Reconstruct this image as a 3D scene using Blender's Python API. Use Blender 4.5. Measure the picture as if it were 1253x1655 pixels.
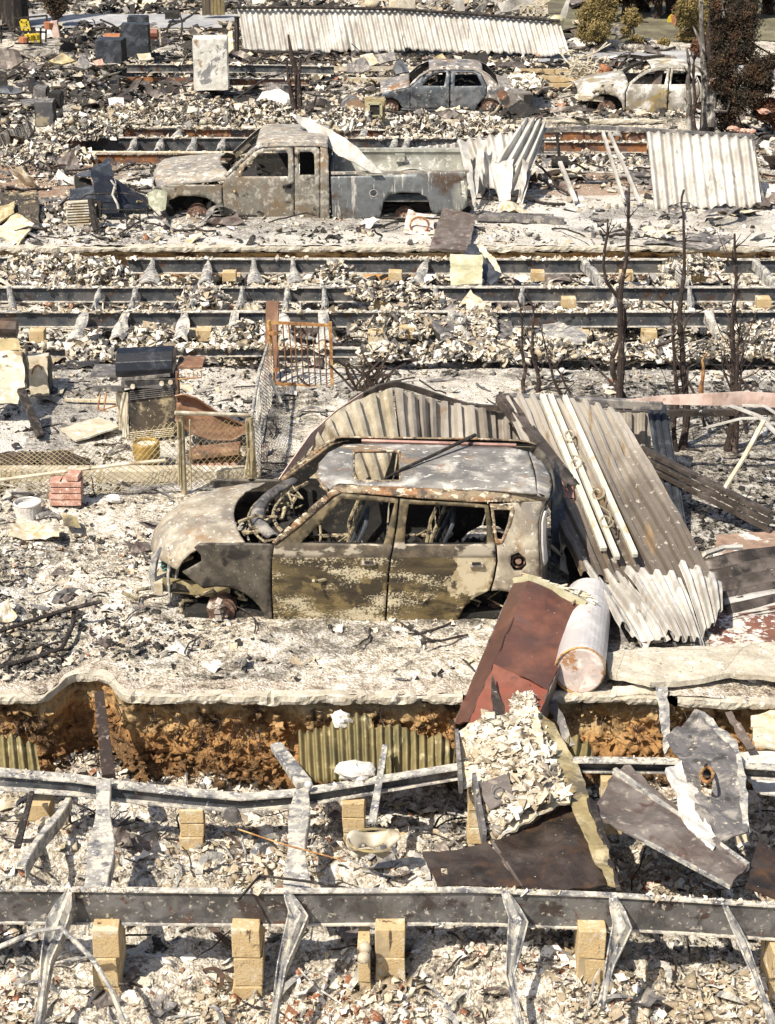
import bpy, math, random
import numpy as np
from mathutils import Vector, Matrix
from mathutils.geometry import delaunay_2d_cdt
random.seed(7); RNG = np.random.default_rng(11)
scn = bpy.context.scene
COL = scn.collection
for _o in list(bpy.data.objects): bpy.data.objects.remove(_o)

# ---------------------------------------------------------------- camera, sky, sun, exposure
F, TH, H, CX, CY = 3100.0, math.radians(22.2), 7.7, 626.5, 827.5      # focal length in photo pixels, pitch, height
cam_d = bpy.data.cameras.new('camera'); cam = bpy.data.objects.new('camera', cam_d); COL.objects.link(cam)
cam_d.sensor_fit = 'VERTICAL'; cam_d.sensor_height = 24; cam_d.lens = 24*F/1655
cam_d.clip_start = .1; cam_d.clip_end = 2000
cam.location = (0, 0, H); cam.rotation_euler = (math.pi/2-TH, 0, 0)
scn.camera = cam
SUN = Vector((-.52, -.58, 1.0)).normalized()
el = math.asin(SUN.z); az = math.atan2(SUN.x, SUN.y)
w = bpy.data.worlds.new('World'); scn.world = w; w.use_nodes = True
nt = w.node_tree; bg = nt.nodes['Background']
sky = nt.nodes.new('ShaderNodeTexSky'); sky.sky_type = 'NISHITA'; sky.sun_disc = False
sky.sun_elevation = el; sky.sun_rotation = az; sky.dust_density = 2.5; sky.air_density = 1.0
nt.links.new(sky.outputs[0], bg.inputs[0]); bg.inputs[1].default_value = .088
sd = bpy.data.lights.new('sun', 'SUN'); sd.energy = 5.0; sd.angle = math.radians(.55); sd.color = (1, .925, .80)
so = bpy.data.objects.new('sun', sd); COL.objects.link(so); so.rotation_euler = SUN.to_track_quat('Z', 'Y').to_euler()
scn.view_settings.view_transform = 'Standard'; scn.view_settings.look = 'None'
scn.view_settings.exposure = .46; scn.view_settings.gamma = 1
scn.render.engine = 'CYCLES'
scn.cycles.max_bounces = 6; scn.cycles.diffuse_bounces = 3; scn.cycles.glossy_bounces = 2

# ---------------------------------------------------------------- photo pixels to world points
ct, st = math.cos(TH), math.sin(TH)
def ray(px, py):
    u = (px-CX)/F; v = -(py-CY)/F
    return (u, ct+st*v, -st+ct*v)
def P(px, py, Y):
    d = ray(px, py); t = Y/d[1]; return Vector((t*d[0], Y, H+t*d[2]))
def G(px, py, z=0.):
    d = ray(px, py); t = (z-H)/d[2]; return Vector((t*d[0], t*d[1], z))
def sc(Y, z=0.): return F/(Y*ct+(H-z)*st)                              # pixels per metre there

# ---------------------------------------------------------------- noise
def _h(ix, iy, s):
    n = (ix.astype(np.int64)*374761393+iy.astype(np.int64)*668265263+s*1442695041) & 0xffffffff
    n = ((n ^ (n >> 13))*1274126177) & 0xffffffff
    return ((n ^ (n >> 16)) & 0xffff)/65535.
def vn(x, y, s=0):
    x = np.asarray(x, float); y = np.asarray(y, float)
    ix = np.floor(x); iy = np.floor(y); fx = x-ix; fy = y-iy
    fx = fx*fx*fx*(fx*(fx*6-15)+10); fy = fy*fy*fy*(fy*(fy*6-15)+10)
    a = _h(ix, iy, s); b = _h(ix+1, iy, s); c = _h(ix, iy+1, s); d = _h(ix+1, iy+1, s)
    return (a+(b-a)*fx)*(1-fy)+(c+(d-c)*fx)*fy
def fbm(x, y, f, s=0, o=4):
    r = 0; a = .5; t = 0
    for k in range(o):
        r = r+a*vn(x*f+17.3*k, y*f-9.1*k, s+k); t += a; f *= 2.03; a *= .55
    return r/t
def sm(a, b, x): 
    t = np.clip((np.asarray(x, float)-a)/(b-a), 0, 1); return t*t*(3-2*t)

# ---------------------------------------------------------------- terrain profile
E1, E2, E3 = 14.67, 30.1, 45.5                                         # front edges of the three driveway slabs
def edge1(x):
    x = np.asarray(x, float)
    r = .42*np.exp(-((x+2.62)/.27)**4)
    return E1+r+.02*(vn(x*4, 0, 3)-.5)-.12*sm(1.8, 3.2, x)
def zbase(x, y):
    x = np.asarray(x, float); y = np.asarray(y, float)
    z = -.95*np.clip((y-34)/13, 0, 1)
    pad = lambda a, b, d: d*(sm(a-.25, a+.05, y)*(1-sm(b-.02, b+.02, y)))
    z = z-pad(24.0, 30.1, .48)-pad(37.8, 45.4, .38)*(x > -8.5)*(1-.7*sm(5.5, 8, x))
    z = z-.75*(y < edge1(x)+.3)
    z = np.where(y > 55, z+.012*(y-55), z)
    return z
def zdet(x, y):
    """rubble relief on top of the profile"""
    n = fbm(x, y, 1.1, 5); m = fbm(x, y, 6, 9, 4); k = fbm(x, y, 22, 21, 3)
    amp = np.where(y < edge1(x)+.3, 1.0, np.where(y < 24, .32, np.where(y < 30.1, .8, np.where(y < 37.6, .28, np.where(y < 45.4, .7, .5)))))
    left = 1-sm(-3.6, -2.0, x); amp = np.where((y > 15) & (y < 24), .22+.55*left*(1-sm(17.6, 18.2, y)), amp)
    road = street(x, y)
    amp = amp*(1-.92*road)
    r = ((n-.5)*.34+(m-.5)*.17+(k-.5)*.055)*amp+.02*amp
    heap = .32*np.exp(-(((x+2.9)/.9)**2+((y-13.0)/.5)**2))+.20*np.exp(-(((x-.6)/1.4)**2+((y-11.9)/.7)**2))
    heap = heap+.22*np.exp(-(((x+.3)/.9)**2+((y-12.7)/.45)**2))
    return r+heap*(y < edge1(x))
def street(x, y):
    """1 on the asphalt road that bends round the far right of the lots"""
    x = np.asarray(x, float); y = np.asarray(y, float)
    c = 55.3-.2*(x-5)**2*sm(8, 12, x)                                # centre line going right and towards us
    d = np.abs(y-c); wdt = .85+1.2*sm(7, 11, x)
    m = (1-sm(wdt-.1, wdt+.15, d))*sm(3.9, 4.4, x)
    m2 = (1-sm(1.3, 1.6, np.abs(y-62)))*(1-sm(-4.6, -4.0, x))
    return np.maximum(m, m2)
def gz(x, y): return zbase(x, y)+zdet(x, y)
def GG(px, py, dz=0.):
    z = -.3
    for _ in range(12):
        p = G(px, py, z+dz); z = .5*z+.5*float(gz(p.x, p.y))
    return p

# ---------------------------------------------------------------- mesh helpers
def link(o, parent=None):
    COL.objects.link(o)
    if parent is not None: o.parent = parent
    return o
def tag(o, label, cat, group=None, kind=None):
    o['label'] = label; o['category'] = cat
    if group: o['group'] = group
    o['kind'] = kind or 'thing'
    return o
def thing(name, label, cat, loc, group=None):
    o = bpy.data.objects.new(name, None); COL.objects.link(o); o.location = Vector(loc)
    o.empty_display_size = .1
    return tag(o, label, cat, group)
def mobj(name, V, Fc, mat, parent=None, origin=None, solid=0, smooth=False, bevel=0, off=0):
    V = np.array([tuple(v) for v in V], float) if not isinstance(V, np.ndarray) else V
    if parent is not None: org = np.array(parent.location) if parent.parent is None else np.array(parent.parent.location)
    elif origin is not None: org = np.array(tuple(origin))
    else: org = np.array([V[:, 0].mean(), V[:, 1].mean(), V[:, 2].min()])
    me = bpy.data.meshes.new(name); me.from_pydata((V-org).tolist(), [], [tuple(map(int, f)) for f in Fc])
    me.update(); o = bpy.data.objects.new(name, me); link(o, parent)
    if parent is None: o.location = org
    if mat: me.materials.append(mat)
    if smooth: me.shade_smooth()
    if solid:
        m = o.modifiers.new('solid', 'SOLIDIFY'); m.thickness = solid; m.offset = off
    if bevel:
        m = o.modifiers.new('bevel', 'BEVEL'); m.width = bevel; m.segments = 2; m.limit_method = 'ANGLE'
    return o
class MB:
    def __init__(s): s.v = []; s.f = []
    def add(s, V, Fc):
        n = len(s.v); s.v += [Vector(p) for p in V]; s.f += [tuple(i+n for i in f) for f in Fc]; return s
    def hexa(s, a, b):
        """two quads (lists of 4 points) joined"""
        return s.add(list(a)+list(b), [(3, 2, 1, 0), (4, 5, 6, 7), (0, 1, 5, 4), (1, 2, 6, 5), (2, 3, 7, 6), (3, 0, 4, 7)])
    def box(s, c, sz, R=None):
        c = Vector(c); x, y, z = [k/2 for k in sz]; R = R or Matrix.Identity(3)
        q = [c+R@Vector(p) for p in ((-x,-y,-z),(x,-y,-z),(x,y,-z),(-x,y,-z),(-x,-y,z),(x,-y,z),(x,y,z),(-x,y,z))]
        return s.hexa(q[:4], q[4:])
    def bar(s, a, b, w, h, up=(0, 0, 1), w2=None, h2=None):
        a = Vector(a); b = Vector(b); d = (b-a).normalized(); u = Vector(up)
        r = d.cross(u)
        if r.length < 1e-3: r = d.cross(Vector((0, 1, 0)))
        r.normalize(); u = r.cross(d).normalized(); w2 = w2 or w; h2 = h2 or h
        q = lambda p, w, h: [p-r*w/2-u*h/2, p+r*w/2-u*h/2, p+r*w/2+u*h/2, p-r*w/2+u*h/2]
        return s.hexa(q(a, w, h), q(b, w2, h2))
    def tube(s, pts, r, n=6, cap=True):
        pts = [Vector(p) for p in pts]; k = len(pts); R = r if isinstance(r, (list, tuple)) else [r]*k
        base = len(s.v); pr = None
        for i, p in enumerate(pts):
            d = (pts[min(i+1, k-1)]-pts[max(i-1, 0)])
            d = d.normalized() if d.length > 1e-9 else Vector((0, 0, 1))
            if pr is None:
                pr = d.cross(Vector((.1, .2, 1))); 
                if pr.length < .1: pr = d.cross(Vector((1, 0, 0)))
            pr = (pr-d*pr.dot(d)).normalized(); q = d.cross(pr)
            for j in range(n):
                a = 2*math.pi*j/n; s.v.append(p+(pr*math.cos(a)+q*math.sin(a))*R[i])
        for i in range(k-1):
            for j in range(n):
                a = base+i*n+j; b = base+i*n+(j+1) % n; s.f.append((a, b, b+n, a+n))
        if cap and n > 2:
            s.f.append(tuple(base+j for j in range(n))[::-1]); s.f.append(tuple(base+(k-1)*n+j for j in range(n)))
        return s
    def grid(s, fn, nu, nv, close=False):
        b = len(s.v)
        for j in range(nv+1):
            for i in range(nu+1): s.v.append(Vector(fn(i/nu, j/nv)))
        for j in range(nv):
            for i in range(nu):
                a = b+j*(nu+1)+i; s.f.append((a, a+1, a+nu+2, a+nu+1))
        return s
    def build(s, name, mat, parent=None, **k): return mobj(name, s.v, s.f, mat, parent, **k)
def inpoly(x, y, poly):
    c = False; n = len(poly); j = n-1
    for i in range(n):
        xi, yi = poly[i]; xj, yj = poly[j]
        if (yi > y) != (yj > y) and x < (xj-xi)*(y-yi)/(yj-yi)+xi: c = not c
        j = i
    return c
def dense(poly, step):
    out = []
    for i, a in enumerate(poly):
        b = poly[(i+1) % len(poly)]; L = math.hypot(b[0]-a[0], b[1]-a[1]); k = max(1, int(L/step))
        out += [(a[0]+(b[0]-a[0])*t/k, a[1]+(b[1]-a[1])*t/k) for t in range(k)]
    return out
def patch(poly, fn, holes=(), step=10):
    """fill a 2-D outline (with holes) by triangles and send every vertex through fn(x, y) -> 3-D"""
    outl = dense(poly, step); hs = [dense(h, step) for h in holes]
    pts = []; edges = []
    for lp in [outl]+hs:
        n = len(pts); pts += lp; edges += [(n+i, n+(i+1) % len(lp)) for i in range(len(lp))]
    x0 = min(p[0] for p in outl); x1 = max(p[0] for p in outl); y0 = min(p[1] for p in outl); y1 = max(p[1] for p in outl)
    y = y0+step*.5; r = 0
    while y < y1:
        x = x0+step*(.5 if r % 2 else .95)
        while x < x1:
            if inpoly(x, y, outl) and not any(inpoly(x, y, h) for h in hs): pts.append((x, y))
            x += step
        y += step; r += 1
    v, e, f, *_ = delaunay_2d_cdt([Vector(p) for p in pts], edges, [], 0, 1e-5)
    F2 = []
    for t in f:
        cx = sum(v[i].x for i in t)/len(t); cy = sum(v[i].y for i in t)/len(t)
        if inpoly(cx, cy, outl) and not any(inpoly(cx, cy, h) for h in hs): F2.append(tuple(t))
    if not F2: return [Vector(fn(*q)) for q in poly], [tuple(range(len(poly)))]
    used = sorted({i for t in F2 for i in t}); ix = {o: k for k, o in enumerate(used)}
    return [Vector(fn(v[i].x, v[i].y)) for i in used], [tuple(ix[i] for i in t) for t in F2]
def plate(name, pts3, mat, parent=None, thick=.012, dent=.01, step=.08, holes=(), seed=1, freq=5, curl=None, **k):
    """a dented sheet through the 3-D outline pts3"""
    c = sum((Vector(p) for p in pts3), Vector())/len(pts3); n = Vector()
    for i in range(len(pts3)):
        a = Vector(pts3[i])-c; b = Vector(pts3[(i+1) % len(pts3)])-c; n += a.cross(b)
    n.normalize(); ax = (Vector(pts3[1])-Vector(pts3[0])).normalized(); ax = (ax-n*ax.dot(n)).normalized(); ay = n.cross(ax)
    to2 = lambda p: ((Vector(p)-c).dot(ax), (Vector(p)-c).dot(ay))
    poly = [to2(p) for p in pts3]; hh = [[to2(p) for p in h] for h in holes]
    offs = [(Vector(p)-c).dot(n) for p in pts3]
    def fn(x, y):
        ws = [1/(1e-4+(x-q[0])**2+(y-q[1])**2)**1.3 for q in poly]
        o = sum(a*b for a, b in zip(ws, offs))/sum(ws)
        o += dent*2*(float(fbm(x+seed*7.7, y-seed*3.1, freq, seed, 3))-.5)*1.6
        if curl: o += curl(x, y)
        return c+ax*x+ay*y+n*o
    jt = min(.012, .14*step); pj = random.Random(seed+len(pts3)); poly_ = [(a+pj.uniform(-jt, jt), b_+pj.uniform(-jt, jt)) for a, b_ in dense(poly, step)]
    V, Fc = patch(poly_, fn, hh, step)
    return mobj(name, V, Fc, mat, parent, solid=thick, **k)
def lerp(a, b, t): return Vector(a)*(1-t)+Vector(b)*t
def bil(A, B, C, D, u, v): return lerp(lerp(A, B, u), lerp(D, C, u), v)
def corr(name, A, B, C, D, n, amp, mat, parent=None, prof='sin', nv=14, warp=None, jag=0, seed=0, spu=8, **k):
    """corrugated sheet: A-B is the edge across the ridges, A-D runs along them"""
    A, B, C, D = map(Vector, (A, B, C, D)); nrm = (B-A).cross(D-A).normalized()
    if nrm.y > 0: nrm = -nrm
    nu = n*spu
    m = MB()
    def fn(u, v):
        vv = v
        if jag and v > .8: vv = v+jag*(float(vn(u*n*1.3, 0, seed))-.5)*(v-.8)/.2
        p = bil(A, B, C, D, u, vv)
        t = (u*n) % 1
        if prof == 'sin': o = amp*math.sin(2*math.pi*t)
        else: o = amp*(max(0, min(1, (t-.05)/.1))-max(0, min(1, (t-.45)/.1)))*1.3   # trapezoid ribs
        if warp:
            wv = warp(u, v); 
            if isinstance(wv, Vector): p = p+wv
            else: o += wv
        o += .030*(float(fbm(p.x*1.3+seed, p.z*1.3+p.y, 2.2, seed, 3))-.5)*2
        return p+nrm*o
    m.grid(fn, nu, nv)
    return m.build(name, mat, parent, solid=.004, smooth=(prof == 'sin'), **k)
# ---------------------------------------------------------------- materials
class NB:
    def __init__(s, name):
        s.m = bpy.data.materials.new(name); s.m.use_nodes = True; s.t = s.m.node_tree
        s.b = s.t.nodes['Principled BSDF']; s.pos = s.t.nodes.new('ShaderNodeNewGeometry').outputs['Position']
    def n(s, k, **kw):
        x = s.t.nodes.new(k)
        for a, b in kw.items(): setattr(x, a, b)
        return x
    def L(s, a, b): s.t.links.new(a, b)
    def noise(s, scale, detail=4, rough=.6, stretch=None, off=0, dist=0):
        mp = s.n('ShaderNodeMapping'); s.L(s.pos, mp.inputs[0]); mp.inputs['Location'].default_value = (off*1.7, off*2.3, off)
        if stretch: mp.inputs['Scale'].default_value = stretch
        x = s.n('ShaderNodeTexNoise'); s.L(mp.outputs[0], x.inputs['Vector'])
        x.inputs['Scale'].default_value = scale; x.inputs['Detail'].default_value = detail
        x.inputs['Roughness'].default_value = rough; x.inputs['Distortion'].default_value = dist
        return x.outputs[0]
    def vor(s, scale, feature='F1', out='Color', rnd=1, stretch=None):
        mp = s.n('ShaderNodeMapping'); s.L(s.pos, mp.inputs[0])
        if stretch: mp.inputs['Scale'].default_value = stretch
        x = s.n('ShaderNodeTexVoronoi', feature=feature); s.L(mp.outputs[0], x.inputs['Vector'])
        x.inputs['Scale'].default_value = scale; x.inputs['Randomness'].default_value = rnd
        return x.outputs[out]
    def rng(s, v, a, b, c=0., d=1.):
        x = s.n('ShaderNodeMapRange'); s.L(v, x.inputs[0])
        for i, q in enumerate((a, b, c, d)): x.inputs[i+1].default_value = q
        return x.outputs[0]
    def mix(s, f, a, b):
        x = s.n('ShaderNodeMix', data_type='RGBA')
        if isinstance(f, (int, float)): x.inputs[0].default_value = f
        else: s.L(f, x.inputs[0])
        for k, q in ((6, a), (7, b)):
            if isinstance(q, tuple): x.inputs[k].default_value = (*q, 1)
            else: s.L(q, x.inputs[k])
        return x.outputs[2]
    def mul(s, a, b, op='MULTIPLY'):
        x = s.n('ShaderNodeMath', operation=op)
        for k, q in ((0, a), (1, b)):
            if isinstance(q, (int, float)): x.inputs[k].default_value = q
            else: s.L(q, x.inputs[k])
        return x.outputs[0]
    def ramp(s, v, stops, interp='LINEAR'):
        x = s.n('ShaderNodeValToRGB'); s.L(v, x.inputs[0]); cr = x.color_ramp; cr.interpolation = interp
        while len(cr.elements) < len(stops): cr.elements.new(.5)
        for e, (p, c) in zip(cr.elements, stops): e.position = p; e.color = (*c, 1)
        return x.outputs[0]
    def attr(s, name, out='Fac'):
        x = s.n('ShaderNodeAttribute'); x.attribute_name = name; return x.outputs[out]
    def bump(s, v, st_=.4, dist=.02):
        x = s.n('ShaderNodeBump'); s.L(v, x.inputs['Height']); x.inputs['Strength'].default_value = st_
        x.inputs['Distance'].default_value = dist; s.L(x.outputs[0], s.b.inputs['Normal'])
    def done(s, col, rough=.8, metal=0.):
        if isinstance(col, tuple): s.b.inputs['Base Color'].default_value = (*col, 1)
        else: s.L(col, s.b.inputs['Base Color'])
        if isinstance(rough, (int, float)): s.b.inputs['Roughness'].default_value = rough
        else: s.L(rough, s.b.inputs['Roughness'])
        s.b.inputs['Metallic'].default_value = metal
        return s.m
WHITE=(.74,.71,.66); ASH=(.55,.51,.45); CREAM=(.62,.53,.39); BEIGE=(.42,.33,.22); TAN=(.50,.34,.15); GREY=(.22,.21,.20)
STEEL=(.075,.082,.095); CHAR=(.022,.02,.018); DKB=(.05,.035,.025); RUST=(.24,.09,.035); ORANGE=(.36,.17,.05); DIRT=(.20,.10,.035)
def patchy(name, base, layers, rough=.75, metal=0., bump=(40, .25, .01), spec=None):
    """base colour overlaid by (colour, scale, threshold, softness[, stretch[, offset]]) patches"""
    b = NB(name); c = b.mix(b.rng(b.noise(9, 5), .35, .65), base, tuple(k*.72 for k in base))
    for i, l in enumerate(layers):
        col, scl, th, sf = l[:4]; stch = l[4] if len(l) > 4 else None; of = l[5] if len(l) > 5 else i*3.7+len(name)
        c = b.mix(b.rng(b.noise(scl, 6, .65, stch, of, .3), th-sf, th+sf), c, col)
    if bump: b.bump(b.noise(bump[0], 5, .7), bump[1], bump[2])
    return b.done(c, rough, metal)
M = {}
def door_mat():
    b = NB('burnt_olive_body'); x = b.n('ShaderNodeSeparateXYZ'); b.L(b.pos, x.inputs[0]); z = x.outputs[2]; X = x.outputs[0]
    c = b.mix(b.rng(b.noise(2.2, 5, .6, (.6,1,2)), .42, .6), (.135,.102,.05), (.055,.043,.027))
    c = b.mix(b.rng(b.mul(b.noise(5, 5), b.rng(z, .05, .75, .10, -.06), 'ADD'), .54, .60), c, (.22,.165,.075))
    c = b.mix(b.rng(b.noise(4, 7, .75, (.5,1,2.2), 4), .48, .64), c, (.035,.027,.02))
    sp = b.mul(b.noise(48, 6, .75, (1,1,1.3), 2), b.mul(b.rng(b.noise(2.6, 3, .5, (.7,1,2.2), 9), .4, .62, -.16, .10), b.rng(z, .1, .8, .03, -.05), 'ADD'), 'ADD')
    c = b.mix(b.rng(sp, .535, .56), c, (.60,.53,.37))
    v = b.n('ShaderNodeVectorMath', operation='DISTANCE'); b.L(b.pos, v.inputs[0]); v.inputs[1].default_value = (.88, 16.15, .47)
    pt = b.mul(b.rng(v.outputs['Value'], 0, .62, .36, -.34), b.mul(b.noise(5, 6, .6, None, 6), 1, 'MULTIPLY'), 'ADD')
    c = b.mix(b.rng(pt, .53, .545), c, b.mix(b.rng(b.noise(12, 4), .5, .62), (.60,.52,.36), (.42,.33,.2)))
    top = b.mul(b.rng(z, .66, .70, 0, 1), b.rng(b.noise(6, 6, .6, (.5,1,1), 12), .50, .54), 'MULTIPLY'); c = b.mix(b.rng(z, .655, .67), c, b.mix(b.rng(b.noise(7, 6, .7), .42, .6), (.07,.058,.045), (.17,.135,.095))); c = b.mix(top, c, (.42,.37,.29)); c = b.mix(b.rng(z, .80, .82), c, b.mix(b.rng(b.noise(9, 5), .45, .6), (.075,.06,.035), (.19,.145,.08)))
    b.bump(b.noise(40, 5, .7), .25, .01); b.b.inputs['Metallic'].default_value = .2
    return b.done(c, .6, .2)
M['soul_side'] = door_mat()
M['soul_dark'] = patchy('scorched_dark_paint', (.075,.065,.052), [((.17,.15,.12), 3, .52, .1), (CREAM, 38, .665, .02), ((.035,.03,.028), 5, .57, .06), (WHITE, 70, .70, .02)], .55, .35)
M['soul_roof'] = patchy('scorched_bare_roof', (.27,.255,.235), [((.13,.125,.12), 2.8, .51, .09), ((.52,.49,.44), 3.4, .585, .08), ((.26,.18,.105), 2.6, .60, .07), ((.66,.63,.56), 11, .62, .02, (.8,1.5,1)), ((.22,.12,.06), 6, .66, .06), ((.05,.05,.05), 30, .70, .03)], .75, .0)
M['soul_rail'] = patchy('burnt_rust_rail', (.27,.21,.135), [((.27,.13,.05), 3.5, .57, .06, (.6,1,1)), ((.07,.05,.035), 7, .55, .05), (CREAM, 20, .58, .03, (.5,1,1)), (WHITE, 55, .66, .03)], .65, .2)
M['soul_hood'] = patchy('scorched_pale_bonnet', (.40,.34,.25), [((.24,.215,.185), 2.2, .54, .12), ((.56,.50,.39), 4, .55, .10), ((.30,.18,.09), 7, .62, .08), (WHITE, 22, .62, .03), ((.10,.09,.08), 34, .66, .03)], .6, .2)
M['interior'] = patchy('charred_interior', (.02,.018,.016), [((.09,.07,.05), 12, .62, .05), ((.3,.25,.18), 40, .68, .03)], .9)
M['wire_tan'] = patchy('scorched_pipe', (.42,.35,.22), [(CHAR, 14, .53, .04), ((.16,.12,.07), 30, .56, .04)], .7)
M['hub'] = patchy('rusty_brake', (.16,.10,.075), [((.34,.2,.14), 20, .55, .05), (CHAR, 14, .62, .03)], .7, .3)
M['alloy'] = patchy('melted_alloy', (.52,.45,.38), [((.2,.16,.13), 18, .6, .04), (WHITE, 30, .6, .05)], .6, .2)
M['truck'] = patchy('burnt_truck_paint', (.27,.25,.21), [((.22,.145,.075), 2.2, .56, .10), ((.14,.155,.175), 1.8, .59, .03), ((.44,.41,.35), 9, .57, .04), ((.07,.06,.055), 5, .64, .04), (WHITE, 22, .65, .02), ((.05,.045,.04), 26, .68, .02)], .6, .25)
M['truck_bed'] = patchy('burnt_blue_grey_bed', (.21,.225,.235), [((.44,.43,.36), 1.3, .55, .06, (1.3,1,.4)), ((.11,.075,.055), 1.6, .60, .05), ((.60,.58,.52), 7, .60, .03, (2,1,.25)), (WHITE, 26, .67, .02), (CHAR, 18, .68, .02)], .5, .35)
M['truck_in'] = patchy('pale_bed_liner', (.46,.46,.40), [((.24,.23,.19), 3, .55, .1), (WHITE, 8, .6, .06)], .6, .15)
M['truck_hood'] = patchy('ashen_bonnet', (.36,.325,.27), [((.19,.175,.16), 3, .52, .07, (1,1.6,1)), ((.6,.56,.49), 9, .57, .05, (1,2,1)), ((.33,.21,.12), 5, .62, .05), (CHAR, 22, .66, .02)], .7, .1)
M['sedan'] = patchy('burnt_sedan_steel', (.105,.12,.14), [((.20,.21,.22), 1.7, .54, .06), ((.045,.045,.05), 2.5, .57, .05), ((.26,.16,.09), 1.8, .68, .04), ((.52,.48,.42), 9, .64, .03)], .55, .35)
M['sedan_rust'] = patchy('rusty_sedan_rear', (.30,.27,.24), [((.26,.14,.065), 1.9, .585, .05), ((.12,.12,.13), 2.4, .57, .04), (WHITE, 7, .6, .04)], .65, .2)
M['suv'] = patchy('ashen_suv_steel', (.37,.34,.285), [((.34,.25,.10), 1.4, .57, .05), ((.22,.19,.15), 3, .58, .05), (WHITE, 2.5, .55, .06), (CHAR, 9, .67, .03)], .65, .15)
M['beam'] = patchy('burnt_steel_beam', (.08,.088,.10), [((.15,.145,.14), 2.5, .53, .06), ((.10,.055,.035), 3.2, .61, .04), ((.45,.42,.36), 26, .645, .03), ((.035,.035,.04), 5, .6, .05)], .55, .4)
M['beam_near'] = patchy('grey_blistered_beam', (.098,.093,.09), [((.18,.175,.17), 3.5, .52, .07), ((.06,.045,.04), 4, .58, .03), ((.48,.44,.37), 22, .62, .03), ((.12,.06,.04), 6, .64, .03)], .6, .3, (18, .4, .02))
M['beam_ash'] = patchy('ashen_steel_flange', (.36,.34,.31), [((.58,.53,.44), 9, .5, .05), ((.12,.12,.13), 7, .57, .05), (WHITE, 34, .6, .03)], .85, .05)
M['beam_rust'] = patchy('rusty_beam', (.30,.12,.04), [((.10,.06,.05), 1.7, .5, .07), ((.07,.075,.085), 2.4, .57, .04), ((.5,.38,.22), 12, .63, .03)], .8)
M['outrigger'] = patchy('ashen_bracket', (.33,.32,.30), [((.52,.48,.40), 8, .52, .06), ((.12,.12,.13), 10, .55, .05), (WHITE, 30, .62, .03), ((.2,.1,.05), 14, .68, .03)], .85, .1)
def block_mat():
    b = NB('tan_concrete_block'); c = b.mix(b.rng(b.noise(5, 4), .35, .65), (.47,.34,.17), (.55,.42,.24))
    c = b.mix(b.rng(b.noise(90, 3), .56, .66), c, (.34,.23,.11)); c = b.mix(b.rng(b.noise(3.5, 5, .6, (3,3,.5)), .62, .66), c, (.10,.07,.045))
    c = b.mix(b.rng(b.noise(7, 6, .7, None, 5), .53, .60), c, (.60,.52,.38)); c = b.mix(b.rng(b.noise(4, 6, .7, None, 15), .60, .66), c, (.13,.09,.055)); b.bump(b.noise(60, 5), .6, .012); return b.done(c, .95)
M['block'] = block_mat()
M['floor_red'] = patchy('ash_dusted_red_floor', (.20,.085,.055), [(ASH, 6, .52, .03), (WHITE, 14, .57, .03), ((.10,.055,.04), 3, .58, .06)], .9)
M['floor_pink'] = patchy('ash_dusted_pink_floor', (.34,.23,.17), [(WHITE, 3, .58, .03), ((.2,.12,.09), 4, .6, .05)], .9)
M['mortar'] = patchy('pale_mortar', (.46,.36,.22), [], .95)
M['brick'] = patchy('pink_red_brick', (.50,.27,.20), [((.62,.42,.34), 9, .54, .05), (WHITE, 24, .62, .03), ((.32,.15,.10), 16, .62, .04)], .95)
M['curb'] = None
M['curb_old'] = patchy('cream_concrete_edge', (.60,.55,.44), [((.44,.38,.28), 4, .55, .05), ((.18,.15,.11), 9, .66, .03), (WHITE, 13, .6, .04)], .95)
def curb_mat():
    b = NB('cream_concrete_edge'); c = b.mix(b.rng(b.noise(5, 6, .7), .4, .62), (.60,.55,.45), (.42,.37,.28)); c = b.mix(b.rng(b.noise(13, 6, .7), .57, .62), c, (.70,.67,.60))
    mp = b.noise(3, 4); d = b.vor(1.1, 'DISTANCE_TO_EDGE', 'Distance'); c = b.mix(b.rng(b.mul(d, b.rng(mp, .4, .6, 1, 1.6)), .004, .0), c, (.10,.08,.06)); c = b.mix(b.rng(b.noise(30, 5, .7), .60, .66), c, (.2,.16,.12))
    b.bump(b.noise(35, 6, .75), .7, .02); return b.done(c, .95)
M['curb'] = curb_mat()
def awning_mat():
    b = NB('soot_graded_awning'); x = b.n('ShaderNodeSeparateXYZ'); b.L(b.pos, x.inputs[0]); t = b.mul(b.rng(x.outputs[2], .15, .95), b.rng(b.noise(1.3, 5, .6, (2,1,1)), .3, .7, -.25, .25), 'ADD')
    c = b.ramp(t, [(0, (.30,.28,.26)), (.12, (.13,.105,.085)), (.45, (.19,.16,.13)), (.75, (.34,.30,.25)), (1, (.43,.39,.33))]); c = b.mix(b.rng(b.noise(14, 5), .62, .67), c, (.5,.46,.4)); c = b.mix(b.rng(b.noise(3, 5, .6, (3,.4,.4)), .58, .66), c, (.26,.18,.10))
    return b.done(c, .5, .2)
M['awning_soot'] = awning_mat()
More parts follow.
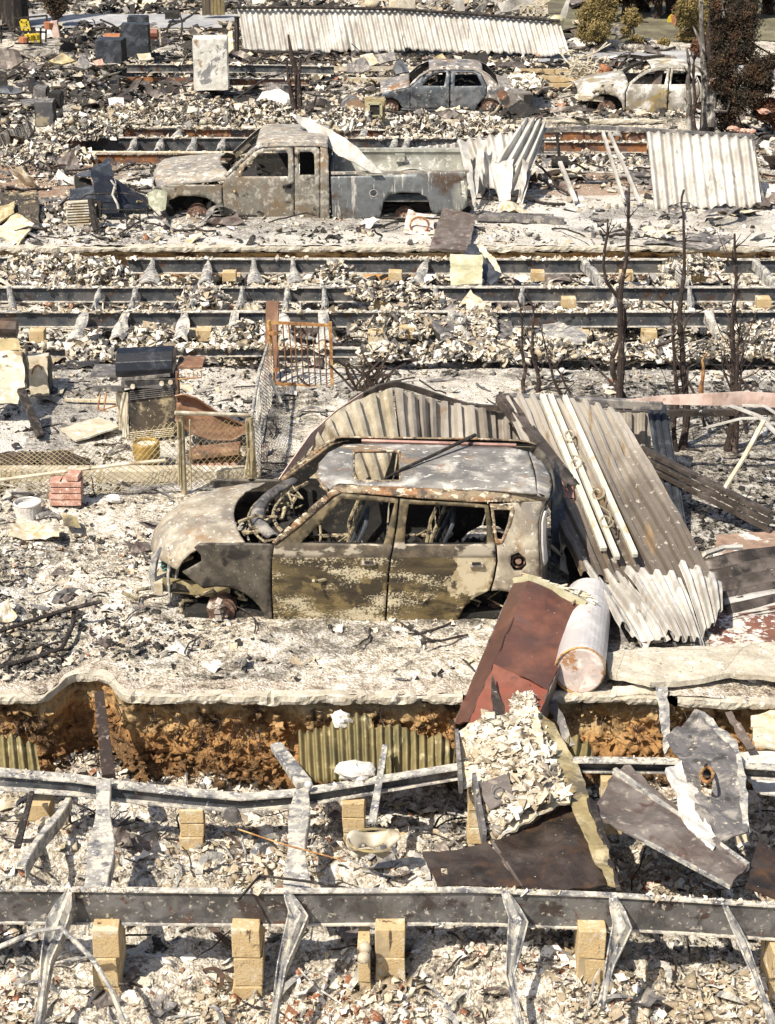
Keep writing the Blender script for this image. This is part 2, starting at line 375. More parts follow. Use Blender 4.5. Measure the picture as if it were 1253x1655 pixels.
def dirt_mat():
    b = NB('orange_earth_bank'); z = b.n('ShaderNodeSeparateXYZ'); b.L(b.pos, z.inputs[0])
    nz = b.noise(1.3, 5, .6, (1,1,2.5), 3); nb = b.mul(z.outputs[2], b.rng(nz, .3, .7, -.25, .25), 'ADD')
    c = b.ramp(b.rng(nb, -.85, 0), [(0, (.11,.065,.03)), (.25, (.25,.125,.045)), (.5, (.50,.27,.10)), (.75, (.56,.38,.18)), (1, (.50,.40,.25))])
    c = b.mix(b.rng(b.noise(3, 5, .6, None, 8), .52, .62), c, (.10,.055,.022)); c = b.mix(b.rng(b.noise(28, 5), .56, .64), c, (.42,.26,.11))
    c = b.mix(b.rng(b.noise(45, 3), .66, .7), c, (.6,.52,.4))
    b.bump(b.mul(b.noise(22, 6, .7), b.vor(14, 'F1', 'Distance'), 'ADD'), 1., .05); return b.done(c, .97)
M['dirt'] = dirt_mat()
M['white_metal'] = patchy('white_ash_metal', (.52,.495,.45), [((.64,.62,.57), 1.4, .55, .10, (1,1,.4)), ((.36,.33,.29), 2.2, .55, .08, (1.5,1,.25)), ((.15,.13,.11), 3, .66, .05, (2.5,1,.15)), ((.42,.33,.22), 7, .66, .04)], .55, .1)
M['post_white'] = patchy('cream_white_post', (.70,.66,.56), [((.45,.36,.22), 4, .62, .05)], .5)
M['bark_pale'] = patchy('pale_scorched_bark', (.12,.105,.09), [((.42,.40,.37), 4, .54, .06, (1,1,.5)), (CHAR, 7, .6, .05)], .95)
M['soot_metal'] = patchy('sooty_pale_metal', (.33,.29,.24), [((.46,.42,.36), 1.1, .54, .12, (1,1,.5)), ((.17,.14,.12), 1.1, .58, .10, (1.5,.6,.3)), ((.30,.22,.14), 4, .66, .04)], .55, .15)
M['khaki_metal'] = patchy('khaki_scorched_metal', (.44,.38,.27), [((.60,.54,.43), 1.8, .55, .08, (1,1,.6)), ((.19,.15,.10), 2.4, .57, .06, (1,1,.7)), (WHITE, 9, .68, .03)], .55, .15)
M['dark_metal'] = patchy('blackened_brown_metal', (.085,.068,.056), [((.17,.14,.12), 2.5, .54, .07), ((.035,.03,.026), 4, .58, .05), (WHITE, 11, .70, .01), ((.42,.38,.33), 26, .68, .02)], .5, .35)
M['rust_plate'] = patchy('dark_rust_plate', (.060,.042,.034), [((.10,.078,.064), 2.6, .54, .10), ((.13,.068,.034), 3.6, .60, .08), ((.03,.024,.02), 4.4, .58, .07), ((.60,.5,.36), 24, .685, .01), (WHITE, 9, .72, .005)], .5, .35)
M['brown_plate'] = patchy('mauve_brown_plate', (.15,.118,.10), [((.22,.19,.17), 3, .53, .10), ((.36,.30,.25), 12, .62, .05), ((.10,.06,.05), 5, .6, .04)], .6, .25)
M['olive_plate'] = patchy('tan_scorched_strip', (.38,.30,.15), [((.52,.44,.27), 4, .53, .05), ((.12,.10,.07), 3, .57, .05), ((.30,.13,.05), 7, .66, .03)], .65, .15)
M['cream_plate'] = patchy('cream_yellow_sheet', (.50,.46,.28), [((.66,.62,.46), 3, .53, .1), ((.30,.23,.10), 8, .66, .04)], .5, .1)
M['red_cab'] = patchy('oxide_red_metal', (.15,.064,.046), [((.085,.048,.04), 1.6, .51, .12), ((.20,.085,.056), 2.2, .58, .10), ((.11,.085,.08), 3.4, .66, .05), ((.62,.52,.42), 34, .70, .01)], .45, .2, (60, .12, .005))
M['red_bright'] = patchy('brick_red_metal', (.25,.095,.062), [((.25,.07,.045), 4, .56, .06), ((.07,.05,.05), 5, .70, .03)], .5, .15)
M['tank'] = patchy('white_enamel_tank', (.66,.63,.61), [((.48,.45,.44), 2, .56, .05), ((.38,.22,.13), 5, .66, .03), (DKB, 6, .71, .02)], .35, .05)
M['tank_end'] = patchy('pink_scorched_tank_end', (.68,.56,.50), [((.74,.7,.64), 6, .57, .04), ((.36,.17,.06), 5, .60, .03), (DKB, 8, .65, .02)], .6)
M['black_enamel'] = patchy('black_enamel', (.018,.02,.026), [((.05,.052,.06), 5, .6, .05), ((.5,.48,.43), 40, .71, .01)], .28, .1)
M['scorched_cream'] = patchy('scorched_cream_enamel', (.56,.49,.36), [((.27,.20,.11), 3, .57, .06), ((.70,.65,.53), 5, .57, .06), (CHAR, 5, .64, .04)], .6)
M['black_patch'] = patchy('charred_cabinet_front', (.075,.058,.04), [((.40,.32,.20), 3.3, .60, .05), ((.02,.018,.016), 4, .52, .05), ((.45,.38,.26), 26, .63, .03)], .7)
M['brown_iron'] = patchy('brown_scorched_iron', (.20,.105,.06), [((.28,.16,.10), 3, .56, .06), ((.09,.045,.028), 4, .6, .05)], .55, .2)
M['rust_iron'] = patchy('orange_rust_iron', (.36,.17,.06), [((.52,.33,.13), 8, .54, .05), ((.16,.07,.035), 12, .58, .05)], .85)
M['fence_metal'] = patchy('scorched_khaki_fence_pipe', (.40,.33,.19), [((.58,.52,.38), 6, .55, .05), ((.20,.15,.08), 10, .6, .04)], .6, .2)
M['mesh_wire'] = patchy('scorched_fence_wire', (.46,.38,.21), [((.2,.15,.08), 8, .58, .05)], .7, .2)
M['wood_char'] = patchy('charred_wood', (.028,.022,.019), [((.09,.075,.065), 14, .58, .05, (1,1,.2)), ((.3,.26,.21), 20, .68, .03)], .95, 0, (50, .6, .02))
M['bark_burnt'] = patchy('burnt_bark', (.045,.03,.024), [((.16,.12,.10), 12, .6, .05), ((.38,.33,.29), 14, .68, .03, (1,1,.3))], .95, 0, (50, .6, .02))
M['wood_pale'] = patchy('weathered_pale_board', (.56,.50,.38), [((.40,.32,.2), 4, .56, .06), (WHITE, 8, .6, .05), (CHAR, 12, .70, .02)], .9)
M['wood_brown'] = patchy('brown_timber', (.23,.12,.07), [((.33,.2,.12), 6, .55, .05), ((.09,.06,.045), 5, .58, .05)], .9)
M['yellow'] = patchy('yellow_paint', (.66,.50,.04), [((.5,.36,.05), 7, .62, .05)], .6)
M['plastic_green'] = patchy('pale_green_bumper', (.44,.45,.33), [((.60,.58,.47), 9, .55, .05), (CHAR, 12, .66, .03)], .7)
M['fiber'] = patchy('mossy_yellow_fibreglass', (.22,.175,.075), [((.105,.09,.038), 4, .55, .06, (1,1,.4)), ((.42,.37,.21), 7, .62, .05), (CHAR, 6, .70, .03)], .6)
M['pink'] = patchy('pale_pink_flashing', (.62,.44,.37), [((.70,.56,.49), 3, .55, .08), ((.36,.24,.19), 5, .64, .04)], .55)
M['pink_brown'] = patchy('pink_brown_flashing', (.30,.16,.13), [((.42,.25,.20), 3, .55, .07), ((.12,.06,.05), 5, .6, .04), (WHITE, 12, .7, .02)], .5, .1)
M['terracotta'] = patchy('terracotta', (.42,.17,.08), [((.28,.12,.06), 9, .58, .05)], .85)
M['stone'] = patchy('grey_stone', (.33,.30,.26), [((.52,.49,.43), 8, .56, .06), ((.15,.13,.11), 14, .6, .04)], .95)
M['white_rag'] = patchy('white_ash_clump', (.74,.71,.66), [((.55,.5,.43), 8, .56, .06), ((.25,.22,.19), 16, .66, .04)], .95, 0, (60, .6, .02))
M['cream_rag'] = patchy('cream_scorched_sheet', (.62,.53,.38), [((.38,.28,.14), 5, .58, .05), (WHITE, 9, .58, .05), (CHAR, 12, .68, .03)], .85)
M['box_grey'] = patchy('dull_grey_steel_box', (.16,.15,.15), [((.34,.31,.27), 5, .55, .06), ((.06,.055,.05), 6, .58, .05), (CREAM, 20, .64, .03)], .65, .2)
M['black_sheet'] = patchy('sooty_blue_black_sheet', (.045,.05,.06), [((.10,.11,.125), 3.5, .55, .06), ((.3,.29,.28), 22, .68, .02)], .5, .3)
M['amber'] = patchy('amber_glazed_pot', (.34,.21,.04), [((.45,.32,.12), 10, .56, .05), ((.18,.1,.02), 7, .6, .05)], .4)
M['fridge'] = patchy('scorched_white_fridge', (.70,.68,.62), [((.22,.22,.22), 1.7, .55, .012), ((.34,.24,.13), 3.2, .63, .03), (WHITE, 5, .6, .05)], .5)
M['dark_two'] = patchy('dull_dark_box', (.10,.10,.105), [((.34,.29,.20), 1.6, .6, .03)], .6)
M['rust_pale'] = patchy('pale_rust_lid', (.40,.26,.16), [((.52,.42,.32), 5, .55, .05)], .8)
M['fence_plank'] = patchy('charred_tan_plank', (.26,.20,.09), [((.08,.065,.05), 1.6, .5, .06, (1,1,.4))], .9)
M['leaf_dark'] = patchy('scorched_brown_foliage', (.05,.035,.02), [((.12,.06,.03), 3, .55, .08), ((.02,.018,.012), 2, .52, .08), ((.09,.075,.03), 6, .62, .05)], .95, 0, None)
M['leaf_olive'] = patchy('dry_olive_foliage', (.25,.19,.065), [((.36,.27,.11), 3, .53, .08), ((.08,.065,.025), 4, .55, .06)], .95, 0, None)
M['leaf_rust'] = patchy('rusty_dead_foliage', (.16,.07,.035), [((.09,.045,.025), 3, .55, .08)], .95, 0, None)
M['asphalt'] = patchy('pale_dusty_asphalt', (.34,.34,.35), [((.44,.43,.42), 1.2, .55, .1), ((.25,.25,.26), 4, .62, .06)], .95)
M['blue_rag'] = patchy('teal_wire', (.05,.25,.27), [], .8)

def rubble_mat(name, stops):
    b = NB(name); t = b.attr('tone'); t2 = b.mul(t, b.rng(b.noise(24, 4), .3, .7, -.07, .07), 'ADD')
    c = b.ramp(t2, stops); c = b.mix(b.rng(b.noise(70, 3), .58, .68), c, (.20,.17,.13)); return b.done(c, .95)
M['rubble'] = rubble_mat('mixed_ash_rubble', [(0, CHAR), (.10, (.05,.045,.04)), (.22, GREY), (.36, (.33,.26,.17)), (.5, (.52,.45,.34)), (.68, (.66,.60,.50)), (.86, (.77,.75,.71)), (.93, (.70,.6,.47)), (.97, (.33,.15,.08)), (1, (.2,.08,.04))])
def ground_mat():
    b = NB('ash_covered_ground'); sp = b.n('ShaderNodeSeparateColor'); b.L(b.attr('mask', 'Color'), sp.inputs[0])
    big = b.noise(.9, 5, .6, None, 2); midn = b.noise(5, 6, .65, None, 5); cell = b.vor(30); cs = b.n('ShaderNodeSeparateColor'); b.L(cell, cs.inputs[0])
    cell2 = b.vor(75); cs2 = b.n('ShaderNodeSeparateColor'); b.L(cell2, cs2.inputs[0])
    t = b.mul(b.mul(cs.outputs[0], .38), b.mul(cs2.outputs[0], .30), 'ADD'); t = b.mul(t, b.rng(midn, .3, .7, -.12, .40), 'ADD')
    t = b.mul(t, b.rng(big, .3, .7, -.12, .22), 'ADD')
    c = b.ramp(t, [(0, (.04,.036,.032)), (.16, (.10,.09,.08)), (.3, (.24,.21,.17)), (.45, (.44,.38,.29)), (.62, (.60,.55,.46)), (.82, (.74,.71,.66)), (1, (.80,.78,.75))])
    slab = b.mix(b.rng(b.noise(1.4, 6, .6, None, 11), .4, .6), (.50,.46,.40), (.64,.61,.56)); slab = b.mix(b.rng(b.noise(16, 5), .56, .66), slab, (.22,.20,.17))
    slab = b.mix(b.rng(b.noise(50, 3), .60, .66), slab, (.76,.74,.70))
    c = b.mix(sp.outputs[2], c, slab)
    c = b.mix(b.mul(sp.outputs[1], b.rng(b.mul(midn, b.noise(30, 4), 'ADD'), .85, 1.12, .97, .25)), c, (.045,.040,.036))
    orange = b.mix(b.rng(b.noise(12, 5), .4, .62), (.21,.105,.05), (.32,.19,.11)); c = b.mix(b.mul(sp.outputs[0], b.rng(b.noise(40, 4), .42, .6, 1, .45)), c, orange)
    b.bump(b.mul(b.noise(40, 5, .7), b.vor(45, 'F1', 'Distance'), 'ADD'), .8, .02)
    return b.done(c, .97)
M['ground'] = ground_mat()
def grass_mat():
    b = NB('dry_grass_soil'); c = b.ramp(b.rng(b.noise(.8, 8, .75), .35, .65), [(0, (.07,.055,.04)), (.4, (.12,.105,.065)), (.7, (.17,.165,.10)), (1, (.26,.21,.15))])
    c = b.mix(b.rng(b.noise(22, 4), .55, .68), c, (.09,.08,.05)); return b.done(c, .97)
M['grass'] = grass_mat()
# ---------------------------------------------------------------- ground, banks, slab edges, street
def masks(x, y):
    R = np.zeros_like(x); Gm = np.zeros_like(x); B = np.zeros_like(x)
    n = fbm(x, y, .9, 31, 4)
    # red-brown gravel on the far left, brown soil under the awning, verge by the street
    R += sm(.35, .5, n+.25)*(y > 33.5)*(y < 39.5)*(1-sm(-6.0, -4.6, x))
    R += .9*(y > 33.8)*(y < 36.5)*sm(1.2, 2.0, x)*sm(.38, .5, n+.06)
    # charred soil behind the big awning on the right
    Gm += (y > 17.6)*(y < 23.3)*sm(1.9, 2.6, x)
    Gm += .8*(y > 18.2)*(y < 22.5)*sm(-1.8, -1.5, x)*(1-sm(-1.1, -.7, x))*sm(.3, .5, n)
    Gm += (y > 34)*(y < 44)*sm(6.4, 7.4, x)
    Gm += .9*(y > 44)*(1-sm(-8.6, -7.2, x))*sm(.42, .55, n)
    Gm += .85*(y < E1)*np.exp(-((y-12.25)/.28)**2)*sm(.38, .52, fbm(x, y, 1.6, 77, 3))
    Gm += .8*sm(.56, .62, fbm(x, y, .8, 55, 4))*(y < 24)*(y > 15)
    Gm += .75*sm(.54, .60, fbm(x, y, .5, 66, 4))*(y > 24)
    R += (y < edge1(x)+.3)*(y > E1-.3)*.25
    B += (y > 30)*(y < 34.3)*sm(.25, .5, n+.1)
    B += (y > 15.0)*(y < 16.6)*sm(1.3, 1.8, x)*.9
    B += (y > 19.5)*(y < 22.5)*(1-sm(-1.9, -1.5, x))*.85
    B += (y > 22)*(y < 24)*.5*sm(.4, .5, n)
    return np.clip(np.stack([R, Gm, B], -1), 0, 1)
def ground_zone(x0, x1, y0, y1, dx, dy, edge=None, floor=None, top=None):
    nx = int((x1-x0)/dx)+1; ny = int((y1-y0)/dy)+1
    X, V = np.meshgrid(np.linspace(x0, x1, nx), np.linspace(0, 1, ny)); 
    ya = edge(X) if edge is not None else y0
    Y = ya+(y1-ya)*V
    Ye = np.minimum(Y, floor) if floor is not None else Y
    if edge is not None: Ye = np.maximum(Y, edge1(X)+.31)
    Z = zbase(X, Ye)+zdet(X, Ye)
    if top is not None: Z = top(X, Y, Z)
    i = np.arange(ny-1)[:, None]*nx+np.arange(nx-1)[None]; q = np.stack([i, i+1, i+nx+1, i+nx], -1).reshape(-1, 4)
    return np.stack([X, Y, Z], -1).reshape(-1, 3), q, masks(X, Y).reshape(-1, 3)
def fast_mesh(name, V, Q, mat, attrs=None, kind='structure'):
    me = bpy.data.meshes.new(name); me.vertices.add(len(V)); me.vertices.foreach_set('co', V.astype(np.float32).ravel())
    k = Q.shape[1]; me.loops.add(Q.size); me.loops.foreach_set('vertex_index', Q.astype(np.int32).ravel())
    me.polygons.add(len(Q)); me.polygons.foreach_set('loop_start', np.arange(0, Q.size, k, dtype=np.int32)); me.polygons.foreach_set('loop_total', np.full(len(Q), k, np.int32))
    me.update(calc_edges=True)
    if attrs is not None:
        for nm, (dom, ty, arr) in attrs.items():
            a = me.attributes.new(nm, ty, dom); a.data.foreach_set('color' if 'COLOR' in ty else 'value', arr.astype(np.float32).ravel())
    me.materials.append(mat); o = bpy.data.objects.new(name, me); COL.objects.link(o)
    if kind: o['kind'] = kind
    return o
zones = []
def topA(X, Y, Z):                                                       # pad floor runs back under the slab
    return np.where(Y > edge1(X)-.35, Z*0+(-.75)+.10*(fbm(X, Y, 3, 4)-.3), Z)
def floorA(X, Y): return -.75+zdet(X, np.minimum(Y, edge1(X)+.29))
nxA = None
X0, X1 = -4.2, 4.2
zA = ground_zone(X0, X1, 9.2, 15.7, .022, .022); xa = zA[0]
xa[:, 2] = floorA(xa[:, 0], xa[:, 1])*1.0; xa[:, 2] -= .13*sm(13.6, 14.4, xa[:, 1])*(1-.8*np.exp(-((xa[:, 0]+2.5)/.5)**2))
zones.append(zA)
zones.append(ground_zone(-6.5, 6.5, 14.7, 24.06, .028, .03, edge=lambda X: edge1(X)+.03))
zones.append(ground_zone(-9, 9, 24.02, 30.5, .045, .04, floor=30.0))
zones.append(ground_zone(-11, 11, 30.14, 38.0, .06, .055))
zones.append(ground_zone(-16, 16, 37.9, 57, .085, .07))
zones.append(ground_zone(-34, 34, 56.9, 110, .3, .3))
zones.append(ground_zone(-300, 300, 109, 900, 12, 12))
for xa0, xb0 in ((-60., X0+.02), (X1-.02, 60.)):                         # the same terraces carried on to both sides and behind the camera
    for y0_, y1_, fl_ in ((-6, 14.7, None), (15.0, 24.06, None), (24.02, 30.5, 30.0), (30.14, 57, None)):
        xs0, xs1 = (xa0, {14.7: X0+.02, 24.06: -6.4, 30.5: -8.9, 57: -10.9}[y1_]) if xa0 < 0 else ({14.7: X1-.02, 24.06: 6.4, 30.5: 8.9, 57: 10.9}[y1_], xb0)
        q_ = ground_zone(xs0, xs1, y0_, y1_, .22, .12, floor=fl_)
        if y1_ == 57: q_[0][:, 2] -= .05*((q_[0][:, 1] > 37.8)*(np.abs(q_[0][:, 0]) < 16.1))
        zones.append(q_)
q_ = ground_zone(X0, X1, -6, 9.25, .2, .2); zones.append(q_)
for sx in (-1, 1): zones.append(ground_zone(*sorted((sx*33.9, sx*300)), 57, 110, 6, 3)); zones.append(ground_zone(*sorted((sx*59.9, sx*300)), -6, 57.2, 6, 3))
Vs, Qs, Ms = [], [], []; n0 = 0
for V_, Q_, M_ in zones: Vs.append(V_); Qs.append(Q_+n0); Ms.append(M_); n0 += len(V_)
msk = np.concatenate(Ms); msk = np.concatenate([msk, np.ones((len(msk), 1))], 1)
gnd = fast_mesh('ground', np.concatenate(Vs), np.concatenate(Qs), M['ground'], {'mask': ('POINT', 'FLOAT_COLOR', msk)})
gnd.data.shade_smooth()
def bank(name, x0, x1, edge, ztop, zbot, mat, cut, n, seed):
    m = MB()
    def fn(u, v):
        x = x0+(x1-x0)*u; z = ztop+(zbot-ztop)*v; e = float(edge(x))
        big = .30*(float(fbm(x*1.2, z*2.4, 1.5, seed, 4))-.5); d = float(fbm(x, z, 12, seed+3, 4))-.5
        return (x, e+.07+cut*math.sin(math.pi*min(1, v*1.15))*(.6+.8*float(vn(x*1.7, 0, seed+9)))+big+.15*d+.05*(float(vn(x*30, z*30, seed))-.5)-.16*v*v, z)
    m.grid(fn, n, 40)
    o = m.build(name, mat, smooth=True); o['kind'] = 'structure'; return o
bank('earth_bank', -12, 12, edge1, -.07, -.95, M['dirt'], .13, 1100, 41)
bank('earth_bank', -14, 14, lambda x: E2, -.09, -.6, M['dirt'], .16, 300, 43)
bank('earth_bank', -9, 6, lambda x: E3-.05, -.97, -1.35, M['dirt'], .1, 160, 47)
def lip(name, x0, x1, edge, z, wd, th, mat, seed, step=.03, breaks=()):
    m = MB(); n = int((x1-x0)/step)
    prof = [(.0, -th), (-.012, -th*.6), (-.010, -.006), (.004, 0), (wd, .0), (wd+.02, -.06)]
    def fn(u, v):
        x = x0+(x1-x0)*u; k = min(len(prof)-1, int(round(v*(len(prof)-1)))); a, b = prof[k]
        ch = .03*(float(vn(x*9, k*.0+seed, seed))-.5)*(k < 3)+.018*(float(vn(x*31, k, seed))-.5)
        dz = .016*(float(fbm(x, k*.3, 3, seed))-.5)+(.035*max(0, float(fbm(x, 0, 7, seed+2))-.55)*(-3 if k >= 2 else 3))
        for bx, bw in breaks:
            if abs(x-bx) < bw and k >= 1 and k <= 3: a += .035; b -= .02
        return (x, float(edge(x))+a+ch, z+b*(1+.25*(float(vn(x*5, 3, seed))-.5))+dz)
    m.grid(fn, n, len(prof)-1); o = m.build(name, mat); o['kind'] = 'structure'; return o
lip('driveway_edge', -12, P(748, 1125, E1).x, edge1, .012, .10, .085, M['curb'], 3, breaks=[(-2.15, .03), (-1.02, .015), (.12, .02)])
lip('driveway_edge', P(868, 1125, E1).x, P(1062, 1125, E1).x, edge1, .008, .10, .075, M['curb'], 5)
lip('driveway_edge', P(1094, 1125, E1).x, 12, edge1, .012, .10, .07, M['curb'], 8)
lip('driveway_edge', -14, 14, lambda x: E2+.05*(np.asarray(vn(np.asarray(x)*.7, 0, 5))-.5), .01, .18, .085, M['curb'], 6, .05, [(-5.2, .05), (-3.1, .04), (-1.3, .05), (1.9, .06), (3.6, .04)])
lip('driveway_edge', -6.4, 6.6, lambda x: E3-.12+.05*(np.asarray(vn(np.asarray(x)*.7, 0, 5))-.5), -.83, .25, .09, M['curb'], 9, .08)
# asphalt street: a sheet just above the ground
def street_sheet(name, xs, yc, wd):
    m = MB()
    def fn(u, v):
        x = xs[0]+(xs[1]-xs[0])*u; y = yc(x)+(v*2-1)*wd(x); return (x, y, float(zbase(x, y))+.035)
    m.grid(fn, 80, 6); o = m.build(name, M['asphalt']); o['kind'] = 'structure'; return o
street_sheet('street', (4.1, 16), lambda x: 55.3-.2*(x-5)**2*float(sm(8, 12, x)), lambda x: .85+1.2*float(sm(7, 11, x)))
street_sheet('street', (-34, -4.2), lambda x: 62, lambda x: 1.4)
def lawn(x0, x1, y0, y1):
    m = MB(); m.grid(lambda u, v: (x0+(x1-x0)*u, y0+(y1-y0)*v+.5*(float(vn(u*60, v*2, 3))-.5)*(v < .02), float(zbase(x0+(x1-x0)*u, y0+(y1-y0)*v))+.06+.12*(float(fbm(x0+(x1-x0)*u, y0+(y1-y0)*v, .5, 3))-.4)), 150, 90)
    o = m.build('lawn', M['grass'], smooth=True); o['kind'] = 'structure'
lawn(5.2, 34, 58.2, 110)

# ---------------------------------------------------------------- rubble (nobody could count it)
CORN = np.array([(-1,-1,-1),(1,-1,-1),(1,1,-1),(-1,1,-1),(-1,-1,1),(1,-1,1),(1,1,1),(-1,1,1)], float)*.5
QF = np.array([(3,2,1,0),(4,5,6,7),(0,1,5,4),(1,2,6,5),(2,3,7,6),(3,0,4,7)])
def shards(name, C, S, flat, tone, tilt=.5, mat=None, long=0., parent=None, zr=None):
    """C (n,3) centres, S (n) sizes: crumbled flakes and lumps in one mesh"""
    n = len(C); r = RNG
    dims = np.stack([S*r.uniform(.7, 1.5, n)*(1+long*r.random(n)), S*r.uniform(.5, 1.1, n), S*np.where(r.random(n) < flat, r.uniform(.08, .25, n), r.uniform(.4, .9, n))], -1)
    v = CORN[None]*dims[:, None]*(1+.55*(r.random((n, 8, 3))-.5)*2)
    yaw = r.uniform(0, 2*np.pi, n); a = r.normal(0, tilt, n); b = r.normal(0, tilt, n)
    cy, sy, ca, sa, cb, sb = np.cos(yaw), np.sin(yaw), np.cos(a), np.sin(a), np.cos(b), np.sin(b)
    x, y, z = v[..., 0], v[..., 1], v[..., 2]
    y, z = y*ca[:, None]-z*sa[:, None], y*sa[:, None]+z*ca[:, None]
    x, z = x*cb[:, None]+z*sb[:, None], -x*sb[:, None]+z*cb[:, None]
    x, y = x*cy[:, None]-y*sy[:, None], x*sy[:, None]+y*cy[:, None]
    V = (np.stack([x, y, z], -1)+C[:, None]); Q = (QF[None]+np.arange(n)[:, None, None]*8)
    tn = np.repeat(tone[:, None], 6, 1)
    # over half of the pieces are thin folded flakes instead of solid crumbs: two joined quads, torn outline
    k = np.nonzero(r.random(n) < .62)[0]; kp = np.setdiff1d(np.arange(n), k); m_ = len(k); s_ = S[k]*1.35
    fl = np.array([(-1,-1),(0,-1.1),(1,-.9),(-.9,1),(.1,.9),(1,1.1)], float)[None]*.5*(s_[:, None, None]*np.stack([r.uniform(.7, 1.5, m_), r.uniform(.4, 1., m_)], -1)[:, None])
    fl = fl*(1+.9*(r.random((m_, 6, 2))-.5)); fz = r.normal(0, .10, (m_, 6))*s_[:, None]; fz[:, [1, 4]] += (r.normal(0, .22, m_)*s_)[:, None]
    x, y, z = fl[..., 0], fl[..., 1], fz; cy, sy, ca, sa, cb, sb = [q[k] for q in (cy, sy, ca, sa, cb, sb)]
    y, z = y*ca[:, None]-z*sa[:, None], y*sa[:, None]+z*ca[:, None]; x, z = x*cb[:, None]+z*sb[:, None], -x*sb[:, None]+z*cb[:, None]; x, y = x*cy[:, None]-y*sy[:, None], x*sy[:, None]+y*cy[:, None]
    VF = (np.stack([x, y, z], -1)+C[k][:, None]).reshape(-1, 3); VF[:, 2] += np.repeat(s_*.12, 6); QL = (np.array([(0,1,4,3),(1,2,5,4)])[None]+np.arange(m_)[:, None, None]*6).reshape(-1, 4)
    nb = len(kp); V = V[kp].reshape(-1, 3); Q = (QF[None]+np.arange(nb)[:, None, None]*8).reshape(-1, 4); tn = np.concatenate([tn[kp].reshape(-1), np.repeat(tone[k], 2)])
    Q = np.concatenate([Q, QL+len(V)]); V = np.concatenate([V, VF])
    if parent is not None: V = V-np.array(parent.location)
    o = fast_mesh(name, V, Q, mat or M['rubble'], {'tone': ('FACE', 'FLOAT', tn)}, 'stuff')
    if parent is not None: o.parent = parent
    return o
KEEP = [(-2.15, 1.5, 16.2, 17.7), (-3.9, 1.4, 32.2, 33.9), (-.2, 3.9, 47.2, 48.7), (4.7, 8.7, 46.6, 48.1), (-12.4, -9.6, 55.2, 58.5), (-5.6, -4.2, 47.0, 48.4)]
def scatter(name, x0, x1, y0, y1, n, lo, hi, flat=.6, seed=0, tonef=None, dens=None, up=.3, long=0, zf=None, tilt=.5, label=None):
    r = RNG; X = r.uniform(x0, x1, n*2); Y = r.uniform(y0, y1, n*2)
    d = sm(.40, .58, fbm(X, Y, 1.0, seed+3, 4))*.88+.12
    if dens is not None: d = d*dens(X, Y)
    k = r.random(n*2) < d
    for a in KEEP: k &= ~((X > a[0]) & (X < a[1]) & (Y > a[2]) & (Y < a[3]))
    X = X[k][:n]; Y = Y[k][:n]; m = len(X)
    S = lo*(hi/lo)**(r.random(m)**2.6)
    Z = (zf or gz)(X, Y)+S*up*r.random(m)
    T = tonef(X, Y) if tonef else tone_default(X, Y, seed)
    o = shards(name, np.stack([X, Y, Z], -1), S, flat, np.clip(T, 0, 1), tilt, long=long)
    tag(o, label, 'rubble', None, 'stuff'); return o
def tone_default(X, Y, seed, dark=.0, bias=.55):
    r = RNG; base = np.where(r.random(len(X)) < .22, .24*r.random(len(X)), r.beta(2.0, 1.5, len(X))); patch = fbm(X, Y, 1.3, seed+60, 3)
    t = base*.95-.75*sm(.52, .58, patch)*r.random(len(X))**.6-dark*r.random(len(X)); t = np.clip(t, 0, .93)
    return np.where(r.random(len(X)) < .022, r.uniform(.95, 1, len(X)), t)
def fA(X, Y): return np.where(Y < edge1(X)+.2, floorA(X, Y)-.13*sm(13.6, 14.4, Y)*(1-.8*np.exp(-((X+2.5)/.5)**2)), gz(X, Y))
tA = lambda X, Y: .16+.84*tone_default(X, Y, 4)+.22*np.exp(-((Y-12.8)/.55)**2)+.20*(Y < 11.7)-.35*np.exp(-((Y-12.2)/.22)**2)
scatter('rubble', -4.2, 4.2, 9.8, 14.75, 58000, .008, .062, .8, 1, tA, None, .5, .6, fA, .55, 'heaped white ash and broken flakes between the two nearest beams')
scatter('rubble', -4.8, 4.8, 14.75, 18.2, 30000, .007, .055, .7, 2, None, lambda X, Y: .45+.55*(1-sm(-2.6, -1.8, X)), .4, .4, None, .4, 'fine grey and white rubble on the driveway around the burnt wagon')
scatter('rubble', -6.3, 6.3, 17.8, 24.0, 14000, .010, .06, .6, 3, lambda X, Y: tone_default(X, Y, 3, .35)-.8*(X > 2.2)*(Y < 23.2), None, .4, .4, None, .4, 'grey rubble behind the wagon and inside the fenced yard')
scatter('rubble', -8, 8, 24.0, 30.05, 36000, .012, .12, .75, 4, None, None, .6, .5, lambda X, Y: zbase(X, np.minimum(Y, 30.0))+zdet(X, np.minimum(Y, 30.0)), .55, 'cream and grey rubble filling the lot between the dark parallel beams')
scatter('rubble', -8.8, 8.8, 30.2, 37.8, 14000, .015, .10, .6, 5, None, lambda X, Y: .35+.65*(X < -3)+.4*(Y < 31.4), .4, .3, None, .4, 'ash and rubble on the driveway round the burnt pickup truck')
scatter('rubble', -13, 12, 37.8, 45.6, 26000, .02, .16, .75, 6, lambda X, Y: tone_default(X, Y, 8, .1), None, .6, .5, None, .5, 'pale rubble filling the lot between the pickup truck and the far cars')
scatter('rubble', -15, 9, 45.6, 56.0, 28000, .022, .17, .75, 7, lambda X, Y: tone_default(X, Y, 9, .35)-.45*(X < -5.5)*RNG.random(len(X)), lambda X, Y: 1-street(X, Y), .6, .6, None, .5, 'mixed rubble around and behind the two far cars')
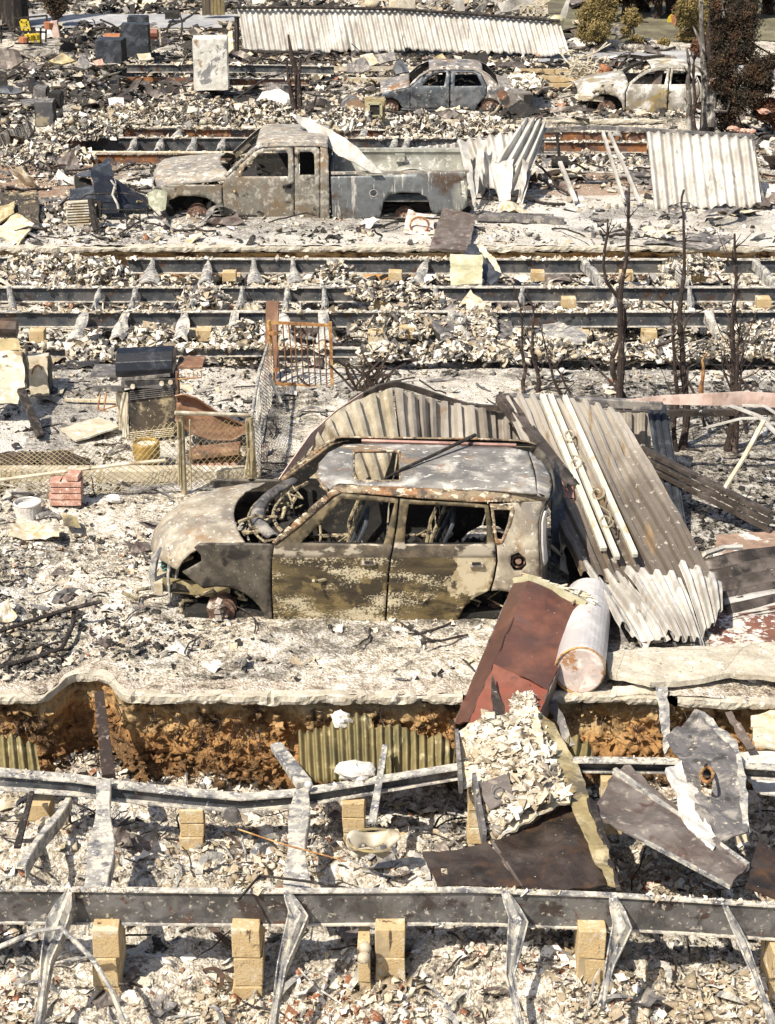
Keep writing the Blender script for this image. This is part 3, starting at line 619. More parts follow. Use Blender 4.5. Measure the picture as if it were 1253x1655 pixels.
scatter('rubble', -20, 5, 56.0, 82.0, 22000, .03, .26, .75, 8, lambda X, Y: tone_default(X, Y, 10, .4)-.4*(X < -5)*RNG.random(len(X)), lambda X, Y: 1-street(X, Y), .6, .9, None, .5, 'dim far rubble of the burnt lots beyond the long corrugated awning')
n_ = 2600; X_ = RNG.uniform(-4.4, 4.4, n_); t_ = RNG.random(n_)**.6
o = shards('earth_clods', np.stack([X_, edge1(X_)+.10-.22*t_**3+.10*(RNG.random(n_)-.5), -.12-.68*t_], -1), .012+.07*RNG.random(n_)**4, .1, RNG.random(n_), mat=M['dirt']); tag(o, 'brown and orange earth clods sticking out of the cut bank', 'earth', None, 'stuff')
m = MB()
for _ in range(70):
    x_ = random.uniform(-3.4, 3.4); q_ = Vector((x_, float(edge1(x_))+.04, random.uniform(-.35, -.08))); L_ = [q_]
    for _k in range(4): q_ = q_+Vector((random.uniform(-.05, .05), random.uniform(-.05, .01), random.uniform(-.08, .01))); L_.append(q_)
    m.tube(L_, random.uniform(.002, .006), 4)
o = m.build('roots', M['bark_burnt'], origin=(0, 0, 0)); tag(o, 'thin dark roots hanging from the cut bank', 'root', None, 'stuff')
# bigger papery sheets, sticks and wires lying in the rubble
def twigs(name, x0, x1, y0, y1, n, L, r0, mat, zf, label, curl=.3):
    m = MB()
    for _ in range(n):
        x = random.uniform(x0, x1); y = random.uniform(y0, y1)
        if any(a[0] < x < a[1] and a[2] < y < a[3] for a in KEEP): continue
        a = random.uniform(0, 6.283); l = L*random.uniform(.3, 1); z = float(zf(np.array([x]), np.array([y]))[0])+.02; p = Vector((x, y, z)); pts = [p]
        t = random.uniform(-.15, .5)*l; k = 5
        for i in range(k):
            a += random.uniform(-curl, curl)*1.2; p = p+Vector((math.cos(a)*l/k, math.sin(a)*l/k, t/k*random.uniform(-.4, 1.6))); pts.append(p)
        m.tube(pts, r0*random.uniform(.5, 1.3), 4)
    o = m.build(name, mat, origin=(0, 0, 0)); tag(o, label, 'debris', None, 'stuff'); return o
zC = lambda X, Y: zbase(X, np.minimum(Y, 30.0))+zdet(X, np.minimum(Y, 30.0))
twigs('charred_sticks', -3.3, 3.3, 10.9, 14.4, 120, .5, .009, M['wood_char'], fA, 'thin charred sticks and wires lying in the nearest ash')
twigs('ashen_sticks', -3.3, 3.3, 10.9, 14.4, 90, .45, .011, M['outrigger'], fA, 'pale ash coated sticks lying in the nearest rubble')
twigs('charred_sticks', -5, 5, 14.9, 23.5, 120, .6, .010, M['wood_char'], gz, 'charred sticks strewn over the driveway behind and beside the wagon')
twigs('charred_sticks', -6.5, 7, 24.2, 29.9, 220, .9, .014, M['wood_char'], zC, 'charred sticks and wires among the dark parallel beams')
twigs('ashen_sticks', -6.5, 7, 24.2, 29.9, 140, .9, .016, M['wood_pale'], zC, 'pale sticks among the dark parallel beams')
twigs('charred_sticks', -9, 9, 30.5, 45.0, 260, 1.2, .02, M['wood_char'], gz, 'charred sticks around the pickup truck and the lot behind it')
twigs('charred_sticks', -14, 8, 45.6, 60, 320, 1.6, .028, M['wood_char'], gz, 'charred sticks and rails among the farthest lots')
def ribbons(name, x0, x1, y0, y1, n, L, wd, mat, zf, label):
    m = MB()
    for _ in range(n):
        x = random.uniform(x0, x1); y = random.uniform(y0, y1)
        if any(a[0] < x < a[1] and a[2] < y < a[3] for a in KEEP): continue
        a = random.uniform(0, 6.283); l = L*random.uniform(.3, 1); z = float(zf(np.array([x]), np.array([y]))[0])+.01; k = 8; c = random.uniform(-2.5, 2.5); h = random.uniform(-.2, .9)*l; w_ = wd*random.uniform(.4, 1.3); tw = random.uniform(-1.5, 1.5)
        def fn(u, v):
            aa = a+c*v; return Vector((x+l*math.sin(c*v+.01)/(c+.01)*math.cos(a)-l*(1-math.cos(c*v))/(c+.01)*math.sin(a), y+l*math.sin(c*v+.01)/(c+.01)*math.sin(a)+l*(1-math.cos(c*v))/(c+.01)*math.cos(a), z+h*v*(1-v)))+(Vector((-math.sin(aa), math.cos(aa), 0))*math.cos(tw*v)+Vector((0, 0, 1))*math.sin(tw*v))*(u-.5)*w_
        m.grid(fn, 1, k)
    o = m.build(name, mat, origin=(0, 0, 0), solid=.003); tag(o, label, 'debris', None, 'stuff')
def rags(name, spec, n, zf, label, mats):
    for mi, mt in enumerate(mats):
        m = MB()
        for _ in range(n//len(mats)):
            x0, x1, y0, y1, s0, s1 = spec; x = random.uniform(x0, x1); y = random.uniform(y0, y1)
            if any(a[0] < x < a[1] and a[2] < y < a[3] for a in KEEP): continue
            z = float(zf(np.array([x]), np.array([y]))[0]); s = random.uniform(s0, s1); a = random.uniform(0, 6.28); t = random.gauss(0, .35); sd_ = random.randint(0, 999)
            w_ = s*random.uniform(.5, 1); R = Matrix.Rotation(a, 3, 'Z')@Matrix.Rotation(t, 3, 'X'); cu = random.uniform(-1, 1)*s*.5
            def fn(u, v):
                e = 1+.35*(float(vn(u*3+sd_, v*3, 2))-.5); q = Vector(((u-.5)*s*e, (v-.5)*w_*e, s*.28*(float(vn(u*3+sd_, v*3+9, 4))-.5)+cu*(u-.5)**2+.08*s*(float(vn(u*9+sd_, v*9, 6))-.5)))
                return Vector((x, y, z+.06*s+abs(t)*w_*.3))+R@q
            m.grid(fn, 6, 5)
        o = m.build(name, mt, origin=(0, 0, 0), solid=.006); tag(o, label+' '+('pale', 'cream', 'grey', 'rusty')[mi % 4], 'scrap', None, 'stuff')
RM = [M['white_rag'], M['cream_rag'], M['box_grey'], M['brown_plate']]
ribbons('metal_ribbons', -3.3, 3.3, 10.9, 14.4, 90, .45, .05, M['outrigger'], fA, 'pale bent metal strips in the nearest ash')
ribbons('metal_ribbons', -3.3, 3.3, 10.9, 14.4, 70, .4, .04, M['rust_plate'], fA, 'dark rusty bent metal strips in the nearest ash')
ribbons('metal_ribbons', -5, 5, 14.9, 23.6, 110, .45, .05, M['box_grey'], gz, 'grey bent metal strips on the wagon driveway and yard')
ribbons('metal_ribbons', -6.5, 7, 24.2, 29.9, 200, .9, .09, M['outrigger'], zC, 'pale bent metal strips among the dark parallel beams')
ribbons('metal_ribbons', -6.5, 7, 24.2, 29.9, 160, .9, .09, M['dark_metal'], zC, 'dark bent metal strips among the dark parallel beams')
ribbons('metal_ribbons', -9, 9, 31, 45.0, 220, 1.2, .12, M['box_grey'], gz, 'grey bent metal strips around the pickup and the lot behind it')
ribbons('metal_ribbons', -14, 8, 45.6, 60, 300, 1.7, .18, M['dark_metal'], gz, 'dark bent metal strips in the farthest lots')
rags('crumpled_scrap', (-3.3, 3.3, 11.0, 14.5, .06, .24), 90, fA, 'crumpled sheet scraps in the nearest ash,', RM)
rags('crumpled_scrap', (-4.6, 4.6, 14.9, 23.6, .06, .26), 90, gz, 'crumpled sheet scraps on the wagon driveway,', RM)
rags('crumpled_scrap', (-7, 7.5, 24.2, 30, .12, .5), 190, zC, 'crumpled sheet scraps between the dark beams,', RM)
rags('crumpled_scrap', (-9, 9, 30.4, 45, .15, .7), 200, gz, 'crumpled sheet scraps around the pickup truck,', RM)
rags('crumpled_scrap', (-15, 8, 45.5, 66, .2, .8), 240, gz, 'crumpled sheet scraps in the far lots,', RM)
# ---------------------------------------------------------------- burnt vehicles
class Side:
    """the near flank of a vehicle: sends photo-traced outlines onto a curved body side at distance Yn"""
    def __init__(s, Yn, W, zb, zr, tum, rail, xf, xr, cf=.4, cr=.4, z0=0.):
        s.Yn, s.W, s.zb, s.zr, s.tum, s.rail, s.xf, s.xr, s.cf, s.cr, s.z0 = Yn, W, zb, zr, tum, rail, xf, xr, cf, cr, z0
        s.Yc = Yn+W/2
    def inset(s, X, z):
        t = max(0, min(1.05, (z-s.zb)/(s.zr-s.zb))); r = s.tum*t**1.15
        k = max(0, min(1.1, (z-(s.zr-.12))/.12)); r += s.rail*k*k
        k = max(0, (s.zb-.12-z)/.5); r += .035*k*k-.012*math.exp(-((z-(s.zb-.1))/.05)**2)
        r += s.cf*max(0, s.xf-X)**2+s.cr*max(0, X-s.xr)**2
        return r
    def __call__(s, px, py):
        Y = s.Yn
        for _ in range(9):
            p = P(px, py, Y); Y = .45*Y+.55*(s.Yn+s.inset(p.x, p.z))
        return p
    def far(s, p): return Vector((p.x, 2*s.Yc-p.y, p.z))
    def panel(s, name, poly, mat, root, holes=(), step=9, thick=.018, both=True, fmat=None, dent=.0, seed=0, liner=False):
        def fn(x, y):
            p = s(x, y)
            if dent: p.y += dent*2*(float(fbm(p.x+seed, p.z, 4, seed, 3))-.5)
            return p
        V, Fc = patch(poly, fn, holes, step); o = mobj(name, V, Fc, mat, root, solid=thick, smooth=True)
        if thick < .031 and liner: mobj('cabin_shade_skin', [v+Vector((0, .035, 0)) for v in V], Fc, M['interior'], root)  # black skin added inside the panel so the cabin reads as shaded
        if both and liner: mobj('cabin_shade_skin', [s.far(v+Vector((0, .035, 0))) for v in V], Fc, M['interior'], root)
        if both:
            V2 = [s.far(v) for v in V]; mobj(name, V2, [f[::-1] for f in Fc], fmat or mat, root, solid=thick, smooth=True)
        return o
    def loft(s, name, line, mat, root, crown=.05, nv=16, thick=.015, endw=0, dent=.012, seed=0, v0=0, v1=1):
        near = [s(*q) for q in line]; fine = []
        for a, b in zip(near[:-1], near[1:]): fine += [lerp(a, b, t/4) for t in range(4)]
        fine.append(near[-1]); m = MB(); k = len(fine)-1
        def fn(u, v):
            p = fine[int(round(u*k))]; v = v0+(v1-v0)*v; q = s.far(p); e = 4*v*(1-v)
            r = lerp(p, q, v); r.z += crown*(1-(2*v-1)**4)+dent*2*(float(fbm(r.x+seed, r.y, 3.5, seed, 3))-.5)*min(1, e*3)
            r.x += endw*e; return r
        m.grid(fn, k, nv); return m.build(name, mat, root, solid=thick, smooth=True)
def hub(root, px, py, Y, r, mat=None, both=None, lugs=5):
    c = P(px, py, Y); m = MB()
    m.tube([c+Vector((0, .10, 0)), c+Vector((0, .0, 0))], r, 24); m.tube([c+Vector((0, .16, 0)), c+Vector((0, .04, 0))], [r*1.12, r*1.12], 24)
    m.tube([c+Vector((0, .02, 0)), c+Vector((0, -.05, 0))], [r*.72, r*.62], 20)
    m.tube([c, c+Vector((0, 1.2, 0))], r*.18, 8)
    h = m.build('hub', M['hub'], root)
    n = MB()
    for i in range(lugs):
        a = 6.283*i/lugs; q = c+Vector((math.cos(a)*r*.4, -.05, math.sin(a)*r*.4)); n.tube([q, q+Vector((0, -.03, 0))], r*.12, 6)
    n.tube([c+Vector((0, -.04, 0)), c+Vector((0, -.07, 0))], r*.2, 10)
    mobj('wheel_stud', n.v, n.f, M['alloy'], h)
    return c
def innards(name, root, S, x0, x1, zlo, zhi, y0, y1, mat, seed, n=26, r=.018, mat2=None):
    """charred lumps, brackets and pipes filling a compartment"""
    rr = random.Random(seed); m = MB()
    for _ in range(n):
        c = Vector((rr.uniform(x0, x1), rr.uniform(y0, y1), rr.uniform(zlo, zhi)*.6+zlo*.4)); R = Matrix.Rotation(rr.uniform(0, 3), 3, (rr.random(), rr.random(), rr.random()+.01))
        m.box(c, [rr.uniform(.05, .28) for _ in range(3)], R)
    m.build(name, mat, root)
    m = MB()
    for _ in range(n//2):
        p = Vector((rr.uniform(x0, x1), rr.uniform(y0, y1), rr.uniform(zlo, zhi))); pts = [p]
        for _ in range(5): p = p+Vector((rr.uniform(-.18, .18), rr.uniform(-.16, .16), rr.uniform(-.10, .09))); pts.append(p)
        m.tube(pts, r*rr.uniform(.5, 1.3), 6)
    m.build('pipework', mat2 or M['wire_tan'], root)

# ---- boxy wagon in the middle of the picture
S = Side(16.15, 1.62, .80, 1.31, .10, .07, -1.75, 1.25, .5, .5)
car = thing('burnt_wagon', 'burnt out boxy small wagon with open sunroof hole, nearest of the wrecked vehicles', 'car', (-.2, 16.9, 0))
S.panel('fender', [(314,884.5),(322,878),(398,877.6),(443,879),(438,906),(437,939),(440,1000),(430,1009),(426,990),(419,977.7),(407,965.7),(393,956),(374,950),(350,948),(329,951),(312,938),(295,924),(326,907),(325,896)], M['soul_dark'], car, dent=.016)
fd = S.panel('door', [(444,880),(480,849),(500,833),(535,803),(551,797),(600,801),(644,806),(640,845),(634,882),(629,908),(625,954),(622,1004),(560,1004),(500,1002),(443,1000),(440,960),(440,906)], M['soul_side'], car, [[(486,877),(514,850),(553,806),(600,809),(638,813),(630,845),(620,879),(560,879)]], liner=True, dent=.016)
rd = S.panel('door', [(647,806),(700,810),(760,813),(789,816),(795,850),(800,882),(802,908),(797,935),(791,953),(768,964),(751,979),(742,996),(734,1008),(680,1007),(625,1005),(628,954),(632,908),(637,882),(643,845)], M['soul_side'], car, [[(661,814),(720,817),(783,820),(787,850),(787,879),(720,879.5),(654,879.5),(656,845)]], liner=True, dent=.016)
S.panel('rear_panel', [(792,816),(830,812),(883,809),(879,818),(873,829),(870,844),(870,880),(872,915),(873,950),(872,990),(868,1006),(852,1004),(849,985),(838,966),(820,955),(806,953),(794,954),(800,935),(805,908),(803,882),(798,850)], M['soul_hood'], car, [[(798,823),(825,824),(821,846),(811,872),(804,870)], [(826,897),(838,892),(849,901),(851,913),(843,922),(831,922),(825,912)]], liner=True, dent=.016)
S.panel('sill', [(430,1010),(442,1003),(560,1006.5),(734,1010.5),(741,1017),(600,1016)], M['soul_side'], car, thick=.05)
S.panel('roof_rail', [(533,797),(551,795.5),(600,799),(667,804.5),(760,811),(830,811),(884,808.5),(887,805),(868,799),(800,793),(740,791),(668,788.6),(600,786),(548,783.5),(538,788)], M['soul_rail'], car, step=6, liner=True)
S.panel('windscreen_pillar', [(440,876),(445,880),(486,848),(537,803),(551,797),(545,790),(534,793),(490,830),(462,854)], M['soul_rail'], car, step=6, thick=.04)
S.panel('window_frame', [(792,814),(829,816),(832,825),(826,848),(813,877),(801,881)], M['soul_rail'], car, [[(798,822),(825,824),(821,847),(811,873),(804,871)]], step=5, thick=.03)
def roofp(px, py):
    z = 1.30
    for _ in range(8):
        p = G(px, py, z); t = (p.y-S.Yc)/.62
        z = .5*z+.5*(1.292+.035*(1-t*t)-1.6*max(0, -.53-p.x)**2+.010*2*(float(fbm(p.x, p.y, 5, 3, 3))-.5)-.5*max(0, p.x-1.30)**2)
    return p
RO = [(533,791),(521,781),(514,767),(518,748),(531,733),(556,720),(600,718),(643,719),(768,722),(828,725),(853,731),(859,750),(864,769),(868,799),(800,793),(740,791),(668,788.6),(600,786),(548,783.5)]
V_, F_ = patch(RO, roofp, [[(573,733),(578,730.5),(640,730.5),(646,735),(647,778),(579,778),(572,772)]], 7)
mobj('roof', V_, F_, M['soul_roof'], car, solid=.02, smooth=True)
m = MB(); zz = 1.325                                                     # raised lip round the sunroof, far rail, rear spoiler seam
sr = [roofp(*q)+Vector((0, 0, .01)) for q in [(572,731),(646,731),(647,779),(579,779),(572,772),(572,731)]]
m.tube(sr, .012, 6); m.build('sunroof_frame', M['soul_rail'], car)
m = MB(); m.tube([roofp(x, 718+(x-580)*.03)+Vector((0, .06, .015)) for x in range(585, 860, 25)], .02, 6); m.build('roof_bar', M['pink_brown'], car)
sp = lambda x, y: G(x, y, 1.285-.9*max(0, (G(x, y, 1.28).x-1.33))**1.4)
V_, F_ = patch([(855,731),(872,745),(886,762),(891,785),(887,806),(869,799),(866,769),(861,750)], sp, (), 6); mobj('spoiler', V_, F_, M['soul_roof'], car, solid=.03, smooth=True)
V_, F_ = patch([(514,767),(518,748),(531,733),(549,722),(556,724),(540,736),(528,750),(526,768),(533,783),(531,791),(521,781)], lambda x, y: roofp(x, y)+Vector((-.01, 0, -.03)), (), 5); mobj('windscreen_header', V_, F_, M['soul_rail'], car, solid=.05, smooth=True)
m = MB()
def bonnet(u, v):
    e = 2*v-1; xn = -2.25+.30*abs(e)**3-.0*u; xc = -1.45+.20*e*e+.05*e; x = xn+(xc-xn)*u**.85
    z = float(np.interp(u, [0, .06, .16, .35, .7, 1], [.50, .60, .675, .735, .775, .775]))+.075*(1-e*e)*(.4+.6*min(1, u*3))
    z += .016*(float(fbm(x*1.2, v*3, 4, 12, 3))-.5)*2
    return Vector((x, S.Yn+.05+.05*(1-u)**3+(1.50-.1*(1-u)**3)*v, z))
m.grid(bonnet, 34, 34); m.build('bonnet', M['soul_hood'], car, solid=.014, smooth=True)
m = MB()                                                                 # scuttle arc below the missing windscreen
arc = lambda t, dx, z: Vector((-1.34+.24*(2*t-1)**2+.05*(2*t-1)+dx, S.Yn+.10+1.42*t, z))
m.grid(lambda u, v: arc(u, .05+.13*v, .80+.05*math.sin(v*3.1)), 24, 6); m.build('cowl', M['box_grey'], car, solid=.02, smooth=True)
m = MB(); m.tube([arc(t/12, .26, .80) for t in range(13)], .02, 6); m.tube([arc(t/12, .02, .77) for t in range(13)], .012, 6); m.build('cowl_seam', M['wire_tan'], car)
m = MB(); m.tube([Vector(S.far(S(*q))) for q in [(443,879),(486,845),(537,801),(560,790)]], .03, 8); m.build('windscreen_pillar', M['soul_rail'], car)
innards('engine', car, S, -2.05, -1.45, .05, .62, S.Yn+.22, S.Yn+1.35, M['interior'], 5, 34, .02)
innards('dashboard', car, S, -1.25, -.85, .30, .85, S.Yn+.12, S.Yn+1.45, M['interior'], 6, 30, .018)
innards('cabin_debris', car, S, -1.0, 1.2, .05, .5, S.Yn+.15, S.Yn+1.4, M['interior'], 8, 60, .018)
for xs in (-.42, .38):
    for ys in (.38, 1.12):
        m = MB(); c = Vector((xs, S.Yn+ys, .18))
        m.tube([c+Vector((0, -.2, 0)), c+Vector((.05, -.22, .3)), c+Vector((.22, -.18, .72)), c+Vector((.24, 0, .82)), c+Vector((.22, .18, .72)), c+Vector((.05, .22, .3)), c+Vector((0, .2, 0))], .02, 6)
        m.tube([c+Vector((-.4, -.22, .12)), c+Vector((.05, -.22, .14)), c+Vector((.05, .22, .14)), c+Vector((-.4, .22, .12))], .02, 6)
        for k in range(5): m.tube([c+Vector((.05+.04*k, -.2, .25+.1*k)), c+Vector((.05+.04*k, .2, .25+.1*k))], .006, 4)
        m.build('seat_frame', M['wire_tan'] if ys > 1 else M['black_sheet'], car)
m = MB(); m.box((-.25, S.Yc, .03), (3.3, 1.45, .05)); m.build('floor_pan', M['interior'], car)
m = MB(); m.bar(P(262,944,16.42), P(372,957,16.42), .08, .11); m.build('chassis_rail', M['olive_plate'], car)
m = MB(); m.bar(P(256,952,16.35), P(262,950,16.35)+Vector((.02, 1.25, 0)), .08, .12); m.build('bumper_beam', M['scorched_cream'], car)
m = MB(); m.tube([P(271,884,16.4), P(275,905,16.35), P(272,930,16.33), P(275,972,16.3)], [.012,.02,.016,.012], 6); m.tube([P(294,888,16.5), P(287,920,16.5), P(283,945,16.5)], .016, 6)
m.tube([P(262,885,16.5), P(251,903,16.45), P(247,925,16.42), P(250,955,16.4)], [.02,.035,.04,.03], 6); m.tube([P(262,885,16.6), P(300,889,16.7)], .02, 6); m.build('radiator_frame', M['outrigger'], car)
m = MB()
for i in range(4): m.tube([P(256+3*i,910+6*i,16.6), P(266+2*i,908+5*i,16.62)], .006, 4)
m.build('wiring', M['blue_rag'], car)
m = MB(); m.add([P(300,905,16.62),P(440,905,16.75),P(440,985,16.75),P(300,960,16.62)], [(0,1,2,3)]); m.build('wheel_well_shade', M['interior'], car, solid=.01)  # flat black sheet, paints the shade inside the wheel well
m = MB(); m.add([P(735,930,16.75),P(872,930,16.75),P(872,1000,16.75),P(735,1000,16.75)], [(0,1,2,3)]); m.build('wheel_well_shade', M['interior'], car, solid=.01)  # same painted dark behind the rear wheel opening
hub(car, 358, 990, 16.22, .125); hub(car, 801, 1000, 16.35, .12)
m = MB(); n_ = 40
for i in range(7): m.box(P(344+random.uniform(-8,14), 984+random.uniform(-12,16), 16.12+random.uniform(-.03,.03)), (.06, .04, .05), Matrix.Rotation(i*1.3, 3, (1,.4,.6)))
m.build('melted_rim', M['alloy'], car)
m = MB(); m.box(P(596,910,16.12), (.13, .02, .045)); mobj('door_handle', m.v, m.f, M['alloy'], fd, bevel=.008)
m = MB(); m.box(P(770,913,16.12), (.13, .02, .045)); mobj('door_handle', m.v, m.f, M['alloy'], rd, bevel=.008)
m = MB(); m.box(P(596,909,16.105), (.08, .02, .022)); mobj('handle_recess', m.v, m.f, M['interior'], fd)
m = MB(); m.box(P(770,911,16.105), (.08, .02, .022)); mobj('handle_recess', m.v, m.f, M['interior'], rd)
m = MB()
for x in (0,): m.tube([P(838,907,16.2)+Vector((.06*math.cos(a), 0, .06*math.sin(a))) for a in np.linspace(0, 6.3, 14)], .012, 6)
m.tube([P(838,907,16.24), P(838,907,16.16)], .03, 8); m.build('fuel_filler', M['hub'], car)
zr_ = [(809,1.20),(829,1.12),(844,1.04),(882,.82),(915,.62),(950,.40),(1004,.06)]
m = MB()
def tailg(u, v):
    yy = 809+(1004-809)*v; xx = np.interp(yy, [809,829,844,880,915,1004], [884,873,870,870,873,869]); p = S(float(xx), float(yy))
    y = p.y+(2*S.Yc-2*p.y)*u; return Vector((p.x+.01+.10*(1-abs(2*u-1)**3), y, p.z))
m.grid(tailg, 20, 24); m.build('tailgate', M['soul_dark'], car, solid=.02, smooth=True)
m = MB(); m.grid(lambda u, v: tailg(.01+.085*u, .09+.45*v)+Vector((.02, -.02, 0)), 5, 10); m.build('tail_lamp', M['tank'], car, solid=.015, smooth=True)
rod = MB(); rod.tube([roofp(610,777)+Vector((0,0,-.02)), roofp(650,763)+Vector((0,0,.03)), roofp(700,744)+Vector((0,0,.05)), roofp(740,729)+Vector((0,0,.08)), roofp(768,719)+Vector((0,0,.10))], [.010,.014,.016,.018,.02], 7)
rodo = rod.build('charred_stick', M['wood_char']); tag(rodo, 'charred crooked stick lying across the roof of the boxy wagon', 'stick')

# ---- pickup truck
T = Side(32.05, 1.95, .73, 1.27, .14, .06, -3.55, 1.1, .5, .25)
tr = thing('burnt_pickup', 'burnt out extended cab pickup truck with an empty pale cargo bed', 'pickup truck', (-1.2, 33, 0))
T.panel('fender', [(249,303),(258,299),(300,298.5),(359,299),(359,320),(362,343),(367,358),(360.5,357),(354.5,339),(347,327),(335,320),(316,316.5),(290,316.5),(275.5,323),(269.5,322),(268,311),(258,306)], M['truck'], tr, step=6)
fd = T.panel('door', [(360,298),(366,288),(390,265),(414,244),(425,239.5),(467,238),(473,240),(475,262),(475.5,300),(475,356),(420,356.5),(369,357.5),(363,343),(361,320)], M['truck'], tr, [[(390,285),(395,272),(419,249),(428,245.5),(462,243),(466,250),(466,285)]], step=6, liner=True)
T.panel('door', [(476.5,238),(512,238),(517,242),(517,300),(517,356.5),(477,356.5)], M['truck'], tr, [[(482,250),(485,245.5),(504,245.5),(508,250),(509,282.6),(484,282.6)]], step=6, liner=True)
T.panel('cab_corner', [(518,238),(529,240),(531,250),(532,300),(533,357),(518,357)], M['truck'], tr, step=5, liner=True)
T.panel('roof_gutter', [(366,287),(390,263),(414,242.5),(425,238),(467,236.5),(515,236.5),(530,239),(529,234),(515,231.5),(467,230.5),(420,233),(408,239),(386,260),(362,284)], M['truck_hood'], tr, step=5, liner=True)
T.panel('bed_side', [(535,285.5),(600,284),(660,281),(754,277),(756,300),(755,333),(745,341),(700,344),(696,338),(694,328),(689,317.6),(677,312),(648,311),(629,315),(620,326),(615,351),(580,355),(538,358)], M['truck_bed'], tr, [[(599,309),(603,306),(608,307),(610,312),(607,317),(602,317.5),(599,314)], [(745,293),(752,291),(753,318),(747,320)]], step=7)
T.loft('roof', [(414,238),(425,233),(440,231),(467,230.5),(500,231),(520,232.5),(530,236)], M['truck_hood'], tr, .06, 16, seed=3)
m = MB()
def tb(u, v):
    e = 2*v-1; x = -4.02+.14*abs(e)**3+(1.20+.0*u)*u+.12*u*(e*e-.5); z = float(np.interp(u, [0, .05, .2, .6, 1], [.47, .54, .58, .62, .66]))+.17*(1-e**4)+.012*math.sin(e*14)
    return Vector((x, T.Yn+.08+1.79*v, z+.02*(float(fbm(x, v*3, 4, 3, 3))-.5)))
m.grid(tb, 30, 30); m.build('bonnet', M['truck_hood'], tr, solid=.015, smooth=True)
m = MB(); m.grid(lambda u, v: Vector((-4.05+.03*v+.1*abs(2*u-1)**3, T.Yn+.15+1.65*u, .50-.33*v)), 14, 6); m.build('grille_panel', M['truck_hood'], tr, solid=.03)
m = MB()
q = [P(240,312,32.1),P(252,306,32.02),P(262,308,32.0),(P(271,312,32.0))]; bq = [P(243,336,32.1),P(252,340,32.02),P(262,341,32.0),P(268,338,32.0)]
m.grid(lambda u, v: lerp(q[int(round(u*3))], bq[int(round(u*3))], v), 3, 4); m.build('bumper', M['plastic_green'], tr, solid=.05)
m = MB(); m.add([P(400,236,33.75),P(404,233,33.7),P(372,262,33.85),P(366,268,33.9)], [(0,1,2,3)]); m.build('windscreen_pillar', M['truck'], tr, solid=.05)
innards('engine', tr, T, -3.8, -2.9, .0, .5, T.Yn+.3, T.Yn+1.6, M['interior'], 15, 40, .02)
innards('dashboard', tr, T, -2.7, -2.3, .3, .78, T.Yn+.2, T.Yn+1.7, M['interior'], 16, 30, .02)
innards('cabin_debris', tr, T, -2.3, -1.2, .1, .6, T.Yn+.2, T.Yn+1.7, M['interior'], 17, 40, .02, M['interior'])
cab = MB(); xb = -1.02
cab.grid(lambda u, v: Vector((xb, T.Yn+.1+1.75*u, .1+.72*v)), 6, 4); cab.grid(lambda u, v: Vector((xb, T.Yn+.2+.28*u, .8+.45*v)), 2, 3); cab.grid(lambda u, v: Vector((xb, T.Yn+1.5+.28*u, .8+.45*v)), 2, 3)
cab.build('cab_back', M['black_sheet'], tr, solid=.02)
m = MB(); m.grid(lambda u, v: Vector((-.95+2.3*u, T.Yn+.1+1.75*v, .28+.01*math.sin(v*60))), 10, 60); m.build('bed_floor', M['truck_in'], tr, solid=.02)
m = MB(); yf = 2*T.Yc-T.Yn-.13
m.grid(lambda u, v: Vector((-.95+2.33*u, yf-.02*math.sin(v*6.3), .28+.5*v)), 24, 12); m.box((.22, yf-.06, .68), (.16, .08, .12)); m.bar((-.95, yf+.03, .80), (1.38, yf+.03, .80), .1, .05)
for xx in (-.93, 1.34): m.box((xx, yf-.03, .52), (.06, .05, .46))
m.build('bed_wall', M['truck_in'], tr, solid=.01)
for yy in (yf-.22, T.Yn+.30):
    m = MB(); m.grid(lambda u, v: Vector((-.05+.95*u, yy-.18+.36*v, .29+.26*math.sin(math.pi*u)**.55)), 18, 3); m.build('wheel_tub', M['truck_in'], tr, solid=.012, smooth=True)
m = MB(); m.box((-.95, T.Yc, .53), (.04, 1.75, .5)); m.build('bed_front', M['black_sheet'], tr)
m = MB(); m.bar((-.95, T.Yn+.04, .775), (1.37, T.Yn+.06, .80), .07, .04); m.build('bed_rail', M['truck_hood'], tr)
for a, b in ((268, 372), (612, 700)):
    m = MB(); m.add([P(a,300,32.6),P(b,300,32.6),P(b,356,32.6),P(a,356,32.6)], [(0,1,2,3)]); m.build('wheel_well_shade', M['interior'], tr, solid=.01)  # black sheets standing in for shaded wheel wells
m = MB(); m.bar(P(560,333,32.5), P(760,340,32.5), .1, .14); m.bar(P(620,340,32.4), P(700,326,32.5), .04, .05); m.build('chassis_rail', M['interior'], tr)
hub(tr, 319, 349, 32.15, .165); hub(tr, 655, 352, 32.3, .17)
m = MB(); m.box(P(464,302,32.0), (.15, .03, .06)); mobj('door_handle', m.v, m.f, M['interior'], fd, bevel=.01)
m = MB(); m.tube([P(604,312,32.05)+Vector((.065*math.cos(a), 0, .065*math.sin(a))) for a in np.linspace(0, 6.3, 14)], .01, 5); m.build('fuel_filler', M['alloy'], tr)

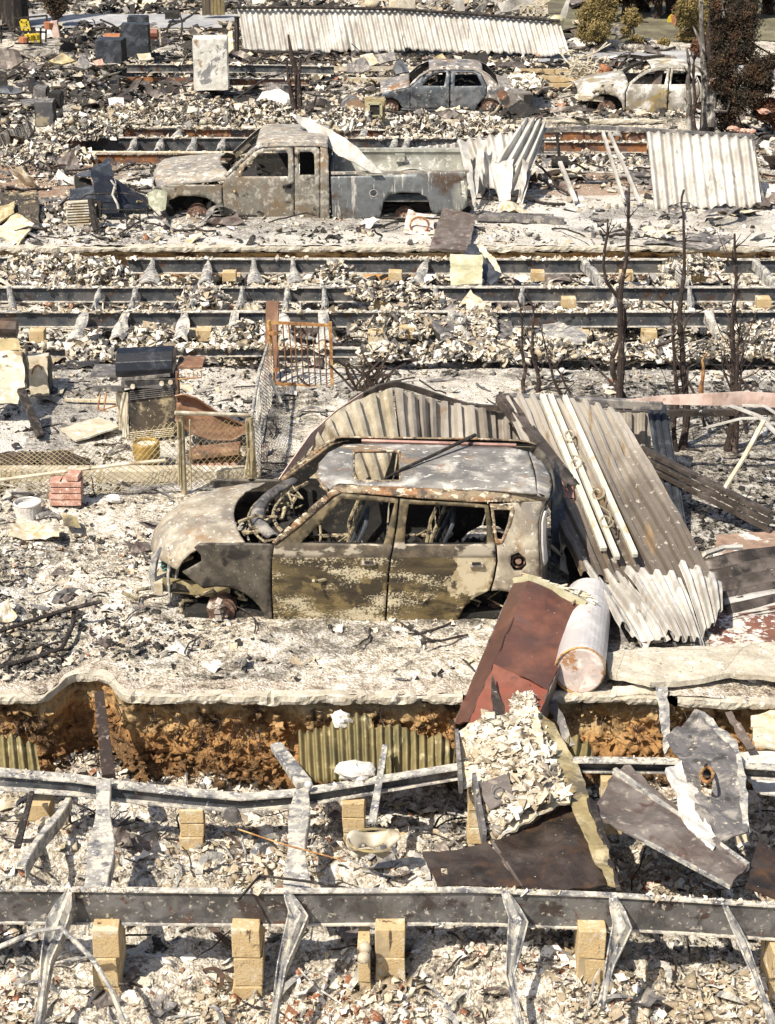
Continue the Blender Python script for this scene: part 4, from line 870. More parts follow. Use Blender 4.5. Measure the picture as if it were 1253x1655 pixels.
# ---- sedan
D = Side(47.1, 1.68, -.36, .03, .14, .05, -.3, 2.9, .5, .22)
sdn = thing('burnt_sedan', 'burnt out dark blue grey sedan with a rusty rear pillar and ash on its boot', 'car', (1.7, 47.9, -.95))
D.panel('fender', [(617,150),(640,146),(664,141),(663,160),(662,174),(652,175),(648,170),(643,162),(636,158.5),(626,158),(619,160)], M['sedan'], sdn, step=5, thick=.03)
D.panel('door', [(664,140.5),(681,125),(695,116.5),(712,114),(728,114),(726,140),(726,176),(700,175.5),(663,174.8)], M['sedan'], sdn, [[(682,138.5),(693,125),(704,118.5),(722,116.5),(718,139)]], step=5, thick=.03, liner=True)
D.panel('door', [(729,114),(750,114),(767,115),(778,120),(787,139),(786,154),(781,160),(773,168),(768,177),(728,176)], M['sedan'], sdn, [[(734.5,139.5),(736.5,117),(765,117.5),(772,123),(779,138.7)]], step=5, thick=.03, liner=True)
D.panel('rear_panel', [(768,114),(781,117),(791,124),(806,139),(830,147),(857,150),(861,154),(857,170),(840,177),(826,178),(814,177),(811,170),(803,162),(791,158),(783,160),(787,153),(788,139),(779,120)], M['sedan_rust'], sdn, step=5, thick=.03, liner=True)
D.panel('sill', [(648,175),(663,175.5),(726,177),(768,178),(768,181),(700,181),(648,178)], M['black_sheet'], sdn, step=6, thick=.05)
D.panel('roof_gutter', [(664,140),(680,124),(695,115),(712,112.5),(767,113.5),(782,117),(792,124),(806,138),(803,134),(790,120),(780,114),(767,110.5),(712,109.5),(694,112),(678,121),(662,137)], M['sedan_rust'], sdn, step=5, thick=.03, liner=True)
D.loft('roof', [(694,112.5),(704,110.5),(720,109.7),(745,110),(767,110.8),(780,114)], M['sedan_rust'], sdn, .06, 12, seed=2)
D.loft('bonnet', [(615,151),(628,147.5),(645,144),(662,140.5)], M['sedan_rust'], sdn, .09, 12, seed=4)
D.loft('boot_lid', [(806,139),(818,143),(832,147),(848,149),(858,151),(861,155)], M['sedan_rust'], sdn, .05, 12, seed=5)
D.loft('rear_panel', [(861,154),(860,160),(857,171)], M['sedan'], sdn, .0, 10, seed=6)
m = MB(); m.box(P(853,160,47.15), (.2, .12, .22)); m.build('tail_lamp', M['interior'], sdn)
m = MB(); m.tube([P(812,153,47.1), P(812,153,47.02)], .12, 14); m.build('fuel_filler', M['beam_rust'], sdn)
m = MB(); m.box((1.75, D.Yc, -.66), (3.6, 1.2, .32)); m.build('dark_filler', M['interior'], sdn)  # black block added so the cabin looks dark below the windows
innards('cabin_debris', sdn, D, .6, 2.5, -.6, -.25, D.Yn+.2, D.Yn+1.5, M['interior'], 22, 30, .02)
hub(sdn, 792, 172, 47.15, .20); hub(sdn, 632, 173, 47.2, .18)
scat = RNG; nsh = 500; A_ = D.far(D(830,146)); 
cx = RNG.uniform(3.1, 3.75, nsh); cy_ = RNG.uniform(47.3, 48.6, nsh)
shards('boot_ash', np.stack([cx, cy_, -.40+.0*cx+.12*RNG.random(nsh)-.09*(cx-3.1)], -1), .05+.13*RNG.random(nsh)**2, .5, RNG.uniform(.5, .9, nsh), parent=sdn)

# ---- pale hatchback behind the burnt tree
U = Side(46.5, 1.70, -.34, .10, .16, .06, 5.6, 8.1, .25, .45)
suv = thing('burnt_hatchback', 'ash pale burnt hatchback half hidden behind the blackened tree on the right', 'car', (6.6, 47.3, -.95))
U.panel('fender', [(933,151),(945,143),(970,138),(1017,135),(1010,150),(1010,184),(1008,183),(1005,166),(998,157),(985,152.5),(972,152),(960,158),(955,163),(945,160)], M['suv'], suv, step=5, thick=.03)
U.panel('door', [(1018,135),(1034,122),(1048,114),(1066,110.5),(1083,110),(1080,137),(1077,186),(1012,184),(1012,150)], M['suv'], suv, [[(1022,136),(1032,127),(1047,118),(1064,114),(1079,113.5),(1074,136.6)]], step=5, thick=.03, liner=True)
U.panel('door', [(1085,110),(1108,111.5),(1118,115),(1128,130),(1131,150),(1124,164),(1116,180),(1108,187),(1079,186.5),(1082,137)], M['suv'], suv, [[(1084.5,136.6),(1088,114),(1107,115.5),(1116,120),(1122,136)]], step=5, thick=.03, liner=True)
U.panel('rear_panel', [(1110,111.5),(1142,116),(1153,128),(1166,150),(1170,165),(1168,178),(1158,182),(1156,172),(1148,164),(1136,163),(1126,166),(1132,150),(1129,130),(1119,115)], M['suv'], suv, [[(1125,121),(1138,124),(1145,136),(1133,136)]], step=5, thick=.03, liner=True)
U.panel('sill', [(1009,185),(1077,187.5),(1110,188.5),(1110,191),(1010,189)], M['suv'], suv, step=6, thick=.05)
U.panel('roof_gutter', [(1016,134.5),(1033,120.5),(1048,112),(1083,107.5),(1110,109.5),(1142,113.5),(1142,116.5),(1110,112),(1083,110.5),(1048,115),(1034,123),(1019,136)], M['suv'], suv, step=5, thick=.03, liner=True)
U.loft('roof', [(1053,111),(1066,109),(1083,107.5),(1110,109.5),(1130,112),(1143,115)], M['suv'], suv, .05, 12, seed=2)
U.loft('bonnet', [(934,151),(945,144),(970,139),(1000,136),(1015,135)], M['suv'], suv, .10, 12, seed=4)
U.loft('tailgate', [(1143,115),(1153,128),(1166,150),(1170,168)], M['suv'], suv, .0, 10, seed=6)
m = MB(); m.tube([U.far(U(1018,135)), U.far(U(1034,121)), U.far(U(1050,112))], .05, 6); m.build('windscreen_pillar', M['interior'], suv)
m = MB(); m.tube([U.far(U(1050,109))+Vector((0,0,.05)), U.far(U(1085,106))+Vector((0,0,.05))], .04, 6); m.build('roof_bar', M['interior'], suv)
m = MB(); m.tube([P(934,156,46.6), P(934,158,48.0)], .07, 8); m.bar(P(934,157,46.6), P(975,160,46.7), .12, .12); m.build('bumper_beam', M['cream_rag'], suv)
m = MB(); m.box((6.65, U.Yc, -.68), (3.0, 1.2, .3)); m.build('dark_filler', M['interior'], suv)  # added black block, hides the unbuilt seats and darkens the cabin
innards('cabin_debris', suv, U, 6.2, 8.0, -.6, -.28, U.Yn+.2, U.Yn+1.5, M['interior'], 32, 26, .02)
innards('engine', suv, U, 4.9, 5.7, -.85, -.42, U.Yn+.2, U.Yn+1.5, M['interior'], 33, 30, .02)
m = MB(); m.bar(P(1063,137,46.8), P(1066,115,46.9), .2, .12); m.build('inner_pillar', M['rust_plate'], suv)
hub(suv, 981, 176, 46.6, .19); hub(suv, 1140, 178, 46.6, .18)
# ---------------------------------------------------------------- steel beams of the burnt mobile homes
def crust(root, pts, wd, s, n, seed=0):
    r = RNG; t = r.random(n)*(len(pts)-1); i = np.minimum(t.astype(int), len(pts)-2); f = t-i; A = np.array([tuple(p) for p in pts])
    keep = vn(A[i, 0]*(1-f)*2+A[i+1, 0]*f*2, t*0, seed+40) > .36; i = i[keep]; f = f[keep]; m = len(i)
    C = A[i]*(1-f)[:, None]+A[i+1]*f[:, None]; C[:, 1] += (r.random(m)-.5)*wd; C[:, 2] += .006
    shards('ash_crust', C, s*(.25+1.5*r.random(m)**3), .6, r.uniform(.3, .85, m), parent=root)
def beam(label, path, Y, h, fl, mat, group, twist=None, cs=.02, cn=500, zoff=0, tmat=None):
    pts = []
    for a, b in zip(path[:-1], path[1:]):
        k = max(1, int(abs(b[0]-a[0])/40)); pts += [P(a[0]+(b[0]-a[0])*t/k, a[1]+(b[1]-a[1])*t/k, Y) for t in range(k)]
    pts.append(P(*path[-1], Y)); n = len(pts)
    root = thing('steel_beam', label, 'beam', pts[n//2]-Vector((0, 0, h)), group)
    m = MB(); m.grid(lambda u, v: pts[int(round(u*(n-1)))]+Vector((0, (twist(u)*v*h if twist else 0)+.012*(float(vn(u*n*.7, v*2, 5))-.5), -h*v)), n-1, 4)
    m.build('web', mat, root, solid=.012)
    m = MB()
    for vv in (0, 1):
        m.grid(lambda u, v: pts[int(round(u*(n-1)))]+Vector((0, (twist(u)*vv*h if twist else 0)+fl*(v-.5), -h*vv+(.30*twist(u)*fl*(.5-v) if twist else 0)+.004*(float(vn(u*n*2, v, 3))-.5))), n-1, 2)
    m.build('flange', tmat or M['beam_ash'], root, solid=.012)
    crust(root, pts, fl, cs, cn, int(abs(Y*10)))
    return root, pts
def outrig(root, A, B, wA, wB, hA, hB, mat=None, bend=.03, seed=0, nm='outrigger'):
    A = Vector(A); B = Vector(B); d = (B-A).normalized(); s = d.cross(Vector((0, 0, 1))).normalized(); m = MB()
    def sp(t): return lerp(A, B, t)+s*bend*math.sin(t*3+seed)+Vector((0, 0, bend*.7*math.sin(t*5+seed)))
    f1 = lambda u, v: sp(v)+s*((u-.5)*(wA+(wB-wA)*v))*(1+.2*math.sin(v*9+seed))
    m.grid(f1, 3, 10)
    f2 = lambda u, v: sp(v)-s*(.5*(wA+(wB-wA)*v))*(1+.2*math.sin(v*9+seed))-Vector((0, 0, u*(hA+(hB-hA)*v)))
    m.grid(f2, 2, 10); return m.build(nm, mat or M['outrigger'], root, solid=.01)
gN = 'long steel beams of the burnt mobile home frames'
b1, p1 = beam('long grey blistered steel beam nearest the camera, resting on tan block piers', [(-900,1434),(0,1436),(400,1440),(760,1438),(1000,1447),(1253,1463),(1380,1472),(1900,1480)], 11.57, .275, .055, M['beam_near'], gN, cs=.022, cn=1500)
b2, p2 = beam('sagging twisted steel beam at the foot of the orange earth bank', [(-700,1243),(0,1248),(120,1258),(190,1268),(300,1280),(390,1288),(470,1282),(560,1268),(640,1255),(745,1238),(940,1228),(1080,1230),(1253,1240),(1380,1250),(1800,1250)], 13.45, .11, .11, M['beam'], gN, twist=lambda u: -.35*math.sin(u*7), cs=.02, cn=900)
for (a, b, c, d, w1, w2) in [((112,1440),(92,1490),(74,1552),(60,1660),.14,.05), ((464,1442),(482,1480),(455,1562),(438,1665),.13,.05), ((816,1441),(838,1490),(824,1575),(842,1665),.13,.05), ((990,1446),(1006,1500),(985,1560),(972,1625),.13,.05), ((1172,1464),(1200,1525),(1225,1590),(1252,1660),.08,.05)]:
    A = P(*a, 11.52); B = P(*b, 11.36); C_ = P(*c, 11.05); D_ = P(*d, 10.70)
    m = MB()
    L = [(A, w1*.35), (lerp(A, B, .5), w1*.8), (B, w1), (lerp(B, C_, .5), w1*.75), (C_, w1*.45), (lerp(C_, D_, .5), w2*.8), (D_, w2)]
    m.grid(lambda u, v: L[int(round(v*6))][0]+Vector(((u-.5)*L[int(round(v*6))][1], .02*math.sin(u*5+v*7), .03*math.sin(u*9+v*4))), 3, 6)
    m.grid(lambda u, v: L[int(round(v*6))][0]+Vector((.5*L[int(round(v*6))][1], .07*u, -.10*u)), 1, 6)
    m.build('outrigger', M['outrigger'], b1, solid=.012)
for (a, b, w1, w2, Y2) in [((172,1262),(148,1440),.10,.20,11.7), ((483,1275),(486,1440),.12,.17,11.7), ((105,1285),(40,1400),.05,.05,12.1)]:
    outrig(b2, P(*a, 13.4), P(*b, Y2), w1, w2, .10, .12, M['beam_ash'], .03, a[0], 'crossmember')
gP = 'tan concrete block piers under the beams'
def pier(px, pyb, pyt, Y, w_=.2, dpt=.4, label='', nb=None, lean=0, name='block_pier'):
    c = P(px, pyb, Y); zt = P(px, pyt, Y).z; h = zt-c.z; n = nb or max(1, round(h/.2)); root = thing(name, label, 'pier', c, gP)
    for i in range(n+1 if nb is None and h-n*.2 > .06 else n):
        hh = h/n; z = c.z+hh*(i+.5); m = MB(); j = random.uniform(-.008, .008)
        m.box(Vector((c.x+j+lean*i, Y+dpt/2+j, z)), (w_, dpt, hh-.008), Matrix.Rotation(random.uniform(-.03, .03), 3, 'Z'))
        for q in m.v: q += Vector((random.uniform(-.006,.006), random.uniform(-.006,.006), random.uniform(-.005,.005)))
        m.build('block', M['block'], root, bevel=.007)
    m = MB(); m.box(Vector((c.x, Y+dpt/2, c.z+h/2)), (w_-.02, dpt-.02, h-.02)); m.build('mortar', M['mortar'], root)
    return root
for i, (x, yb, yt, w_, lab) in enumerate([(176,1640,1503,.18,'tan block pier under the nearest beam, leftmost one'), (402,1640,1503,.205,'tan block pier under the nearest beam left of the middle'), (630,1640,1503,.21,'tan block pier with dark drips under the nearest beam, near the middle'), (589,1640,1535,.085,'narrow short block stub beside the middle pier of the nearest beam'), (952,1640,1505,.20,'leaning tan pier below the dark rust plates, under the nearest beam'), (1262,1660,1540,.2,'tan block pier at the right edge under the nearest beam')]):
    pier(x, yb, yt, 11.42 if w_ > .1 else 11.35, w_, .4, lab, 3 if w_ > .1 else 2)
for (x, yb, yt, w_, lab) in [(68,1385,1278,.19,'tan block pier under the sagging beam at the left'), (311,1375,1288,.19,'square tan pier under the lowest sag of the second beam'), (573,1372,1276,.18,'cracked tan block pier under the second beam near the middle'), (767,1365,1262,.12,'tan pier half hidden left of the ash filled tray'), (988,1350,1240,.18,'tan pier behind the leaning dark channel plate')]:
    pier(x, yb, yt+22, 13.36, w_, .2, lab, 3)
gM = gN
mid = {}
mid[1], _ = beam('dark steel beam close below the pickup driveway, starting at a rubble mound', [(205,418),(1600,420)], 29.0, .22, .10, M['beam'], gM, cs=.04, cn=1500)
beam('short end of a dark beam at the left edge below the rusty steel boxes', [(-60,415),(48,416)], 29.0, .22, .10, M['beam'], gM, cs=.04, cn=150)
mid[2], _ = beam('dark blue grey steel beam, second one below the pickup driveway', [(-400,464),(1600,464)], 27.4, .215, .10, M['beam'], gM, cs=.04, cn=2000)
mid[3], _ = beam('dark blue grey steel beam, third one below the pickup driveway', [(-400,504),(1600,503)], 26.1, .215, .10, M['beam'], gM, cs=.04, cn=2000)
mid[4], _ = beam('low buried steel beam just behind the gas grill and the rusty gate', [(-60,562),(430,561),(900,566),(1340,580)], 25.0, .12, .09, M['beam'], gM, cs=.06, cn=4000)
def wedge(root, top, base, w1, w2, Yt, Yb, mat=None, seed=0, nm='outrigger'):
    A = P(*top, Yt); B = P(*base, Yb); m = MB()
    m.grid(lambda u, v: lerp(A, B, v)+Vector(((u-.5)*(w1+(w2-w1)*v)*(1+.25*math.sin(v*8+seed)), .04*math.sin(u*6+seed), .05*math.sin(u*3.14)*(.3+v)+.02*math.sin(v*11+seed))), 4, 8)
    m.grid(lambda u, v: lerp(A, B, v)+Vector((-.5*(w1+(w2-w1)*v), .02*u, -.14*u)), 2, 8)
    return m.build(nm, mat or M['outrigger'], root, solid=.012)
for (x, xb, a, b) in [(247,240,.03,.30), (338,332,.03,.24), (410,412,.03,.22), (473,478,.03,.20), (535,545,.08,.42), (690,672,.05,.25)]: wedge(mid[1], (x,420), (xb,461), a, b, 28.95, 27.6, None, x)
for (x, xb) in [(945,978), (1085,1115), (1222,1256)]: wedge(mid[1], (x,421), (xb,461), .10, .07, 28.95, 27.5, None, x)
for (x, xb) in [(14,22), (162,152), (220,212), (318,308), (392,388), (465,462), (524,526), (705,700), (845,840), (995,990), (1115,1118)]: wedge(mid[2], (x,466), (xb,502), .05, .09, 27.3, 26.3, None, x)
for (x, xb) in [(138,120), (204,188), (300,292), (380,378), (458,464), (522,527)]: wedge(mid[3], (x,506), (xb,553), .10, .22, 26.05, 25.2, M['beam_ash'], x)
for (x, xb) in [(1145,1176), (730,760)]: wedge(mid[3], (x,506), (xb,553), .10, .08, 26.05, 25.2, M['beam_ash'], x)
k = 0
for (x, y, Y, where) in [(125,451,28.6,'left'), (371,449,28.6,'left of centre'), (640,449,28.6,'left of the cream sheet'), (870,449,28.6,'right of the blue black sheet'), (1012,449,28.6,'near the tall sapling'), (1130,451,28.6,'at the right')]:
    pier(x, y+6, y-9, Y, .21, .2, f'pale block under the highest dark beam, {where}', 1)
for (x, y, where) in [(338,497,'behind the grill'), (615,495,'above the rusty gate'), (920,492,'between two dark saplings'), (1235,492,'at the right edge')]:
    pier(x, y+6, y-9, 27.0, .21, .2, f'tan block under the second dark beam, {where}', 1)
for (x, y, where) in [(60,546,'at the left'), (330,545,'behind the grill lid'), (658,540,'left of the junk heap'), (608,548,'right of the gate'), (1050,548,'right of the tall sapling'), (940,550,'left of the tall sapling')]:
    pier(x, y+8, y-12, 25.7, .21, .2, f'tan block under the third dark beam, {where}', 1)
e1, _ = beam('rust orange frame beam with a pipe along it, behind the pickup cab', [(108,249),(445,247)], 38.9, .2, .09, M['beam_rust'], gN, cs=.05, cn=300)
e2, _ = beam('long dark frame beam behind the pickup roof and bed', [(135,222),(905,224)], 40.6, .33, .10, M['beam'], gN, cs=.05, cn=700)
e3, _ = beam('orange rusted frame beam, farthest of the three behind the pickup', [(155,207),(1050,213)], 42.0, .22, .10, M['beam_rust'], gN, cs=.06, cn=900)
beam('rusty beam seen through the gap between the white awning pieces', [(880,229),(1046,230)], 38.9, .2, .09, M['beam_rust'], gN, cs=.05, cn=200)
m = MB(); m.bar(P(157,207,42), P(103,256,38.7), .07, .3); m.build('end_beam', M['beam_rust'], e2)
for x in (219, 315, 362, 262, 640, 660): wedge(e2, (x,224), (x-8,246), .08, .16, 40.5, 39.2, None, x)
for x in (195, 290, 440, 590, 735, 1000): wedge(e3, (x,209), (x-4,222), .08, .2, 41.9, 40.8, None, x)
m = MB(); m.tube([P(128,246,38.7), P(440,247,38.7)], .03, 6); m.tube([P(122,246,38.6), P(124,275,38.0)], .04, 6); m.tube([P(135,240,38.6), P(142,272,38.0)], .05, 6); pp = m.build('pipe', M['cream_rag']); tag(pp, 'long cream pipe running along the rusty beam behind the pickup cab', 'pipe')
def skirt(label, pts, th, mat, Ys, cat='board', name='fallen_board', group=None, **k):
    o = plate(name, [P(x, y, Y) for (x, y), Y in zip(pts, Ys)], mat, thick=th, **k); tag(o, label, cat, group); return o
for i, (y0, y1, x0, x1) in enumerate([(111,120,832,960), (122,132,842,1000), (134,143,862,990), (125,134,560,680), (107,114,440,700), (125,131,205,330)]):
    Y = [51.9, 51.0, 50.2, 51.0, 52.2, 50.8][i]
    lab = ['topmost tan skirting board right of the sedan', 'middle tan skirting board right of the sedan', 'lowest tan skirting board above the sedan boot', 'tan board in front of the grey boxes left of the sedan', 'long pale board below the long corrugated awning', 'dark edged board left of the white fridge'][i]
    o = mobj('skirting_board', *(lambda m: (m.v, m.f))(MB().bar(P(x0, (y0+y1)/2, Y), P(x1, (y0+y1)/2+1, Y), .06, (y1-y0)/sc(Y))), [M['block'], M['block'], M['block'], M['wood_pale'], M['wood_pale'], M['beam_rust']][i]); tag(o, lab, 'board')
beam('dark beam left of the white fridge in the far lot', [(205,104),(315,104)], 51.5, .2, .1, M['beam'], gN, cs=.07, cn=100)
beam('dark beam right of the white fridge in the far lot', [(368,104),(540,107)], 51.5, .2, .1, M['beam'], gN, cs=.07, cn=120)
beam('rust dark beam in the far lot below the long awning', [(368,127),(500,127)], 49.6, .16, .1, M['beam_rust'], gN, cs=.07, cn=120)

# ---------------------------------------------------------------- corrugated awnings
aw = thing('corrugated_awning', 'long pale corrugated awning wall standing across the far lots', 'awning', G(650, 88, -.95))
wr = lambda u, v: .10*math.sin(u*23)*v*(1 if .3 < u < .75 else .3)+.18*(float(vn(u*14, v*2, 7))-.5)*v
corr('corrugated_sheet', P(383,13,56.3), P(640,16,56.0), P(655,84,55.4), P(395,84,55.8), 28, .035, M['white_metal'], aw, warp=wr, jag=.12, seed=3)
corr('corrugated_sheet', P(640,16,56.0), P(905,36,55.6), P(921,91,54.9), P(655,80,55.4), 29, .035, M['white_metal'], aw, warp=lambda u, v: wr(u*.6, v), jag=.10, seed=4)
m = MB(); m.tube([P(383,12,56.2), P(510,12,56.0), P(640,15,55.9), P(780,24,55.7), P(905,34,55.5)], .05, 6); m.tube([P(395,84,55.6), P(500,86,55.4)], .07, 6); m.build('frame_rail', M['wood_char'], aw)
pr = thing('corrugated_awning', 'upright pale ribbed awning panel standing right of the ladder', 'awning', G(1140, 340))
corr('corrugated_sheet', P(1045,214,34.2), P(1217,222,34.0), P(1232,332,32.7), P(1058,341,32.8), 11, .040, M['white_metal'], pr, warp=lambda u, v: .05*math.sin(u*9+v*3)*v, jag=.05, seed=6, spu=10)
m = MB(); m.bar(P(862,212,34.4), P(960,206,34.4), .08, .07); m.bar(P(960,206,34.4), P(1045,210,34.3), .08, .07); m.bar(P(1045,210,34.3), P(1220,220,34.1), .08, .06); m.tube([P(1217,222,34), P(1226,290,33.3), P(1238,338,32.8)], .03, 6); m.build('frame_rail', M['box_grey'], pr)
mdl = thing('collapsed_awning', 'crumpled white ribbed awning hanging behind the pickup tailgate', 'awning', G(830, 325))
corr('corrugated_sheet', P(848,192,34.2), P(884,207,34.2), P(846,322,32.8), P(796,268,33.2), 4, .06, M['white_metal'], mdl, warp=lambda u, v: .12*math.sin(v*4+u*3), jag=.3, seed=8)
corr('corrugated_sheet', P(738,228,34.3), P(838,214,34.3), P(850,318,33.3), P(772,310,33.3), 6, .06, M['white_metal'], mdl, warp=lambda u, v: .25*(float(vn(u*6, v*3, 4))-.5)*(.3+v), jag=.4, seed=9)
corr('corrugated_sheet', P(570,249,34.7), P(745,230,34.5), P(745,262,34.4), P(570,275,34.6), 13, .05, M['white_metal'], mdl, seed=10)
for pts, Ys in [([(742,225),(756,232),(770,325),(764,332),(750,270)], (33.8,33.8,32.6,32.6,33.2)), ([(776,226),(786,228),(768,330),(762,300)], (33.9,33.9,32.7,33.0)), ([(800,262),(830,256),(826,322),(806,326)], (33.4,33.4,32.7,32.7)), ([(845,255),(855,262),(843,328),(836,328)], (33.4,33.4,32.7,32.7))]:
    plate('torn_strip', [P(x, y, Y) for (x, y), Y in zip(pts, Ys)], M['white_metal'], mdl, .006, .03, .12)
stp = skirt('bent white flashing strip lying from the pickup cab roof down to its bed', [(470,185),(500,190),(560,224),(600,262),(619,280),(600,281),(548,252),(508,218)], .02, M['white_metal'], (33.0,33.0,32.6,32.1,31.95,31.95,32.3,32.7), 'metal strip', 'bent_flashing', dent=.05, freq=2, step=.1)
ld = thing('step_ladder', 'thin pale folding ladder leaning behind the ribbed awning panel', 'ladder', G(1000, 330))
m = MB()
for a, b in (((975,215),(1010,328)), ((985,215),(1036,330))): m.bar(P(*a,34.2), P(*b,32.9), .05, .05)
m.build('rail', M['white_metal'], ld); m = MB()
for t in (.2, .4, .6, .8): m.bar(lerp(P(975,215,34.2), P(1010,328,32.9), t), lerp(P(985,215,34.2), P(1036,330,32.9), t), .04, .03)
m.build('rung', M['white_metal'], ld)
m = MB(); m.bar(P(905,262,33.8), P(931,326,33.0), .07, .05); o = m.build('fallen_post', M['white_metal']); tag(o, 'short white post leaning on the driveway right of the crumpled awning', 'post')
sw = thing('awning_post', 'dark thin post with a round foot behind the truck driveway', 'post', P(906,265,35)); m = MB(); m.tube([P(900,215,35), P(905,262,35)], .03, 6); m.build('pole', M['wood_char'], sw); m = MB(); m.tube([P(905,262,35)+Vector((-.15,0,0)), P(905,262,35)+Vector((.15,0,0))], .12, 10); m.build('foot', M['interior'], sw)

fa = thing('folded_awning', 'khaki ribbed awning folded upright behind the boxy wagon', 'awning', G(640, 770))
corr('corrugated_sheet', P(634,628,19.5), P(462,778,18.5), P(565,880,18.0), P(662,846,18.7), 8, .05, M['khaki_metal'], fa, prof='trap', warp=lambda u, v: Vector((-.10, 0, .19))*math.sin(math.pi*u)*(1-.5*v), spu=20)
corr('corrugated_sheet', P(636,630,19.5), P(790,664,19.8), P(795,775,19.5), P(645,800,19.0), 8, .05, M['soot_metal'], fa, prof='trap', warp=lambda u, v: .08*math.sin(u*8+1)*(.5+v), spu=20)
corr('corrugated_sheet', P(788,662,19.85), P(1052,668,20.2), P(1052,775,19.9), P(793,775,19.5), 12, .045, M['soot_metal'], fa, prof='trap', spu=16)
m = MB(); L = [P(540,678,19.1), P(575,645,19.4), P(612,626,19.55), P(640,620,19.6), P(670,628,19.65), P(720,645,19.7), P(760,657,19.75), P(835,662,19.8)]
for a, b in zip(L[:-1], L[1:]): m.bar(a, b, .05, .06)
m.build('edge_rail', M['dark_metal'], fa)
m = MB(); L = [(446,792,18.2,.02), (470,762,18.4,.05), (505,715,18.7,.07), (545,675,19.1,.05), (590,640,19.4,.02)]
m.grid(lambda u, v: P(L[int(round(u*4))][0], L[int(round(u*4))][1], L[int(round(u*4))][2])+Vector((-.02, 0, .02+(v-.5)*2.2*L[int(round(u*4))][3])), 4, 2); m.build('flashing', M['pink'], fa, solid=.01)
def ons(px, py, dz=0.):
    Y = 18.
    for _ in range(20):
        p = P(px, py, Y); z = 1.0-.2436*(19.6-p.y)+dz; Y = .5*Y+.5*((7.7-z)/((7.7-p.z)/p.y))
    return P(px, py, Y)
ba = thing('fallen_awning', 'big sloping grey ribbed awning fallen right of the boxy wagon', 'awning', G(1060, 1000))
def rp(px, py, dz=0): p = ons(px, py, dz); return p
wv = lambda u, v: .05*math.sin(u*5+v*2)+.03*math.sin(v*7+u*11)
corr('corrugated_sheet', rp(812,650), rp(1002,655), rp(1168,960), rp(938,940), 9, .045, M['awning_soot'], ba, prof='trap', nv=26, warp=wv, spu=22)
corr('bent_end', rp(935,915,.012), rp(1012,930,.012), P(1084,1040,15.5), P(1003,1032,15.5), 4, .045, M['white_metal'], ba, prof='trap', nv=16, warp=lambda u, v: wv(u, 1)+.05*math.sin(v*2.5)-.01, jag=.12, spu=22, seed=2)
corr('bent_end', rp(1008,925,.016), rp(1100,938,.016), P(1141,1046,15.45), P(1080,1036,15.5), 4, .05, M['white_metal'], ba, prof='trap', nv=16, warp=lambda u, v: .05*math.sin(v*2.8+u), jag=.15, spu=22, seed=3)
corr('bent_end', rp(1096,915,.018), rp(1166,940,.018), P(1168,985,15.8), P(1138,1038,15.6), 3, .05, M['white_metal'], ba, prof='trap', nv=16, warp=lambda u, v: .05*math.sin(v*2.8), jag=.15, spu=22, seed=4)
m = MB(); m.bar(P(808,643,19.65), P(1070,655,19.75), .09, .10); m.build('top_rail', M['box_grey'], ba, bevel=.01)
m = MB()
m.bar(P(812,646,19.6)+Vector((0,0,.02)), ons(925,790,.12), .15, .10); m.bar(P(812,646,19.6)+Vector((-.03,0,.08)), ons(920,788,.19), .03, .03); m.build('side_rail', M['dark_metal'], ba)
m = MB(); A = ons(915,782,.12); m.bar(A, P(918,810,17.7), .12, .10); m.bar(P(918,808,17.7), P(914,900,17.3), .12, .05, w2=.10); m.build('bent_flashing', M['pink_brown'], ba)
m = MB(); L = [(1000,652,19.7,.03), (1070,648,19.7,.05), (1150,643,19.7,.07), (1200,645,19.7,.08), (1300,650,19.7,.08)]
m.grid(lambda u, v: P(*L[int(round(u*4))][:3])+Vector((0, .05*math.sin(u*9), .0+(v-.5)*2*L[int(round(u*4))][3])), 4, 3); m.build('twisted_flashing', M['pink'], ba, solid=.01)
for i, (a, b, w_) in enumerate([((877,640),(976,888),.065), ((890,640),(998,902),.055), ((913,642),(1027,898),.055)]):
    r_ = thing('awning_post', ['outermost white awning post lying on the sloping sheet', 'white awning post lying in the middle of the sloping sheet', 'white awning post bordering the iron scrolls on their right'][i], 'post', ons(*b, .07), 'white posts lying on the fallen awning')
    A = ons(*a, .12); B = ons(*b, .13); m = MB(); m.bar(A, B, w_, .05); m.build('post', M['post_white'], r_, bevel=.006)
    d = (B-A).normalized(); s_ = d.cross(Vector((0,0,1))).normalized(); m = MB(); m.bar(A+s_*w_*.28+Vector((0,0,.028)), B+s_*w_*.28+Vector((0,0,.028)), .012, .012); m.bar(A-s_*w_*.28+Vector((0,0,.028)), B-s_*w_*.28+Vector((0,0,.028)), .012, .012); m.build('ridge', M['post_white'], r_)
def curl(cx, cy, r0, r1, a0, a1, n=26): return [ons(cx+(r0+(r1-r0)*t/n)*math.cos(a0+(a1-a0)*t/n), cy+(r0+(r1-r0)*t/n)*math.sin(a0+(a1-a0)*t/n), .16) for t in range(n+1)]
scl = thing('iron_scroll', 'rusty wrought iron scrolls between two white posts on the fallen awning', 'ironwork', ons(950, 770, .1))
for pts in (curl(930, 748, 12, 4, -2, 5.5), curl(922, 704, 11, 4, 1, 8), curl(966, 797, 12, 4, -1, 6.5), curl(980, 842, 12, 5, 0, 7), [ons(920,715,.12), ons(928,728,.12), ons(940,742,.12)], [ons(956,790,.12), ons(962,812,.12), ons(985,828,.12), ons(990,845,.12)], [ons(936,757,.12), ons(950,775,.12), ons(960,790,.12)]):
    m = MB(); m.tube(pts, .011, 6); m.build('scroll', M['khaki_metal'], scl)
